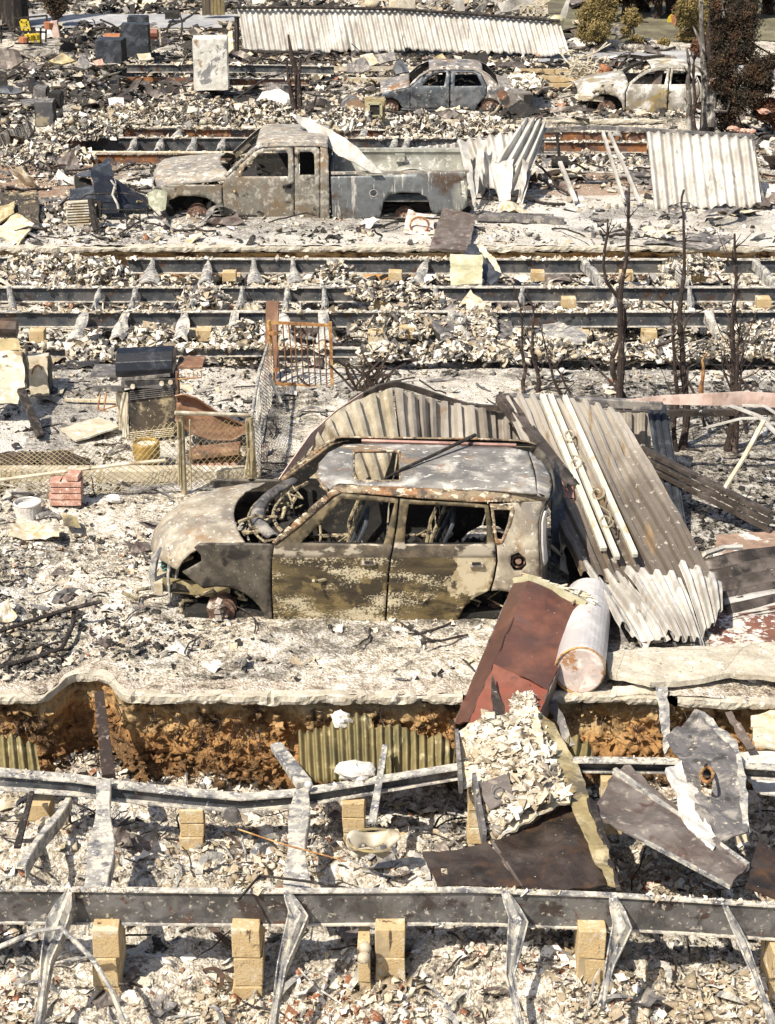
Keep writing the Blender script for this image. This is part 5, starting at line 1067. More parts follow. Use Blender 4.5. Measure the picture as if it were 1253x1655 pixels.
m = MB(); m.grid(lambda u, v: lerp(P(1046,652,20.1), P(1082,885,17.9), v)+Vector(((u)*.21, 0, .02*math.sin(u*18))), 12, 12); bc = m.build('fallen_channel', M['black_sheet'], solid=.03); tag(bc, 'black ribbed column leaning behind the right side of the fallen awning', 'column')
m = MB()
for i, (o_, w_) in enumerate(((0, .09), (.10, .06), (.19, .05))): m.bar(P(1035,724,19.1)+Vector((0, -o_*.5, -o_*.8)), P(1245,830,18.2)+Vector((0, -o_*.5, -o_*.8)), w_, .04)
o = m.build('fallen_rail', M['dark_metal']); tag(o, 'dark ribbed metal rail slanting down to the right behind the fallen awning', 'rail')
m = MB(); m.bar(P(860,668,20.3), P(1075,668,20.5), .05, .06); m.bar(P(1070,668,20.5), P(1300,664,20.8), .06, .07); o = m.build('fallen_rail', M['dark_metal']); tag(o, 'dark horizontal rail behind the top edge of the fallen awning', 'rail')
for i, (a, b, Ya, Yb, w_, lab) in enumerate([((1180,655),(1260,705),19.2,18.6,.05,'upper white rail slanting out of the right picture edge'), ((1200,655),(1260,672),19.4,19.2,.03,'thin white rail crossing below the pink flashing'), ((1145,690),(1240,676),20.2,20.0,.03,'white peeled stick above the charred soil'), ((1235,680),(1160,808),18.8,18.5,.05,'curved tan strip crossing the dark slanting rail')]):
    m = MB(); A = P(*a, Ya); B = P(*b, Yb); C_ = lerp(A, B, .5)+Vector((.04, 0, .05)); m.bar(A, C_, w_, .02); m.bar(C_, B, w_, .02); o = m.build('metal_strip', M['white_metal'] if i < 3 else M['wood_pale']); tag(o, lab, 'metal strip')
gg = lambda x, y, z: G(x, y, z)
fs = thing('folded_sheet', 'dark ribbed sheet with peeling white paint lying at the right edge', 'metal sheet', gg(1200,960,0))
corr('corrugated_sheet', gg(1135,905,.16), gg(1178,1000,.06), gg(1320,965,.10), gg(1320,870,.22), 5, .035, M['dark_metal'], fs, nv=10, spu=12)
corr('peeled_edge', gg(1166,970,.085), gg(1180,1003,.06), gg(1320,972,.10), gg(1320,938,.13), 1, .03, M['white_metal'], fs, nv=10, jag=.1, spu=12)
m = MB(); m.tube([gg(1130,905,.12), gg(1140,895,.18), gg(1170,885,.2), gg(1200,884,.2)], .03, 6); m.build('rolled_edge', M['white_metal'], fs)
for nm, pts, z, mt, lab in [('floor_slab', [(1152,905),(1160,866),(1300,862),(1300,905),(1240,910)], .05, M['floor_pink'], 'pink brown floor slab behind the dark ribbed sheet'), ('floor_slab', [(1140,1005),(1180,985),(1320,970),(1320,1062),(1150,1062)], .035, M['floor_red'], 'oxide red floor patch right of the bent awning ends'), ('concrete_slab', [(978,1060),(1060,1050),(1320,1040),(1320,1102),(1180,1092),(1110,1104),(1052,1108),(985,1094)], .10, M['curb'], 'long white concrete slab broken along the driveway edge at right')]:
    o = plate(nm, [gg(x, y, z) for x, y in pts], mt, thick=.05, dent=.012, step=.06); tag(o, lab, 'slab')
o = plate('concrete_slab', [gg(990,1112,.02), gg(1045,1108,.03), gg(1062,1122,.0), gg(985,1130,-.02)], M['curb'], thick=.05); tag(o, 'small broken concrete corner below the long white slab', 'slab')
for i in range(9):
    x = random.uniform(985, 1060); y = random.uniform(985, 1045); a = random.uniform(-1, 1); A = GG(x, y, .04); m = MB()
    m.bar(A, A+Vector((.35*math.cos(a), .3*math.sin(a), random.uniform(.0, .2))), random.uniform(.02, .06), .015)
    o = m.build('splinter', [M['wood_pale'], M['box_grey'], M['dark_metal']][i % 3]); tag(o, 'torn splinter jammed under the fallen awning beside the white tank', 'splinter', 'splinters under the fallen awning')
o = skirt('crumpled grey sheet leaning between the tank and the fallen awning', [(968,905),(1000,900),(1020,985),(1010,1040),(985,1042),(972,990)], .01, M['box_grey'], (16.9,16.9,16.2,15.7,15.7,16.1), 'metal sheet', 'crumpled_sheet', dent=.06, freq=4)
o = skirt('black sheet standing in for the dark pit behind the red cabinet top', [(905,860),(950,870),(975,905),(965,975),(925,960),(915,900)], .01, M['interior'], (17.3,17.3,17.2,16.9,16.9,17.1), 'metal sheet', 'crumpled_sheet', dent=.03)  # sheet added for the dark of the pit next to the tank
for i, (pts, Ys, mt) in enumerate([([(898,740),(915,800),(905,915),(890,905),(893,800)], (17.6,17.5,17.1,17.1,17.4), M['black_sheet']), ([(908,830),(925,860),(920,930),(906,920)], (17.4,17.4,17,17), M['white_metal']), ([(925,880),(965,900),(958,915),(932,905)], (17.2,17.1,16.9,16.9), M['white_metal'])]):
    skirt(['black narrow strip right behind the wagon tail', 'white torn strip behind the wagon tail', 'small white torn scrap at the foot of the pink flashing'][i], pts, .012, mt, Ys, 'metal scrap', 'metal_scrap', dent=.03)

# ---------------------------------------------------------------- red cabinet, tank and dark plates in the trench
rc = thing('metal_cabinet', 'tall oxide red metal cabinet leaning from the trench against the wagon', 'cabinet', P(790,1169,14.2))
TL, TR, BR, BL = P(856,939,15.78), P(944,981,15.62), P(873,1150,14.12), P(757,1169,14.2); SL, SB = P(831,942,16.0), P(735,1169,14.42)
dn = Vector((.02, .18, -.28)); ML, MR = lerp(TL, BL, .60), lerp(TR, BR, .82)
def quad(name, q, mt, root, th=.012, dent=.006, **k): return plate(name, q, mt, root, th, dent, .07, **k)
quad('front_panel', [TL, TR, MR, ML], M['red_cab'], rc); quad('lower_panel', [ML, MR, BR, BL], M['red_bright'], rc); quad('side_panel', [SL, TL, BL, SB], M['red_cab'], rc)
quad('side_panel', [TR, TR+dn*1.2, BR+dn*1.2, BR], M['brown_plate'], rc); quad('side_panel', [SL, SL+dn, SB+dn, SB], M['brown_plate'], rc)
up = (TL-BL).normalized(); m = MB(); m.bar(TL+up*.03+Vector((0,-.01,0)), TR+up*.03+Vector((0,-.01,0)), .03, .085); m.bar(SL+up*.02, TL+up*.03, .03, .07); m.build('top_trim', M['cream_plate'], rc)
quad('top_panel', [SL+up*.05, TL+up*.06, TR+up*.06, TR+dn+up*.06, SL+dn+up*.05], M['cream_rag'], rc)
m = MB()
for i in range(46):
    t = random.random(); A = lerp(SL, TR, t)+up*.09+Vector((0, .06*random.random(), .02)); m.tube([A, A+(TR-SL).normalized()*random.uniform(.08, .25)+Vector((0, random.uniform(-.05,.05), random.uniform(-.03, .03)))], random.uniform(.004, .012), 4)
m.build('charred_fibre', M['wood_pale'], rc)
m = MB(); m.tube([TR+up*.1, TR+up*.05+Vector((-.03,-.04,-.05)), TR-up*.08+Vector((-.06,-.05,-.02)), TR-up*.2+Vector((-.07,-.04,0))], .012, 6); m.tube([P(925,975,15.6), P(940,955,15.8), P(950,960,15.8), P(955,985,15.8)], .01, 6); m.build('wire', M['wire_tan'], rc)
tk = thing('water_heater_tank', 'white enamel water heater tank with a scorched pink end lying on the slab', 'tank', P(940,1110,14.8))
A, B = P(937,1084,14.75), P(952,965,16.25); m = MB(); m.tube([A, lerp(A, B, .04), lerp(A, B, .5), lerp(A, B, .97), B], [.212,.218,.218,.218,.18], 32); o = m.build('shell', M['tank'], tk, smooth=False)
d = (B-A).normalized(); m = MB(); m.tube([A-d*.003, A-d*.012], [.212, .20], 32); m.build('end_cap', M['tank_end'], tk); m = MB(); m.tube([A+d*.005+Vector((.218*math.cos(a), .0, .218*math.sin(a))) for a in np.linspace(0, 6.3, 30)], .01, 6); m.build('rim', M['rust_iron'], tk)
def pl(name, lab, pts, mt, cat='metal sheet', th=.012, dent=.01, **k):
    o = plate(name, [P(*p) for p in pts], mt, thick=th, dent=dent, step=.06, **k); tag(o, lab, cat); return o
ty = thing('ash_tray', 'open steel pan heaped with white ash hanging over the trench', 'pan', P(800,1340,13.3))
plate('base', [P(*p) for p in [(740,1188,13.93),(792,1158,14.08),(869,1150,14.03),(884,1222,13.38),(912,1275,12.88),(922,1298,12.73),(794,1356,12.38),(782,1354,12.43),(764,1262,13.13),(746,1270,13.18)]], M['cream_rag'], ty, .02, .06, .04, freq=5)
m = MB(); m.bar(P(738,1188,13.88), P(745,1272,13.13), .03, .12); m.bar(P(766,1262,13.08), P(783,1356,12.38), .03, .16); m.build('rim', M['box_grey'], ty)
n_ = 7000; u = .5+.5*np.sign(RNG.random(n_)-.5)*RNG.random(n_)**.75+RNG.normal(0, .02, n_); v = RNG.random(n_)*1.02; Cc = np.array([tuple(bil(P(748,1185,13.88), P(868,1160,13.98), P(915,1290,12.78), P(792,1350,12.44), a, b)) for a, b in zip(u, v)]); Cc[:, 2] += -.005+.16*fbm(Cc[:, 0], Cc[:, 1], 5, 3, 4)*sm(0, .3, u)*sm(0, .3, 1-u)
shards('ash_heap', Cc, .005+.075*RNG.random(n_)**5, .8, np.clip(.55+.35*(fbm(Cc[:, 0], Cc[:, 1], 7, 8)-.5)*4*.5+RNG.normal(0, .12, n_), .1, .93), parent=ty)
pl('square_plate', 'small square metal plate with a raised ring lying on the ash pan', [(775,1266,12.98),(819,1252,13.03),(831,1285,12.73),(790,1311,12.63)], M['brown_plate'], 'metal plate')
m = MB(); c = P(804,1282,12.78)+Vector((0,0,.02)); m.tube([c+Vector((.045*math.cos(a), .06*math.sin(a), .04*math.sin(a)*.5)) for a in np.linspace(0, 6.3, 20)], .006, 5); o = m.build('iron_ring', M['box_grey']); tag(o, 'small iron ring on the square plate', 'ring')
pl('rust_sheet', 'large dark rust steel sheet lying behind the nearest beam', [(794,1360,12.35),(921,1299,12.9),(956,1366,12.3),(994,1437,11.76),(843,1436,11.75)], M['rust_plate'], dent=.04, freq=3)
pl('rust_sheet', 'smaller dark brown steel door with a slot, left of the large rust sheet', [(682,1377,12.2),(790,1362,12.33),(842,1437,11.74),(708,1434,11.78)], M['rust_plate'], dent=.03, freq=3, holes=[[P(712,1405,12.0), P(722,1405,12.0), P(724,1418,11.9), P(715,1418,11.9)]])
m = MB(); m.bar(P(790,1355,12.45), P(922,1297,12.95), .05, .03); m.bar(P(794,1362,12.36)+Vector((0,0,.02)), P(843,1437,11.76)+Vector((0,0,.02)), .02, .02); o = m.build('sheet_flange', M['brown_plate']); tag(o, 'folded rusty edge strip along the top of the large rust sheet', 'metal strip')
pl('tan_strip', 'long tan scorched metal strip slanting over the large rust sheet', [(871,1148,14.13),(905,1190,13.78),(935,1237,13.38),(951,1288,12.88),(981,1372,12.18),(996,1432,11.63),(984,1432,11.63),(956,1380,12.08),(925,1303,12.73),(910,1272,12.98),(884,1224,13.43),(870,1175,13.83)], M['olive_plate'], 'metal strip', .012, .03, freq=4)
pl('dark_strip', 'narrow black strip beside the tan strip', [(951,1290,12.78),(962,1300,12.78),(985,1372,12.18),(1002,1436,11.58),(996,1438,11.58),(978,1378,12.13)], M['wood_char'], 'metal strip', .03)
pl('pointed_blade', 'dark pointed metal blade standing left in front of the red cabinet', [(796,1090,14.55),(806,1120,14.4),(834,1190,14.0),(833,1202,13.95),(815,1185,14.0),(797,1155,14.15)], M['dark_metal'], 'metal blade', .01, .03)
pl('pointed_blade', 'smaller dark pointed blade standing right in front of the red cabinet', [(858,1104,14.5),(866,1115,14.45),(871,1150,14.2),(869,1190,13.95),(862,1160,14.1)], M['dark_metal'], 'metal blade', .01, .03)
n_ = 1500; Cc = np.array([tuple(bil(P(828,1125,14.25), P(862,1118,14.30), P(872,1200,13.85), P(822,1200,13.85), a, b)) for a, b in zip(RNG.random(n_), RNG.random(n_))]); o = shards('ash_clump', Cc, .008+.04*RNG.random(n_)**3, .7, RNG.uniform(.3, .85, n_)); tag(o, 'pale ash crumbs heaped between the two dark blades', 'ash', None, 'stuff')
pl('channel_plate', 'long mauve brown channel plate slanting right of the rust sheets', [(991,1252,13.28),(1014,1238,13.43),(1100,1310,12.78),(1209,1402,12.03),(1181,1432,11.78),(1065,1370,12.23),(974,1328,12.53),(957,1312,12.68)], M['brown_plate'], th=.015, dent=.04, freq=3)
m = MB(); m.bar(P(993,1247,13.30), P(1209,1402,12.05), .035, .07); m.bar(P(957,1314,12.66), P(1181,1434,11.78), .02, .03); o = m.build('channel_edge', M['outrigger']); tag(o, 'ash crusted raised lips of the mauve channel plate', 'metal strip')
hr = [P(1143+10*math.cos(a), 1252+12*math.sin(a), 13.08-.25*math.sin(a)) for a in np.linspace(0, 5.8, 12)]
pl('holed_panel', 'pale scorched panel with a round hole leaning at the right of the trench', [(1077,1190,13.78),(1125,1151,14.18),(1168,1196,13.68),(1191,1216,13.48),(1209,1343,12.48),(1156,1362,12.38),(1125,1312,12.68),(1098,1225,13.43)], M['box_grey'], th=.015, dent=.05, freq=4, holes=[hr])
m = MB(); m.tube(hr+[hr[0]], .014, 6); o = m.build('iron_ring', M['rust_iron']); tag(o, 'rusty ring round the hole of the leaning panel', 'ring')
pl('ash_crusted_strip', 'white ash crusted strip along the left of the holed panel', [(1075,1240,13.18),(1100,1232,13.33),(1160,1360,12.33),(1150,1375,12.18),(1108,1330,12.53)], M['white_rag'], th=.03, dent=.04)
pl('bent_edge', 'bent grey flap along the right side of the holed panel', [(1125,1150,14.20),(1140,1155,14.18),(1192,1200,13.63),(1205,1250,13.18),(1212,1340,12.53),(1200,1330,12.58),(1190,1220,13.48),(1165,1193,13.73)], M['outrigger'], th=.02, dent=.03)
pl('rust_sheet', 'torn dark brown sheet at the right picture edge above the nearest beam', [(1226,1355,12.5),(1262,1385,12.3),(1275,1460,11.75),(1206,1434,11.85)], M['rust_plate'])
pl('crumbling_board', 'crumbling white panel at the right picture edge below the slab', [(1186,1216,14.1),(1290,1210,14.1),(1290,1295,13.4),(1222,1278,13.55)], M['white_rag'], 'board', .02, .04)
pl('crumbling_board', 'small torn white panel standing at the right end of the bank', [(1213,1156,14.5),(1290,1140,14.6),(1290,1215,14.0),(1222,1205,14.05)], M['cream_rag'], 'board', .02, .04)
pl('rusty_angle', 'rusty angle iron sticking out of the bank at right', [(1172,1153,14.5),(1182,1150,14.5),(1222,1208,14.0),(1208,1215,14.0)], M['brown_plate'], 'angle iron', .03)
pl('tan_board', 'tall ash coated board standing in front of the bank gap right of the tank', [(1060,1112,14.7),(1078,1110,14.7),(1086,1200,14.2),(1075,1222,14.1)], M['outrigger'], 'board', .03)
pl('steel_strap', 'thin charred strap slanting down into the trench right of the cabinet', [(884,1130,14.6),(898,1130,14.6),(930,1205,14.1),(918,1210,14.1)], M['box_grey'], 'strap', .02)
for i, (a, b, Ya, Yb, w_, lab) in enumerate([((160,1120),(176,1255),14.65,13.55,.10,'charred upright timber leaning on the bank at left'), ((446,1205),(492,1268),14.1,13.5,.12,'ash coated stump of a bracket leaning on the sagging beam'), ((623,1205),(602,1330),13.9,12.9,.06,'thin white strip hanging from the sagging beam'), ((52,1280),(28,1370),13.3,12.5,.05,'charred prop beside the leftmost pier of the sagging beam'), ((180,1560),(235,1530),11.0,10.9,.03,'curved ash coated pipe in the left corner')][:4]):
    m = MB(); m.bar(P(*a, Ya), P(*b, Yb), w_*.8, w_*.5, w2=w_*1.1); o = m.build('charred_timber', [M['bark_burnt'], M['outrigger'], M['outrigger'], M['wood_char']][i], bevel=.006); tag(o, lab, 'timber')
for i, (pts, mt, r_, lab) in enumerate([([(0,1530,11.1),(60,1505,11.1),(100,1500,11.1),(150,1550,10.95),(180,1600,10.8),(200,1650,10.7)], 'outrigger', .018, 'pale bent conduit arching over the leftmost pier'), ([(0,1078,15.2),(60,1062,15.4),(100,1048,15.5),(118,1010,15.9),(120,985,16.1)], 'wood_char', .022, 'dark bent pipe lying on the driveway at the left'), ([(0,1020,15.7),(60,1000,15.9),(110,985,16.0),(165,972,16.1)], 'wood_char', .02, 'dark straight pipe above the bent pipe at the left'), ([(385,1455,11.3),(420,1415,11.8),(500,1425,11.7),(560,1435,11.65),(572,1442,11.6)], 'wood_char', .01, 'thin charred wires drooping onto the nearest beam'), ([(385,1340,12.6),(450,1362,12.4),(560,1392,12.1)], 'rust_iron', .006, 'rusty wire running through the ash between the beams')]):
    m = MB(); m.tube([P(*p) for p in pts], r_, 7); o = m.build('bent_pipe', M[mt]); tag(o, lab, 'pipe' if r_ > .01 else 'wire')
def fib(lab, A, B, C_, D_, n): o = corr('fibreglass_sheet', P(*A), P(*B), P(*C_), P(*D_), n, .03, M['fiber'], nv=12, jag=0, warp=lambda u, v: Vector((0, 0, .10*(float(vn(u*6, 0, n))-.5)*(1-v)+.06*math.sin(u*3.1)*(1-v)))); tag(o, lab, 'corrugated sheet', 'mossy corrugated fibreglass skirting'); return o
fib('mossy ribbed fibreglass sheet standing at the bank under the white lump', (482,1188,14.25), (600,1160,14.3), (604,1262,13.85), (486,1262,13.85), 9)
fib('mossy ribbed fibreglass sheet right of the white lump, broken at its top', (598,1172,14.2), (735,1205,14.2), (735,1262,13.85), (600,1262,13.85), 10)
fib('mossy ribbed fibreglass sheet at the left edge of the bank', (-40,1200,14.15), (58,1208,14.15), (66,1250,13.85), (-40,1252,13.85), 7)
fib('mossy ribbed sheet standing behind the thin strap', (912,1195,14.2), (958,1208,14.2), (955,1240,13.95), (905,1240,13.95), 3)
def lump(name, lab, c, s, mt, seed=0, cat='rock', sub=3, sq=(1,1,.8), group=None, amp=.5):
    m = MB(); 
    def fn(u, v):
        th = u*2*math.pi; ph = v*math.pi; d = Vector((math.sin(ph)*math.cos(th), math.sin(ph)*math.sin(th), math.cos(ph)))
        r = 1+amp*(float(fbm(d.x*1.3+seed+d.z, d.y*1.3+d.z*.7, 1.6, seed, 3))-.5)*2
        return Vector(c)+Vector((d.x*sq[0], d.y*sq[1], d.z*sq[2]))*s*r
    m.grid(fn, 14, 9); o = m.build(name, mt); tag(o, lab, cat, group); return o
lump('ash_lump', 'white round lump on top of the mossy fibreglass', P(553,1162,14.3), .085, M['white_rag'], 3, 'lump')
lump('ash_lump', 'white crumpled heap on the sagging beam below the fibreglass', P(578,1245,13.55), .13, M['white_rag'], 5, 'lump', sq=(1.3,1,.6))
lump('ball', 'small pale round ball on the sagging beam', P(499,1268,13.4), .035, M['tank'], 1, 'ball', amp=.1, sq=(1,1,1))
lump('ball', 'upper pale ball on the narrow block stub', P(590,1532,11.3), .045, M['scorched_cream'], 1, 'ball', amp=.12, sq=(1,1,1))
lump('ball', 'lower pale ball on the narrow block stub', P(588,1548,11.25), .045, M['scorched_cream'], 2, 'ball', amp=.12, sq=(1,1,1))
bw = thing('torn_bowl', 'torn khaki metal bowl in the ash below the fibreglass sheets', 'bowl', P(602,1390,12.4))
c = P(605,1382,12.4); m = MB(); m.grid(lambda u, v: c+Vector(((.10+.10*v)*math.cos(5.2*u+.2)*1.05, (.08+.08*v)*math.sin(5.2*u+.2), .04+.09*v+.03*math.sin(u*17))), 26, 4); m.build('shell', M['khaki_metal'], bw, solid=.008, smooth=True)
m = MB(); m.tube([c+Vector((.20*math.cos(5.2*u+.2), .16*math.sin(5.2*u+.2), .13)) for u in np.linspace(0, 1, 20)], .01, 5); m.build('rim', M['olive_plate'], bw)
m = MB(); c = P(375,1315,13.0); m.tube([c, c+Vector((0,-.03,0))], .065, 16); o = m.build('iron_disc', M['box_grey']); tag(o, 'grey iron disc standing in the shade below the sagging beam', 'disc')
# ---------------------------------------------------------------- fenced yard behind the wagon: fence, gate, grill and litter
def lattice(A, B, C_, D_, nu, nv, r, warp=None):
    """diamond chain-link between four corners"""
    m = MB()
    def pt(i, j): 
        u = i/nu; v = j/nv; p = bil(A, B, C_, D_, u, v)
        return p+(warp(u, v) if warp else Vector())
    for s in (1, -1):
        for k in range(-nv, nu+nv+1, 2):
            pts = []
            for j in range(nv+1):
                i = k+s*j
                if 0 <= i <= nu: pts.append(pt(i, j)+Vector((0, .004*s*(1 if j % 2 else -1), 0)))
                elif pts: break
            if len(pts) > 1: m.tube(pts, r, 3, cap=False)
    return m
fp = thing('chain_link_gate', 'scorched khaki chain link fence section between two posts beside the wagon bonnet', 'fence', P(350,800,19.35))
m = MB(); A, B = P(298,800,19.35), P(293,672,19.35); m.tube([A, B], .032, 10); m.tube([B, B+Vector((0,0,.03)), B+Vector((0,0,.05))], [.04,.035,.01], 10); m.build('post', M['fence_metal'], fp)
m = MB(); m.tube([P(412,784,19.6), P(404,674,19.6)], .032, 10); m.build('post', M['fence_metal'], fp)
m = MB(); m.tube([P(283,667,19.3), P(403,671,19.6)], .022, 8); m.build('top_rail', M['scorched_cream'], fp)
m = MB(); m.tube([P(307,678,19.35), P(309,790,19.35)], .010, 6); m.build('tension_bar', M['fence_metal'], fp); m = MB(); m.tube([P(288,680,19.3), P(290,785,19.3)], .014, 6); m.build('tension_bar', M['fence_metal'], fp); m = MB(); m.tube([P(398,680,19.55), P(404,778,19.6)], .012, 6); m.tube([P(403,725,19.5), P(394,784,19.5)], .016, 6); m.build('tension_bar', M['fence_metal'], fp)
m = lattice(P(300,676,19.37), P(402,680,19.57), P(408,782,19.6), P(302,788,19.37), 22, 22, .0035); m.build('wire_mesh', M['mesh_wire'], fp)
fl_ = thing('chain_link_fence', 'collapsed chain link fence running left from the khaki fence post', 'fence', P(140,790,19.35))
m = lattice(P(-40,738,19.6), P(288,680,19.35), P(290,788,19.33), P(-40,806,19.1), 66, 20, .0035, lambda u, v: Vector((0, .10*math.sin(u*9), -.05*math.sin(u*3.14)*(1-v)-.06*float(vn(u*7, 0, 3))*(1-v)))); m.build('wire_mesh', M['mesh_wire'], fl_)
m = MB(); m.tube([P(-40,784,19.0), P(0,776,19.05), P(120,760,19.15), P(200,750,19.15), P(268,744,19.2)], .020, 8); m.build('fallen_rail', M['scorched_cream'], fl_)
ff = thing('folded_fence_panel', 'grey wire fence panel seen nearly edge on, running back to the rusty gate', 'fence', P(415,780,19.7))
m = lattice(P(406,692,19.7), P(434,556,22.9), P(434,640,22.9), P(413,784,19.7), 70, 26, .004, lambda u, v: Vector((.06*math.sin(u*7+v*2), 0, 0))); m.build('wire_mesh', M['outrigger'], ff)
m = MB(); m.tube([P(405,690,19.7), P(412,640,20.6), P(420,600,21.6), P(433,556,22.9)], .018, 6); m.tube([P(413,784,19.7), P(428,690,21.4), P(434,640,22.9)], .014, 6); m.build('edge_rail', M['outrigger'], ff)
gt = thing('iron_gate', 'rusty orange iron gate with thin vertical bars hanging on an amber post', 'gate', P(440,625,23.1))
m = MB(); m.tube([P(434,518,23.1), P(442,622,23.1)], .032, 8); m.build('post', M['rust_iron'], gt)
m = MB(); m.bar(P(438,521,23.1), P(534,526,23.1), .03, .035); m.bar(P(444,619,23.1), P(538,627,23.1), .03, .035); m.bar(P(534,520,23.1), P(537,628,23.1), .04, .04); m.build('frame', M['rust_iron'], gt)
for i in range(9):
    t = (i+1)/10; m = MB(); a = lerp(P(438,522,23.1), P(534,526,23.1), t); b = lerp(P(445,619,23.1), P(538,627,23.1), t); m.tube([a, lerp(a, b, .5)+Vector((random.uniform(-.01,.01), 0, 0)), b], .009, 5); m.build('bar', M['beam_rust'], gt)
m = MB(); m.bar(P(437,538,23.1), P(446,539,23.0), .06, .05); m.build('hinge', M['rust_iron'], gt); m = MB(); m.bar(P(441,598,23.1), P(448,598,23.0), .06, .05); m.build('hinge', M['rust_iron'], gt)
m = MB(); m.bar(P(441,486,23.6), P(437,618,23.3), .16, .05); o = m.build('charred_post', M['brown_iron']); tag(o, 'dark brown flat post standing behind the amber gate post', 'post')
m = MB(); m.bar(P(431,596,22.6), P(455,652,22.0), .03, .03); o = m.build('tool_handle', M['outrigger']); tag(o, 'grey stick with a yellow tip leaning at the foot of the gate', 'stick')
m = MB(); y_ = 19.72; m.box((P(190,770,y_).x, y_+.12, .06), (P(402,770,y_).x-P(-60,770,y_).x, .18, .14)); o = m.build('concrete_curb', M['wood_pale'], bevel=.01); tag(o, 'low weathered curb running behind the chain link fence', 'curb'); o['kind'] = 'thing'
for i in range(13):
    r_ = i//3; c = P(92+(i % 3)*16+random.uniform(-1.5,1.5) if i < 12 else 120, 812-10*r_-4, 19.05); m = MB(); m.box(c, (.115+.02*random.random(), .2, .06), Matrix.Rotation(random.uniform(-.12,.12), 3, 'Z'))
    o = m.build('brick', M['brick'], bevel=.006); tag(o, 'pink brick in the small mortared stack in front of the collapsed chain link fence', 'brick', 'bricks of the stack by the fence')
for i, (x, y, s, lab) in enumerate([(52,782,.10,'grey angular stone left of the pink brick stack'), (74,792,.10,'second grey stone touching the pink brick stack'), (30,796,.12,'tan stone near the left edge by the fence'), (186,802,.07,'white flat lump in front of the fence')]):
    lump('stone', lab, GG(x, y+4, .03), s, M['stone'] if i < 3 else M['white_rag'], i+5, 'stone', sq=(1.3,1,.6))
bk = thing('bucket', 'short white bucket lying upright left of the pink brick stack', 'bucket', GG(46,834)); c = GG(46, 834); m = MB(); m.tube([c, c+Vector((0,0,.15))], [.125,.14], 24, cap=False); m.build('shell', M['white_rag'], bk, solid=.01); m = MB(); m.tube([c+Vector((.14*math.cos(a), .14*math.sin(a), .155)) for a in np.linspace(0, 6.3, 24)], .012, 6); m.build('rim', M['tank'], bk); m = MB(); m.tube([c+Vector((0,0,.10)), c+Vector((0,0,.12))], .125, 20); m.build('contents', M['white_rag'], bk)
# planks on bricks behind the mesh
for i, (pts, Y, th, lab) in enumerate([([(305,737),(388,728),(388,720),(350,716),(305,726)], 0, 0, 'upper brown plank with a grey top in the stack behind the mesh'), ([(312,750),(390,742),(390,734),(312,740)], 0, 0, 'lower red brown plank in the stack behind the mesh')]):
    m = MB(); y0 = 20.2; a = P(pts[0][0], pts[0][1]-4, y0); b = P(pts[1][0], pts[1][1]-4, y0); m.bar(a, b, .30 if i == 0 else .16, .055); o = m.build('plank', M['wood_brown'], bevel=.004); tag(o, lab, 'plank')
for r_ in range(2):
    for i in range(6+r_):
        c = P(318+i*12+r_*3, 752+r_*8-2, 20.15-.02*r_); m = MB(); m.tube([c+Vector((0,-.06,0)), c+Vector((0,.08,0))], .038, 12); o = m.build('round_brick', M['brick']); tag(o, 'pink round brick in the double row under the brown planks', 'brick', 'round bricks under the planks')
wk = thing('curved_steel_sheet', 'brown curved steel lid leaning behind the chain link section', 'lid', P(340,700,20.9))
m = MB()
def lid(u, v):
    x = 283+118*u; top = np.interp(u, [0,.12,.3,.6,1], [640,637,644,668,690]); bot = np.interp(u, [0,.2,.5,.8,1], [680,700,712,712,697])
    p = P(x, top+(bot-top)*v, 21.0-.25*v); p.y += .22*math.sin(v*3.14); return p
m.grid(lid, 24, 12); m.build('shell', M['brown_iron'], wk, solid=.008, smooth=True)
m = MB(); m.tube([lid(u, 0) for u in np.linspace(0, 1, 22)], .012, 6); m.build('rim', M['brown_iron'], wk)
m = MB(); m.grid(lambda u, v: lid(.55+.19*u, .08+.10*v+.10*u)+Vector((0,-.02,0)), 4, 2); m.build('ash_flake', M['white_rag'], wk)
pt = thing('glazed_pot', 'amber brown glazed round pot filled with ash beside the fence', 'pot', P(238,748,20.2)); c = P(238,750,20.2); m = MB(); m.tube([c, c+Vector((0,0,.05)), c+Vector((0,0,.14)), c+Vector((0,0,.24)), c+Vector((0,0,.27))], [.10,.13,.15,.145,.135], 24, cap=False); m.build('body', M['amber'], pt, solid=.015, smooth=True); m = MB(); m.tube([c+Vector((0,0,.2)), c+Vector((0,0,.235))], .13, 20); m.build('contents', M['cream_rag'], pt)
# gas grill
Yg = 21.1; gr = thing('gas_grill', 'gas grill with a black hood, side shelves and a scorched cabinet', 'grill', P(246,710,Yg))
def bx(px0, px1, py0, py1, Y, dep): a = P(px0, py1, Y); b = P(px1, py0, Y); return Vector(((a.x+b.x)/2, Y+dep/2, (a.z+b.z)/2)), (b.x-a.x, dep, b.z-a.z)
def loc_panel(q, mt, nm, **k): return plate(nm, [P(*p) for p in q], mt, gr, .012, .004, .06, **k)
loc_panel([(208,634,Yg),(282,626,Yg),(284,700,Yg),(210,709,Yg)], M['black_patch'], 'door'); loc_panel([(188,634,Yg+.42),(206,634,Yg),(209,711,Yg),(204,712,Yg+.05),(192,690,Yg+.42)], M['scorched_cream'], 'side_panel')
loc_panel([(282,626,Yg),(290,615,Yg+.42),(292,680,Yg+.42),(284,700,Yg)], M['black_patch'], 'side_panel'); loc_panel([(190,632,Yg+.42),(290,615,Yg+.42),(292,680,Yg+.42),(192,690,Yg+.42)], M['interior'], 'back_panel')
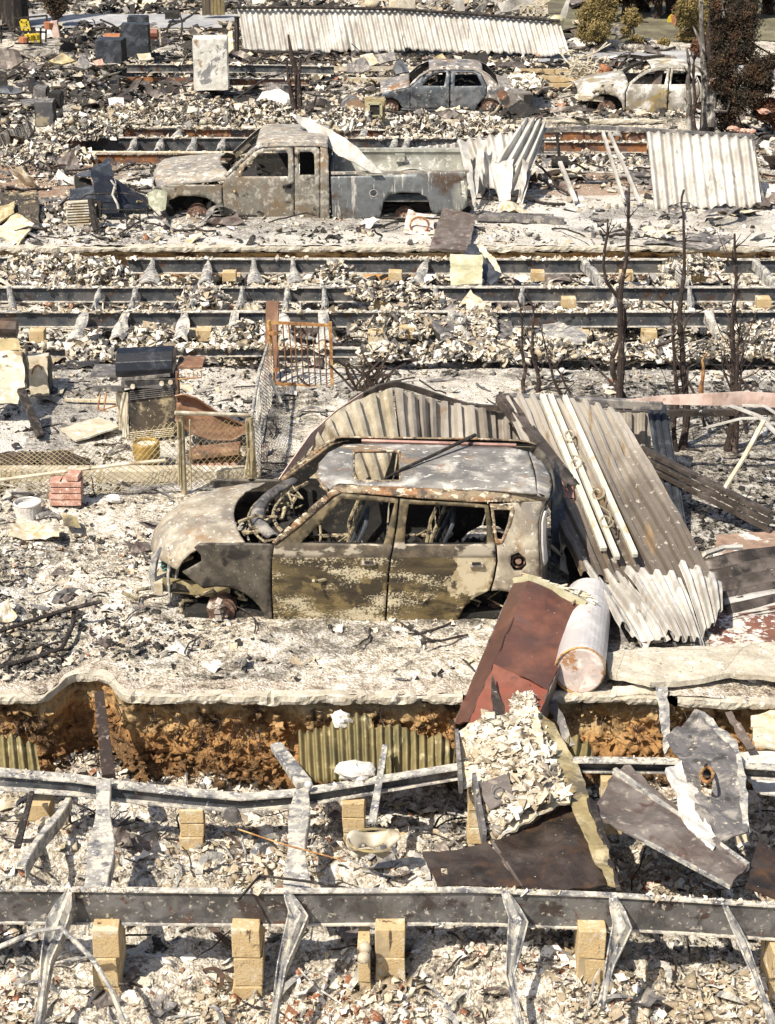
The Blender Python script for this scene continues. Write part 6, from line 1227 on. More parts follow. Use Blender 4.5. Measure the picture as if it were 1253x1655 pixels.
for r0 in (0, 1):
    m = MB()
    for k in range(5):
        yy = (629+k*3.2) if r0 == 0 else (696+k*3.0); m.bar(P(210,yy+(4 if r0==0 else 3.5),Yg-.02), P(281,yy-4,Yg-.02), .012, .008)
    m.build('vent_louvre', M['cream_rag'] if r0 else M['box_grey'], gr)
m = MB(); m.box(*(lambda t: (t[0], t[1]))(bx(196, 283, 614, 628, Yg-.02, .46))); m.build('firebox', M['box_grey'], gr, bevel=.01)
m = MB(); zc = P(235,612,Yg).z; xa_, xb_ = P(188,600,Yg).x, P(279,600,Yg).x
prof = [(0,0), (-.03,.08), (.0,.17), (.10,.25), (.24,.27), (.36,.22), (.42,.10), (.42,0)]
m.grid(lambda u, v: Vector((xa_+(xb_-xa_)*u, Yg+prof[int(round(v*7))][0], zc+.02+prof[int(round(v*7))][1]+.03*u)), 8, 7)
m.add([Vector((xa_, Yg+a, zc+.02+b)) for a, b in prof], [tuple(range(8))]); m.add([Vector((xb_, Yg+a, zc+.05+b)) for a, b in prof], [tuple(range(8))[::-1]])
hd = m.build('hood', M['black_enamel'], gr, solid=.01, bevel=.01)
m = MB(); m.bar(P(198,613,Yg-.06), P(275,606,Yg-.06), .03, .03); m.build('hood_handle', M['box_grey'], hd if False else gr)
m = MB()
for x, y in ((262,619),(276,617),(215,624)): p = P(x, y, Yg-.04); m.tube([p, p+Vector((0,-.03,0))], .028, 10)
m.build('control_knob', M['cream_rag'], gr)
m = MB(); c, s = bx(146, 192, 604, 612, Yg+.02, .42); m.box(c, (s[0], .42, .03)); m.box(P(176,628,Yg), (.36,.02,.07)); m.build('side_shelf', M['box_grey'], gr)
m = MB(); c, s = bx(284, 326, 594, 600, Yg, .42); m.box(c+Vector((0,.05,0)), (s[0], .42, .025)); m.build('side_shelf', M['wood_brown'], gr)
m = MB()
for k in range(7): m.tube([P(286+k*6.6,603-k*.4,Yg-.02), P(286+k*6.6,613-k*.4,Yg-.02)], .005, 4)
m.tube([P(286,613,Yg-.02), P(326,610,Yg-.02)], .008, 5); m.build('tool_rack', M['rust_iron'], gr)
m = MB(); m.bar(P(286,600,Yg), P(287,690,Yg), .03, .03); m.build('leg', M['wood_brown'], gr)
m = MB(); m.tube([P(162,637,21), P(158,662,20.9), P(172,664,20.9)], .012, 6); m.tube([P(172,636,21), P(168,662,20.9), P(190,655,21)], .012, 6); o = m.build('bent_rod', M['rust_iron']); tag(o, 'orange rusty bent rods left of the grill', 'rod')
o = plate('white_board', [GG(97,694,.03), GG(160,674,.05), GG(194,690,.10), GG(124,713,.05)], M['wood_pale'], thick=.02); tag(o, 'pale square board lying left of the grill', 'board')
m = MB(); m.bar(GG(105,646,.03), GG(190,649,.05), .05, .03); o = m.build('wood_stick', M['cream_rag']); tag(o, 'long cream stick lying left of the grill cabinet', 'stick')
for i, (x, y, s) in enumerate([(18,748,.30),(55,742,.26),(92,745,.28),(122,748,.16)]): lump('charred_log', ['charred brown clod at the left edge behind the fence','middle charred clod behind the fence','large charred clod left of the amber pot','small dark clod at the end of the charred row'][i], GG(x, y+6, .04), s, M['wood_char'] if i % 2 else M['bark_burnt'], i+20, 'clod', sq=(1.2,.7,.5))
ap = thing('fallen_appliance', 'scorched cream stove body on a slanting leg at the left edge', 'appliance', P(15,700,21.6))
for q, mt, nm in [([(-40,568,22.2),(36,568,22.2),(42,626,21.7),(-40,630,21.7)], M['scorched_cream'], 'top_panel'), ([(-40,630,21.7),(38,626,21.7),(30,652,21.6),(-40,655,21.6)], M['wood_pale'], 'lower_panel'), ([(36,568,22.2),(44,575,22.5),(48,626,22.1),(42,628,21.7)], M['black_patch'], 'side_panel'), ([(-40,548,22.4),(30,548,22.4),(34,566,22.3),(-40,570,22.3)], M['olive_plate'], 'rolled_top')]: plate(nm, [P(*p) for p in q], mt, ap, .02, .02, .08)
m = MB(); m.bar(P(34,630,21.6), P(66,706,21.0), .09, .06); m.build('leg', M['wood_char'], ap)
m = MB(); m.tube([P(-40,530,22.8), P(12,530,22.8), P(28,531,22.8)], .12, 14); o = m.build('drum', M['rust_plate']); tag(o, 'dark red drum lying at the left edge above the cream stove', 'drum')
cb = thing('small_cabinet', 'small scorched cabinet with an oval stain standing behind the cream stove', 'cabinet', P(60,640,22.6))
plate('front_panel', [P(43,582,22.7), P(76,578,22.7), P(80,640,22.6), P(50,644,22.6)], M['scorched_cream'], cb, .03, .01, .06); plate('top', [P(40,582,22.7), P(76,578,22.7), P(80,572,23.05), P(46,574,23.05)], M['wood_pale'], cb, .03); plate('side_panel', [P(76,578,22.7), P(81,573,23.0), P(86,632,23.0), P(80,640,22.6)], M['black_patch'], cb, .02)
m = MB(); m.tube([P(61+9*math.cos(a), 606+16*math.sin(a), 22.66) for a in np.linspace(0, 6.3, 24)], .012, 5); m.build('oval_trim', M['wood_brown'], cb)
for i, (q, mt, lab) in enumerate([([(100,575),(170,560),(190,572),(150,590),(110,592)], 'white_rag', 'crumpled white sheet behind the grill at left'), ([(130,565),(180,558),(205,566),(170,576)], 'white_rag', 'second crumpled white sheet just left of the grill hood'), ([(88,610),(140,600),(146,615),(95,632)], 'wood_pale', 'pale splintered board pile left of the grill shelf'), ([(620,590),(700,570),(800,572),(790,600),(700,606),(640,606)], 'white_rag', 'long white ash covered sheet right of the gate'), ([(30,840),(80,848),(105,855),(95,872),(50,868),(12,860)], 'cream_rag', 'curled cream sheet lying left of the wagon near the edge'), ([(100,830),(125,838),(130,856),(104,850)], 'olive_plate', 'small tan sheet piece left of the wagon')]):
    V_ = [GG(x, y, .06+.05*(j % 2)) for j, (x, y) in enumerate(q)]; o = plate('crumpled_sheet', V_, M[mt], thick=.01, dent=.05, freq=3, step=.06, seed=i); tag(o, lab, 'sheet')
m = MB(); m.tube([GG(600,592,.0), GG(640,590,.06), GG(705,578,.08)], .05, 8); o = m.build('charred_log', M['bark_burnt']); tag(o, 'charred crooked log lying on the white sheet below the junk heap', 'log')
m = MB()
for i in range(26):
    a = random.uniform(0, 6.28); c = P(595+random.uniform(-28,28), 632, 22.3+random.uniform(-.3,.3)); m.tube([c, c+Vector((.15*math.cos(a), .1*math.sin(a), random.uniform(.1,.3))), c+Vector((.3*math.cos(a+.6), .2*math.sin(a+.6), random.uniform(.2,.5)))], random.uniform(.008,.02), 5)
o = m.build('wire_tangle', M['rust_plate']); tag(o, 'tangle of rusty wires and charred roots right of the gate', 'wire tangle')
# junk heap on the beams
jk = thing('wrecked_machine', 'wrecked grey machine full of ash heaped on the dark beams left of the saplings', 'machine', P(765,570,25.6))
for q, mt, nm in [([(690,500,26.4),(712,485,26.6),(760,500,26.3),(738,560,25.2),(700,530,25.6)], 'box_grey', 'side_panel'), ([(738,497,26.4),(760,470,26.9),(800,500,26.4),(822,520,26.1),(790,545,25.5),(745,535,25.6)], 'cream_rag', 'top_panel'), ([(745,520,25.8),(795,545,25.4),(770,585,24.9),(725,560,25.2)], 'dark_metal', 'front_panel'), ([(800,520,26.0),(826,512,26.2),(830,545,25.6),(790,590,24.9),(765,588,24.9)], 'box_grey', 'door'), ([(700,535,25.6),(735,560,25.2),(760,588,24.8),(715,575,25.0)], 'interior', 'lower_panel')]: plate(nm, [P(*p) for p in q], M[mt], jk, .02, .05, .08, freq=4)
m = MB(); m.tube([P(742+10*math.cos(a), 515+7*math.sin(a), 25.6) for a in np.linspace(0, 6.3, 14)], .03, 6); m.tube([P(722+8*math.cos(a), 545+5*math.sin(a), 25.1) for a in np.linspace(0, 6.3, 12)], .025, 6); m.build('port_ring', M['outrigger'], jk)
n_ = 2200; Cc = np.array([tuple(bil(P(740,500,26.3), P(800,505,26.2), P(800,560,25.2), P(735,565,25.1), a, b)) for a, b in zip(RNG.random(n_), RNG.random(n_))]); Cc[:, 2] += .05; shards('ash_heap', Cc, .012+.07*RNG.random(n_)**3, .6, RNG.uniform(.05, .9, n_), parent=jk)
for nm, lab, pts, mt in [('brown_panel', 'mauve brown square panel tilted over the driveway edge by the pickup tail', [(716,336,31.6),(770,347,31.3),(758,405,29.9),(694,403,30.0)], 'brown_plate'), ('enamel_panel', 'white and rust panel with an oval dish behind the pickup rear wheel', [(660,338,31.7),(703,345,31.6),(700,385,30.9),(652,377,31.0)], 'tank_end'), ('cream_sheet', 'pale yellow square sheet standing on the second dark beam', [(728,410,28.5),(781,412,28.5),(779,460,27.7),(728,462,27.7)], 'cream_plate'), ('blue_black_sheet', 'blue black sheet with a pale edge behind the yellow square sheet', [(757,396,29.4),(776,394,29.5),(814,444,28.2),(794,462,27.9),(775,445,28.3),(750,410,29.2)], 'black_sheet'), ('sheet_edge', 'pale scorched edge strip along the blue black sheet', [(770,396,29.3),(778,394,29.4),(815,442,28.1),(808,447,28.1)], 'cream_rag'), ('crumpled_sheet', 'black crumpled sheet on the low beam beside the tall sapling', [(1040,575,25.0),(1075,572,25.0),(1103,540,25.5),(1130,562,25.1),(1145,590,24.5),(1100,580,24.6)], 'interior'), ('crumpled_sheet', 'translucent grey sheet draped over the beams right of the junk heap', [(878,522,26.0),(905,520,26.1),(950,540,25.6),(948,560,25.1),(900,566,25.0),(880,550,25.3)], 'outrigger'), ('crumpled_sheet', 'dark curled sheet left of the black crumpled sheet', [(965,545,25.4),(980,540,25.5),(1035,575,24.9),(1060,582,24.7),(990,580,24.8)], 'dark_metal'), ('crumpled_sheet', 'grey wet looking sheet at the driveway edge on the right', [(1040,392,30.2),(1075,378,30.8),(1150,376,30.9),(1188,384,30.6),(1160,405,30.0),(1100,398,30.1)], 'box_grey')]:
    pl(nm, lab, pts, M[mt], 'sheet', .015, .02 if 'square' in lab else .05, freq=3)
m = MB(); m.tube([P(678+15*math.cos(a)-(y_:=0), 364+13*math.sin(a), 31.05-.0*a) for a in np.linspace(0, 6.3, 20)], .02, 6); o = m.build('oval_ring', M['rust_iron']); tag(o, 'rusty oval ring on the white and rust panel', 'ring')
m = MB(); m.bar(P(770,350,31.8), P(912,357,31.6), .16, .10); m.bar(P(770,345,32.2), P(895,348,32.0), .05, .04); o = m.build('fallen_rail', M['box_grey']); tag(o, 'grey rail lying on the driveway right of the pickup', 'rail')
m = MB(); m.bar(P(1020,358,32.2), P(1100,340,32.9), .04, .03); o = m.build('charred_stick', M['wood_char']); tag(o, 'charred stick lying in front of the ribbed awning panel', 'stick')
m = MB(); m.tube([P(1034,348,32.5), P(1048,350,32.5), P(1060,350,32.5)], [.05,.07,.05], 8); o = m.build('canister', M['brown_iron']); tag(o, 'small dark canister lying on the driveway below the ribbed panel', 'canister')
# black stove and lattice at the pickup nose
bs = thing('black_stove', 'folded black steel stove wreck in front of the pickup nose', 'stove', P(165,345,32.4))
for q, mt in [([(120,283,33.0),(146,274,33.2),(176,254,33.8),(185,285,33.0),(146,285,32.9)], 'black_sheet'), ([(146,274,33.0),(185,287,32.7),(193,345,31.9),(160,345,31.9),(155,320,32.2)], 'black_enamel'), ([(112,305,32.6),(153,300,32.6),(156,322,32.2),(114,324,32.2)], 'black_sheet'), ([(186,288,32.9),(236,320,32.6),(242,338,32.3),(195,338,32.2)], 'black_enamel'), ([(120,283,33.1),(148,290,33.1),(150,305,33.0),(122,305,33.0)], 'interior')]: plate('side_panel', [P(*p) for p in q], M[mt], bs, .015, .02, .1)
m = MB(); m.tube([P(180,292,32.4), P(186,300,32.2), P(182,315,32.1), P(190,330,31.9), P(192,340,31.8)], .02, 5); m.build('ash_drip', M['outrigger'], bs)
lt = thing('wood_lath_bundle', 'stack of thin tan laths standing below the black stove wreck', 'bundle', P(133,375,31.4))
for i in range(12):
    m = MB(); yy = 325+i*4.4; m.bar(P(108+random.uniform(-2,2),yy+2,31.5), P(146+random.uniform(-2,2),yy,31.5), .12, .022); m.build('lath', M['wood_pale'], lt)
m = MB(); m.tube([P(147,322,31.4), P(150,345,31.3), P(156,374,31.1)], .06, 6); m.tube([P(162,325,31.5), P(160,350,31.4)], .05, 6); m.build('charred_end', M['wood_char'], lt)
rk = thing('wire_rack', 'thin black wire rack lying beneath the pickup nose', 'rack', P(200,370,31.2)); m = MB()
for a, b in [((160,338),(238,340)), ((165,368),(232,372)), ((205,340),(205,372)), ((226,340),(227,374)), ((237,338),(240,352)), ((180,352),(235,355))]: m.tube([P(*a,31.4), P(*b,31.3)], .012, 5)
m.build('wire_frame', M['wood_char'], rk)
bx2 = thing('rusty_box', 'scorched steel box with a tilted tan door at the left edge', 'box', P(30,395,31))
for q, mt, nm in [([(0,312,32.2),(62,310,32.2),(64,368,31.2),(0,372,31.2)], 'black_patch', 'back_panel'), ([(28,345,31.2),(56,362,30.9),(30,398,30.2),(0,382,30.6),(-8,372,30.9)], 'cream_rag', 'door'), ([(-30,345,31.6),(24,326,31.8),(24,345,31.4),(-30,380,31.1)], 'olive_plate', 'side_panel')]: plate(nm, [P(*p) for p in q], M[mt], bx2, .03, .02, .1)

# ---------------------------------------------------------------- burnt saplings
def sapling(label, base, top, Y, r, n, mat='bark_burnt', spread=.35, tw=14, long_=.35, thin=.006, group='burnt bare saplings', bend=.05, Yt=None, z0=None):
    A = P(*base, Y); B = P(*top, Yt or Y); 
    if z0 is not None: A.z = z0
    root = thing('burnt_sapling', label, 'sapling', A, group); pts = []
    for i in range(n+1): t = i/n; pts.append(lerp(A, B, t)+Vector((bend*(float(vn(t*5, Y, int(base[0])))-.5)*2*(t > 0), bend*(float(vn(t*5, Y+9, int(base[0])))-.5), 0)))
    m = MB(); m.tube(pts, [r*(1-.75*i/n)*(1+.12*math.sin(i*2.3)) for i in range(n+1)], 8); m.build('trunk', M[mat], root)
    m = MB()
    for k in range(tw):
        t = random.uniform(.12, .98); p = pts[int(t*n)]; a = random.uniform(0, 6.28); L = long_*random.uniform(.15, 1)**1.8+.02; d = Vector((math.cos(a), math.sin(a), random.uniform(.5, 1.6))).normalized()
        q = p+d*L*.5+Vector((0,0,.0)); e = q+(d+Vector((random.uniform(-.4,.4), random.uniform(-.4,.4), .3))).normalized()*L*.5; m.tube([p, q, e], [thin*1.6, thin, thin*.5], 4)
    if tw: m.build('twigs', M[mat], root)
    return root
sapling('tallest thin burnt sapling of the pair right of the junk heap', (1004,745), (1012,302), 20.9, .055, 18, tw=46, long_=.16)
sapling('leafless sapling crossing behind the tallest one, with a long side branch', (1016,745), (985,352), 21.0, .045, 16, tw=30, long_=.3, bend=.12)
sapling('thin burnt sapling with stubs, standing behind the top rail of the fallen awning', (1108,742), (1104,342), 20.8, .05, 16, tw=40, long_=.14)
sapling('forked burnt sapling left of the thin stubby one', (1096,742), (1088,480), 20.7, .035, 12, tw=24, long_=.5)
sapling('burnt sapling nearest the right edge with spreading dry branches', (1180,745), (1192,378), 20.7, .05, 16, tw=46, long_=.55)
sapling('second stem beside the sapling nearest the right edge', (1190,745), (1196,520), 20.6, .035, 12, tw=26, long_=.7)
sapling('left one of two short burnt saplings above the folded awning', (846,634), (836,462), 22.8, .028, 10, tw=30, long_=.12)
sapling('right one of two short burnt saplings above the folded awning', (869,636), (858,468), 22.8, .03, 10, tw=30, long_=.12)
sapling('thin leaning burnt stick between the short and the tall saplings', (908,640), (868,520), 22.5, .022, 8, tw=6, long_=.2)
sapling('second thin leaning burnt stick left of the tall saplings', (925,640), (872,545), 22.4, .016, 8, tw=6, long_=.2)
sapling('rusty short stake left of the right edge sapling', (1133,640), (1142,570), 22.5, .035, 6, 'rust_iron', tw=0)
for i in range(7):
    a = [(1140,690),(1215,745),(1085,640),(1230,640),(1060,560),(1160,740),(1010,640)][i]; b = [(1085,545),(1165,560),(1130,585),(1175,590),(1140,500),(1225,500),(945,570)][i]; m = MB(); A = P(*a, 21.2); B = P(*b, 21.6); m.tube([A, lerp(A, B, .4)+Vector((.06, 0, -.08)), lerp(A, B, .75)+Vector((-.05, 0, .03)), B], [.02,.016,.012,.005], 6)
    o = m.build('bare_branch', M['bark_burnt']); tag(o, 'bare burnt branch arching between the saplings at the right', 'branch', 'arching branches among the saplings')
s_ = thing('burnt_sapling', 'black forked sapling standing above the pickup cab', 'sapling', P(484,200,43), 'burnt bare saplings'); m = MB(); m.tube([P(484,200,43), P(482,150,43.2), P(480,118,43.3), P(472,95,43.3), P(466,56,43.4)], [.10,.08,.07,.06,.02], 7); m.build('trunk', M['bark_burnt'], s_)
m = MB(); m.tube([P(483,118,43.3), P(486,95,43.3)], [.06,.02], 6); m.tube([P(480,190,43), P(470,150,43), P(463,96,43)], [.07,.05,.02], 6); m.tube([P(484,198,43), P(505,175,43), P(512,155,43)], [.05,.04,.02], 6); m.build('branch', M['bark_burnt'], s_)
m = MB(); m.tube([P(383,82,52.5), P(383,30,52.5), P(383,27,52.5)], [.07,.07,.1], 6); o = m.build('charred_post', M['wood_char']); tag(o, 'slim charred post standing behind the white fridge', 'post')

# ---------------------------------------------------------------- trees and shrubs
def leaves(C, S, n, size, seed, squash=1., flow=None):
    """many leaf-sized quads clumped through an ellipsoid"""
    r = np.random.default_rng(seed); k = 26; cl = r.normal(0, 1, (k, 3)); cl /= np.linalg.norm(cl, axis=1)[:, None]; cl *= (r.random(k)**.5)[:, None]*.85
    i = r.integers(0, k, n); q = cl[i]+r.normal(0, .17, (n, 3)); q = q*np.array(S)+np.array(tuple(C))
    a = r.normal(0, 1, (n, 3)); a /= np.linalg.norm(a, axis=1)[:, None]; b = r.normal(0, 1, (n, 3)); b -= a*(a*b).sum(1)[:, None]; b /= np.linalg.norm(b, axis=1)[:, None]
    if flow is not None: a = a*.5+np.array(flow); 
    L = size*r.uniform(.5, 1.5, n)[:, None]; W = L*.35
    V = np.stack([q-a*L-b*W*.3, q+b*W, q+a*L, q-b*W], 1).reshape(-1, 3); Q = np.arange(n*4).reshape(-1, 4); return V, Q
def tree(name, label, base, H_, blobs, mat, n, size, Y, group=None, trunk_r=.12, cat='tree', bark='bark_burnt', limbs=8):
    B = P(*base, Y); B.z = min(B.z, float(zbase(B.x, B.y))+.1); root = thing(name, label, cat, B, group); Vs = []; Qs = []; k = 0; m = MB()
    top = B+Vector((0, 0, H_)); m.tube([B-Vector((0,0,.1)), lerp(B, top, .3)+Vector((.08,0,0)), lerp(B, top, .65)+Vector((-.05,0,0)), top], [trunk_r, trunk_r*.75, trunk_r*.5, trunk_r*.15], 8)
    m.build('trunk', M[bark], root); m = MB()
    for j, (px, py, rx, rz) in enumerate(blobs):
        Yb = Y+random.uniform(-.3, .3); c = P(px, py, Yb); s = sc(Y, c.z); V, Q = leaves(c, (rx/s, rx/s*.9, rz/s), int(n*rx*rz/sum(b[2]*b[3] for b in blobs)), size, j+len(label)); Vs.append(V); Qs.append(Q+k); k += len(V)
        for _ in range(max(2, limbs//len(blobs))):
            st = lerp(B, top, random.uniform(.1, .8)); e = c+Vector((random.uniform(-.7,.7)*rx/s, random.uniform(-.5,.5)*rx/s, random.uniform(-.7,.7)*rz/s)); m.tube([st, lerp(st, e, .5)+Vector((0,0,-.08)), e], [trunk_r*.4, trunk_r*.22, trunk_r*.08], 5)
    m.build('limbs', M[bark], root); V = np.concatenate(Vs)-np.array(B); o = fast_mesh('crown', V, np.concatenate(Qs), M[mat], None, None); o.parent = root; return root
dt = tree('burnt_conifer', 'large brown black scorched conifer with drooping foliage at the upper right', (1141,218), 3.6, [(1200,25,42,40),(1190,70,36,40),(1172,110,30,35),(1222,125,30,34),(1205,160,38,28),(1175,195,22,20),(1240,110,14,24),(1160,60,14,30),(1236,140,18,12),(1248,100,10,16),(1165,150,12,18),(1228,182,14,9),(1190,205,16,8),(1155,20,12,24)], 'leaf_dark', 52000, .034, 42.5, trunk_r=.17, limbs=30)
m = MB(); m.tube([P(1138,216,42.3), P(1141,150,42.4), P(1137,100,42.5), P(1134,40,42.6), P(1133,-10,42.6)], [.11,.085,.07,.055,.04], 8); m.tube([P(1148,205,42.3), P(1152,150,42.4), P(1162,100,42.5), P(1170,30,42.6), P(1165,0,42.6)], [.11,.09,.07,.05,.03], 8); m.build('trunk', M['bark_pale'], dt)
m = MB()
for a, b, c in [((1134,75),(1126,55),(1120,42)), ((1140,150),(1150,128),(1165,125)), ((1155,150),(1180,150),(1205,146)), ((1150,178),(1175,180),(1180,165)), ((1137,120),(1128,108),(1118,104)), ((1163,95),(1172,85),(1178,70))]: m.tube([P(*a,42.3), P(*b,42.2), P(*c,42.2)], [.04,.025,.012], 5)
m.build('bare_branch', M['bark_pale'], dt)
sapling('twin charred trunk stumps left of the scorched conifer', (1117,215), (1113,78), 42.0, .09, 10, 'bark_pale', tw=16, long_=.3, thin=.02)
sapling('thinner charred trunk hugging the twin stumps', (1124,215), (1121,82), 41.9, .06, 10, 'bark_burnt', tw=16, long_=.3, thin=.02)
tree('dry_bush', 'round olive dry bush at the right end of the long awning', (965,82), 1.2, [(965,30,34,42),(958,50,26,22),(975,8,26,20)], 'leaf_olive', 26000, .04, 56.6, 'dry bushes across the street', .06, 'bush')
tree('dry_bush', 'tall olive dry bush behind the pale twin trunks', (1120,70), 1.4, [(1128,25,26,36),(1105,20,18,26),(1115,60,20,14)], 'leaf_olive', 24000, .04, 57.7, 'dry bushes across the street', .06, 'bush')
tree('dry_bush', 'sparse pale dry bush between the two olive bushes', (1020,68), 1.0, [(1022,32,16,20),(1012,50,10,10)], 'leaf_olive', 3500, .05, 57.8, 'dry bushes across the street', .05, 'bush', 'stone')
tree('low_bush', 'small yellow green shrub at the verge below the sparse bush', (1024,76), .4, [(1026,66,14,8)], 'leaf_olive', 3000, .05, 57.2, 'dry bushes across the street', .03, 'shrub')
tree('low_bush', 'smaller yellow shrub right of the sparse bush on the verge', (1074,74), .3, [(1074,68,9,6)], 'leaf_olive', 1500, .05, 57.4, 'dry bushes across the street', .03, 'shrub')
tree('rusty_bush', 'rust brown dead bush left of the scorched conifer trunk', (1135,100), .5, [(1138,78,20,16),(1150,92,16,12)], 'leaf_rust', 6000, .07, 55.5, None, .05, 'bush')
tree('rusty_bush', 'rust brown dead shrub at the right edge below the conifer', (1245,210), .6, [(1245,180,20,20),(1222,165,12,10),(1262,195,16,14)], 'leaf_rust', 6000, .06, 42.5, None, .04, 'bush')
tree('burnt_tree', 'black bare round tree at the upper left behind the yellow chair', (88,42), 1.6, [(90,8,26,18)], 'leaf_dark', 1800, .05, 61, None, .11, 'tree', 'bark_burnt', 40)
far_r = [(985,40,0),(1010,35,1),(1040,38,0),(1062,34,1),(1090,42,2),(1110,36,0),(1150,34,1),(1180,38,0),(1215,40,1),(1243,46,2),(1275,40,0)]
for i, (x, y, kd) in enumerate(far_r):
    Yb = 61.6+2.2*((i*7) % 5)/4; tree('scorched_pine', ['first dark tree of the far wood counted from the left, just behind the long awning','dark far tree behind the sparse bush','dark far tree right above the sparse bush','dark far tree left of the thick far trunk','thick far trunk above the small yellow shrub','dark far tree right of the thick far trunk','dark far tree behind the conifer trunk','dark far tree behind the conifer crown','dark far tree right behind the conifer crown','broad dark trunk at the upper right corner','last dark far tree beyond the right picture edge'][i], (x, y), 7, [(x, -20, 22, 26),(x+10,-50,24,30)]+([(x-6,14,16,9)] if kd == 0 else []), 'leaf_dark', 9000, .09, Yb, 'dark trees of the far wood', .14+.22*(kd == 2), 'tree', 'bark_burnt', 16)
for i, (x, y, r_) in enumerate([(9,42,.35),(21,42,.40)]):
    B = P(x, y, 61); root = thing('burnt_tree', ['left one of two thick blue black trunks in the upper left corner','right one of two thick blue black trunks in the upper left corner'][i], 'tree', B); m = MB(); m.tube([B-Vector((0,0,.3)), B+Vector((.1,0,2)), B+Vector((0,0,6))], [r_*1.3, r_, r_*.8], 12); m.build('trunk', M['wood_char'], root)
# small stones along the verge
for i in range(16):
    lump('verge_stone', 'pale kerb stone in the row along the grass verge across the street', GG(1000+i*9.5, 76+random.uniform(-1,1)+i*.3, .05), .12, M['stone'], i, 'stone', group='stones lining the verge')

# ---------------------------------------------------------------- things in the far lots
def boxy(name, label, cat, px0, px1, py0, py1, Y, dep, mt, side='interior', top=None, yaw=0, group=None, legs=False):
    c, s = bx(px0, px1, py0, py1, Y, dep); root = thing(name, label, cat, c-Vector((0, 0, s[2]/2)), group); R = Matrix.Rotation(yaw, 3, 'Z'); w2, d2, h2 = s[0]/2, s[1]/2, s[2]/2
    q = lambda L: [c+R@Vector(p) for p in L]
    plate('front_panel', q([(-w2,-d2,-h2),(w2,-d2,-h2),(w2,-d2,h2),(-w2,-d2,h2)]), M[mt], root, .03, .012, .12, seed=int(px0))
    plate('side_panel', q([(w2,-d2,-h2),(w2,d2,-h2),(w2,d2,h2),(w2,-d2,h2)]), M[side], root, .03, .012, .15); plate('side_panel', q([(-w2,d2,-h2),(-w2,-d2,-h2),(-w2,-d2,h2),(-w2,d2,h2)]), M[side], root, .03, .012, .15)
    plate('top_panel', q([(-w2,-d2,h2),(w2,-d2,h2),(w2,d2,h2),(-w2,d2,h2)]), M[top or mt], root, .03, .012, .15); return root
boxy('refrigerator', 'tall white scorched refrigerator standing upright in the rubble', 'refrigerator', 314, 365, 64, 146, 48.2, .7, 'fridge', 'white_metal', yaw=.05)
boxy('steel_cabinet', 'tall charred blue black steel cabinet at the upper left', 'cabinet', 199, 239, 40, 92, 53.5, .35, 'black_sheet', 'interior')
boxy('steel_cabinet', 'shorter dark box standing behind the tall charred cabinet', 'cabinet', 208, 237, 28, 60, 54.5, .4, 'black_sheet', 'interior')
boxy('locker', 'low dark double locker left of the tall charred cabinet', 'cabinet', 157, 197, 66, 102, 51.5, .6, 'black_sheet', 'interior', yaw=-.1)
boxy('metal_cube', 'dark grey cube with a pale base standing at the far left', 'box', 58, 84, 166, 205, 41.5, .45, 'dark_two', 'interior', 'box_grey', yaw=.05)
boxy('metal_cube', 'small dark box on top behind the dark grey cube', 'box', 54, 74, 143, 157, 43.0, .4, 'box_grey', 'interior')
boxy('metal_cube', 'small black box right behind the dark grey cube', 'box', 80, 97, 152, 175, 42.6, .4, 'interior', 'interior')
m = MB(); m.grid(lambda u, v: bil(P(33,163,42.6), P(88,158,42.9), P(86,168,41.6), P(38,170,41.6), u, v), 4, 4); o = m.build('sheet', M['box_grey'], solid=.05); tag(o, 'flat grey sheet lying on the dark grey cube', 'sheet')
tv = boxy('tube_television', 'tan cased box with a square black opening left of the sedan', 'television', 591, 621, 163, 196, 44.6, .5, 'olive_plate', 'olive_plate'); c, s = bx(597, 614, 169, 187, 44.5, .1); m = MB(); m.box(c, s); m.build('screen_opening', M['interior'], tv); m = MB(); 
for a, b in (((596,167),(616,167)),((616,167),(616,188)),((616,188),(596,188)),((596,188),(596,167))): m.bar(P(*a,44.5), P(*b,44.5), .06, .06)
m.build('bezel', M['cream_plate'], tv)
dr = thing('round_drum', 'rusty round drum lying beside the tan television case', 'drum', P(573,192,44.8)); c = P(574,177,44.6); m = MB(); m.tube([c, c+Vector((-.1,.5,0))], .25, 22); m.build('shell', M['box_grey'], dr); m = MB(); m.tube([c+Vector((.003,-.015,0)), c], .235, 22); m.build('lid', M['rust_pale'], dr)
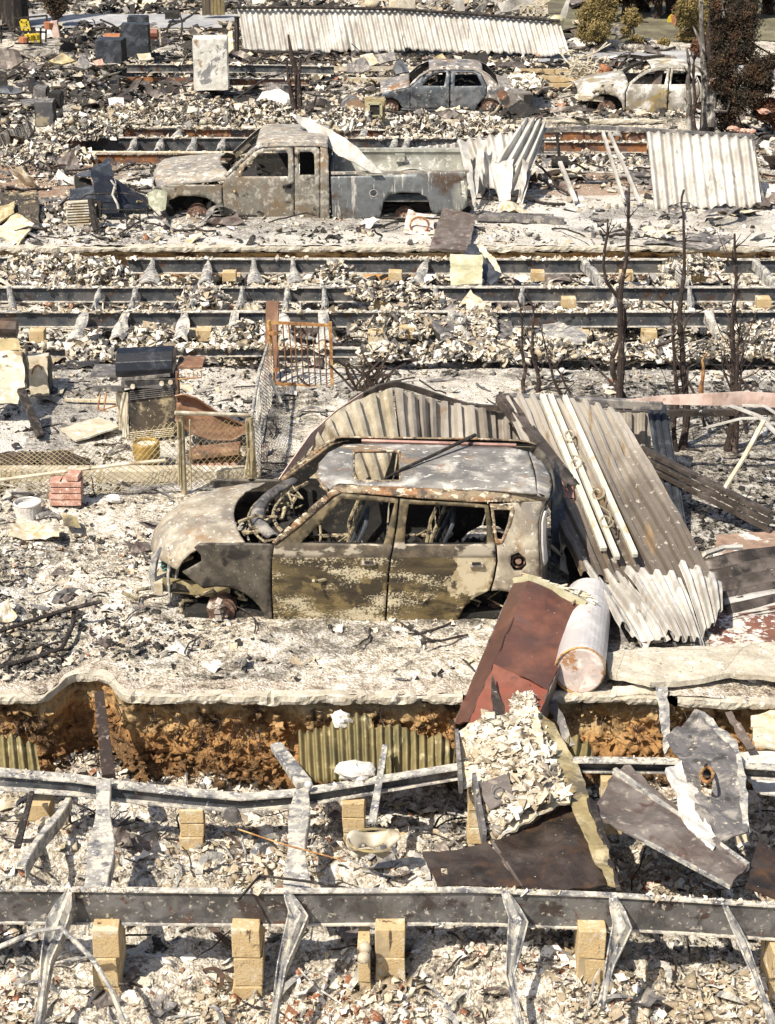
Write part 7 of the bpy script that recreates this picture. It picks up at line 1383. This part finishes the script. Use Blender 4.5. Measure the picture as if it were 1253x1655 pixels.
for i, (q, Y, mt, lab) in enumerate([([(583,92),(603,88),(612,104),(594,112)], 52.5, 'cream_rag', 'pale tilted sheet left of the two grey boxes'), ([(606,88),(638,84),(640,98),(612,104)], 52.8, 'box_grey', 'scorched grey box lid right of the pale tilted sheet'), ([(562,106),(590,92),(602,112),(585,118),(560,118)], 51.5, 'box_grey', 'dark grey folded sheet below the tilted pale sheet'), ([(634,112),(640,98),(652,98),(662,118),(640,120)], 51, 'black_sheet', 'dark crumpled sheet left of the sedan windscreen'), ([(748,95),(757,84),(770,90),(785,82),(790,98),(782,110),(752,112)], 51, 'interior', 'black crumpled wreck behind the sedan roof'), ([(700,94),(715,86),(722,95),(704,104)], 51.5, 'olive_plate', 'small tilted tan panel behind the sedan'), ([(815,180),(842,160),(868,182),(850,190),(820,189)], 45.9, 'interior', 'black triangular sheet leaning by the sedan rear wheel'), ([(370,52),(376,52),(378,80),(370,86),(365,70)], 51, 'cream_rag', 'cream torn sheet standing right behind the white fridge'), ([(168,56),(195,55),(192,66),(172,64)], 54, 'terracotta', 'terracotta coloured panel behind the low dark locker'), ([(222,88),(244,87),(246,97),(226,100)], 50.5, 'wood_pale', 'small tan board in front of the tall charred cabinet'), ([(0,78),(30,82),(38,100),(20,112),(-20,110)], 51, 'dark_metal', 'dark crumpled car bonnet like sheet at the left edge'), ([(78,100),(100,86),(122,98),(100,104)], 50.5, 'olive_plate', 'brown olive bent sheet left of the low dark locker'), ([(122,108),(133,88),(150,106),(140,112)], 50, 'box_grey', 'grey crumpled sheet left of the low dark locker'), ([(150,100),(165,96),(168,106),(156,108)], 49.5, 'brick', 'pink brick coloured panel below the low dark locker'), ([(-20,142),(20,138),(40,150),(-20,152)], 43.5, 'black_sheet', 'dark rounded sheet at the left edge above the grey cube'), ([(175,160),(200,158),(202,178),(180,182)], 44.5, 'tank', 'white square panel standing in the rubble at left'), ([(412,168),(425,150),(452,145),(470,155),(478,178),(415,178)], 44.5, 'white_rag', 'white torn car body shell half buried left of the forked sapling'), ([(245,168),(262,168),(262,187),(246,186)], 43.5, 'olive_plate', 'small rusty tan box front in the rubble above the frame beams'), ([(276,160),(312,158),(312,180),(276,184)], 43.8, 'black_patch', 'charred appliance front with a tan base left of the fridge'), ([(383,160),(402,158),(402,178),(384,178)], 43.8, 'interior', 'small black box right of the charred appliance'), ([(40,290),(66,262),(72,265),(50,295)], 36.5, 'dark_metal', 'dark plank tilted on the red gravel at left'), ([(-20,120),(10,118),(14,140),(-20,142)], 46, 'interior', 'black block at the left edge below the crumpled sheet')]):
    o = plate('scorched_sheet' if i % 2 else 'bent_sheet', [P(x, y, Y-.012*(y-q[0][1])) for x, y in q], M[mt], thick=.06, dent=.05, step=.15, freq=2, seed=i); tag(o, lab, 'sheet')
ch = thing('yellow_chair', 'bright yellow garden chair frame at the upper left', 'chair', P(48,70,57.5)); yc = 57.5
def fr(nm, segs, Y, r_, mt, root):
    m = MB()
    for a, b in segs: m.bar(P(*a, Y), P(*b, Y), r_, r_)
    return m.build(nm, M[mt], root)
fr('backrest', [((34,34),(38,50)), ((44,34),(48,50)), ((34,34),(44,34)), ((38,49),(48,49)), ((38,40),(45,40))], 57.8, .09, 'yellow', ch); fr('seat', [((40,58),(64,56)), ((42,64),(64,62))], 57.5, .09, 'yellow', ch)
for x in (42, 52, 62): fr('leg', [((x,56),(x+1,70))], 57.4, .08, 'yellow', ch)
rf = thing('railing', 'dark rusty railing around the yellow chair', 'railing', P(40,72,57)); fr('rail', [((2,50),(76,52)), ((24,30),(76,25)), ((24,30),(24,52)), ((76,25),(74,68)), ((2,50),(2,70)), ((24,70),(70,70)), ((66,45),(66,70))], 57.0, .05, 'wood_char', rf)
pk = thing('pink_post', 'short pink post beside the burnt round tree', 'post', P(91,60,56)); fr('post', [((87,34),(92,60))], 56, .2, 'pink', pk); m = MB(); m.tube([P(80,47,56), P(80,36,56)], [.14,.17], 10); o = m.build('flower_pot', M['terracotta']); tag(o, 'orange flower pot left of the pink post', 'pot')
m = MB(); m.tube([P(38,68,56.8), P(38,60,56.8)], [.16,.14], 10); o = m.build('flower_pot', M['terracotta']); tag(o, 'terracotta pot under the yellow chair', 'pot')
m = MB(); m.tube([P(243,54,56), P(255,54,56)], .18, 12); o = m.build('red_drum', M['red_bright']); tag(o, 'small red drum right of the tall charred cabinet', 'drum')
fr_ = thing('metal_shelf', 'pale thin metal shelf frame holding the red drum', 'shelf', P(250,72,56)); fr('frame', [((241,46),(258,46)), ((241,60),(258,60)), ((258,46),(260,73)), ((241,46),(241,73))], 55.9, .04, 'wood_pale', fr_)
bg_ = thing('charcoal_grill', 'small black box grill on legs on the far road side', 'grill', P(278,34,62.5)); c, s = bx(267, 288, 20, 31, 61.5, .5); m = MB(); m.box(c, s); m.build('body', M['interior'], bg_); fr('leg', [((270,31),(269,35))], 62.4, .05, 'interior', bg_); fr('leg', [((285,31),(286,35))], 62.4, .05, 'interior', bg_)
pf = thing('plank_fence', 'piece of charred tan plank fence standing at the top left of the awning', 'fence', P(345,26,62.5)); 
for i in range(6): c, s = bx(327+i*6, 332.6+i*6, -8, 25-(i % 2), 62.5, .06); m = MB(); m.box(c, s); m.build('plank', M['fence_plank'], pf)
wt = boxy('water_box', 'pale grey concrete box behind the middle of the long awning', 'box', 640, 671, 0, 13, 60, 1.0, 'curb', 'curb'); boxy('water_box', 'scorched cream box beside the pale grey concrete box', 'box', 628, 641, 2, 13, 60.5, .8, 'cream_rag', 'interior')
for i, (q, Y, mt, lab) in enumerate([([(735,0),(750,0),(752,17),(735,16)], 61, 'white_metal', 'pale wooden chair like frame behind the long awning'), ([(760,22),(792,-8),(800,-6),(775,22)], 62, 'box_grey', 'grey slanting roof piece behind the long awning'), ([(805,8),(850,-14),(880,-12),(850,14),(812,20)], 62, 'white_metal', 'large torn white roof sheet behind the long awning'), ([(905,28),(918,-6),(924,-5),(914,30)], 60, 'white_metal', 'upright white strip at the right end behind the awning'), ([(852,10),(890,-10),(895,-4),(862,18)], 63, 'cream_rag', 'pale slanting ribbed sheet behind the awning right half')]):
    o = plate('roof_scrap', [P(x, y, Y) for x, y in q], M[mt], thick=.08, dent=.08, step=.2, freq=1.5, seed=i); tag(o, lab, 'roof scrap')
fr2 = thing('metal_railing', 'thin tan railing frame above the right half of the long awning', 'railing', P(870,25,59)); fr('rail', [((840,10),(885,10)), ((840,24),(886,24)), ((842,10),(842,25)), ((853,10),(853,26)), ((863,10),(863,26)), ((874,10),(874,26)), ((884,10),(884,26))], 59, .06, 'wood_pale', fr2)
cone = lump('yellow_dome', 'small yellow white dome at the right top corner of the long awning', P(900,34,55.7), .18, M['cream_plate'], 2, 'dome', amp=.1, sq=(1.2,1,1))
m = MB()
for i in range(60):
    A = P(950+random.uniform(-30,30), 125+random.uniform(-25,12), 49.5+random.uniform(-.5,.8)); pts = [A]
    for _ in range(4): A = A+Vector((random.uniform(-.25,.3), random.uniform(-.15,.15), random.uniform(-.15,.2))); pts.append(A)
    m.tube(pts, random.uniform(.012,.03), 5)
o = m.build('root_tangle', M['wood_pale']); tag(o, 'pale tangle of roots and rods between the sedan and the hatchback', 'tangle')
m = MB(); c = P(974,122,49.2); m.tube([c, c+Vector((.1,.05,.22))], [.12,.18], 12, cap=False); o = m.build('flower_pot', M['terracotta'], solid=.02); tag(o, 'tilted terracotta pot in the pale root tangle', 'pot')
m = MB(); c = P(1095,44,61); m.tube([c, c+Vector((0,0,.35))], [.16,.22], 12); o = m.build('flower_pot', M['terracotta']); tag(o, 'orange pot on the far lawn', 'pot')
m = MB(); c = P(1091,34,61.5); m.tube([c, c+Vector((0,-.05,0))], .25, 14); o = m.build('yellow_sign', M['yellow']); tag(o, 'round yellow disc on the far lawn above the orange pot', 'disc')
for i, (x, y) in enumerate([(1185,208),(1200,212),(1212,213),(1235,120+60)]):
    lump('clay_lump', ['leftmost orange clay lump under the conifer','middle orange clay lump under the conifer','right orange clay lump under the conifer','orange clay lump near the right edge'][i], P(x, y, 42), .10, M['brick'], i, 'lump', sq=(1.3,1,.6))
for i, (x0, x1, y, mt, lab) in enumerate([(1180,1290,265,'beam_ash','long pale bar lying at the right edge behind the ribbed panel'), (1215,1290,292,'wood_pale','short pale bar lying lower at the right edge')]):
    m = MB(); m.bar(P(x0, y, 36.5-i*2), P(x1, y+22, 36.0-i*2), .08, .06); o = m.build('fallen_rail', M[mt]); tag(o, lab, 'rail')
# extra mangled lumps lying over the beams so that the lots are not tidy
rr = random.Random(5)
def heap(label, px, py, Y, rx, h, n, s, tone=(.1,.9), mt=None):
    c = P(px, py, Y); k = RNG.random(n)**.6; a = RNG.random(n)*6.283; C = np.stack([c.x+rx*k*np.cos(a), c.y+rx*.7*k*np.sin(a), c.z-.05+h*(1-k**2)*(.35+.65*fbm(c.x+rx*k*np.cos(a), c.y+rx*k*np.sin(a), 5, 3))], -1); o = shards('rubble_heap', C, s*(.12+.8*RNG.random(n)**4), .7, np.where(RNG.random(n) < .35, RNG.uniform(0, .25, n), RNG.uniform(.3, .9, n)), .7, long=.8); o['kind'] = 'stuff'; tag(o, label, 'rubble heap', 'rubble heaps in the burnt lots', 'stuff')
for i, (x, y, Y, r_, h) in enumerate([(100,445,28.6,.8,.45),(160,440,28.4,.5,.35),(45,430,28.8,.4,.3),(540,450,27.9,.35,.35),(660,520,26.2,.9,.35),(620,470,27.2,.5,.2),(250,540,25.6,.5,.2),(410,540,25.5,.6,.25),(860,560,25,.6,.2),(1010,500,26.8,.5,.2),(1230,540,25.4,.6,.25),(330,480,27,.4,.2),(700,505,26.6,.5,.4),(1120,430,28.6,.5,.2)]+[(30+i*95+(i*37)%40, 566, 24.9, .35+.1*(i%3), .16) for i in range(14) if i not in (2,3,4,5)]):
    heap(['cream rubble mound between the beams, left','second cream rubble mound, further right','rubble mound at the left beam end','ash clump over the highest beam','debris mound left of the junk heap','small debris mound above the gate','rubble behind the grill','rubble left of the fence panel','rubble below the translucent sheet','rubble left of the tall sapling','rubble near the right edge','rubble on the second beam, left','rubble on the junk machine','rubble on the highest beam, right'][i] if i < 14 else 'low rubble drift over the buried beam behind the grill and gate', x, y, Y, r_, h, 1500, .10)
for i, (x, y, Y, r_, h) in enumerate([(130,215,40,.8,.5),(60,250,38.5,1.2,.3),(230,190,42.5,1.2,.5),(330,185,42.5,1.4,.5),(560,200,42.5,.8,.5),(680,215,41.5,.8,.6),(780,210,42,.8,.4),(430,190,43,1.2,.5),(100,300,36,1.0,.3),(90,355,32,.9,.3),(960,265,38,1.0,.3)]):
    heap(['rubble by the left end of the frame beams','brown rubble at the left edge','rubble above the frame beams, left','rubble above the frame beams, right of it','rubble below the rusty drum','rubble above the pickup bed','rubble above the crumpled awning','rubble by the forked sapling','rubble on the red gravel','rubble behind the lath bundle','white rubble seen through the awning gap'][i], x, y, Y, r_, h, 2200, .12)
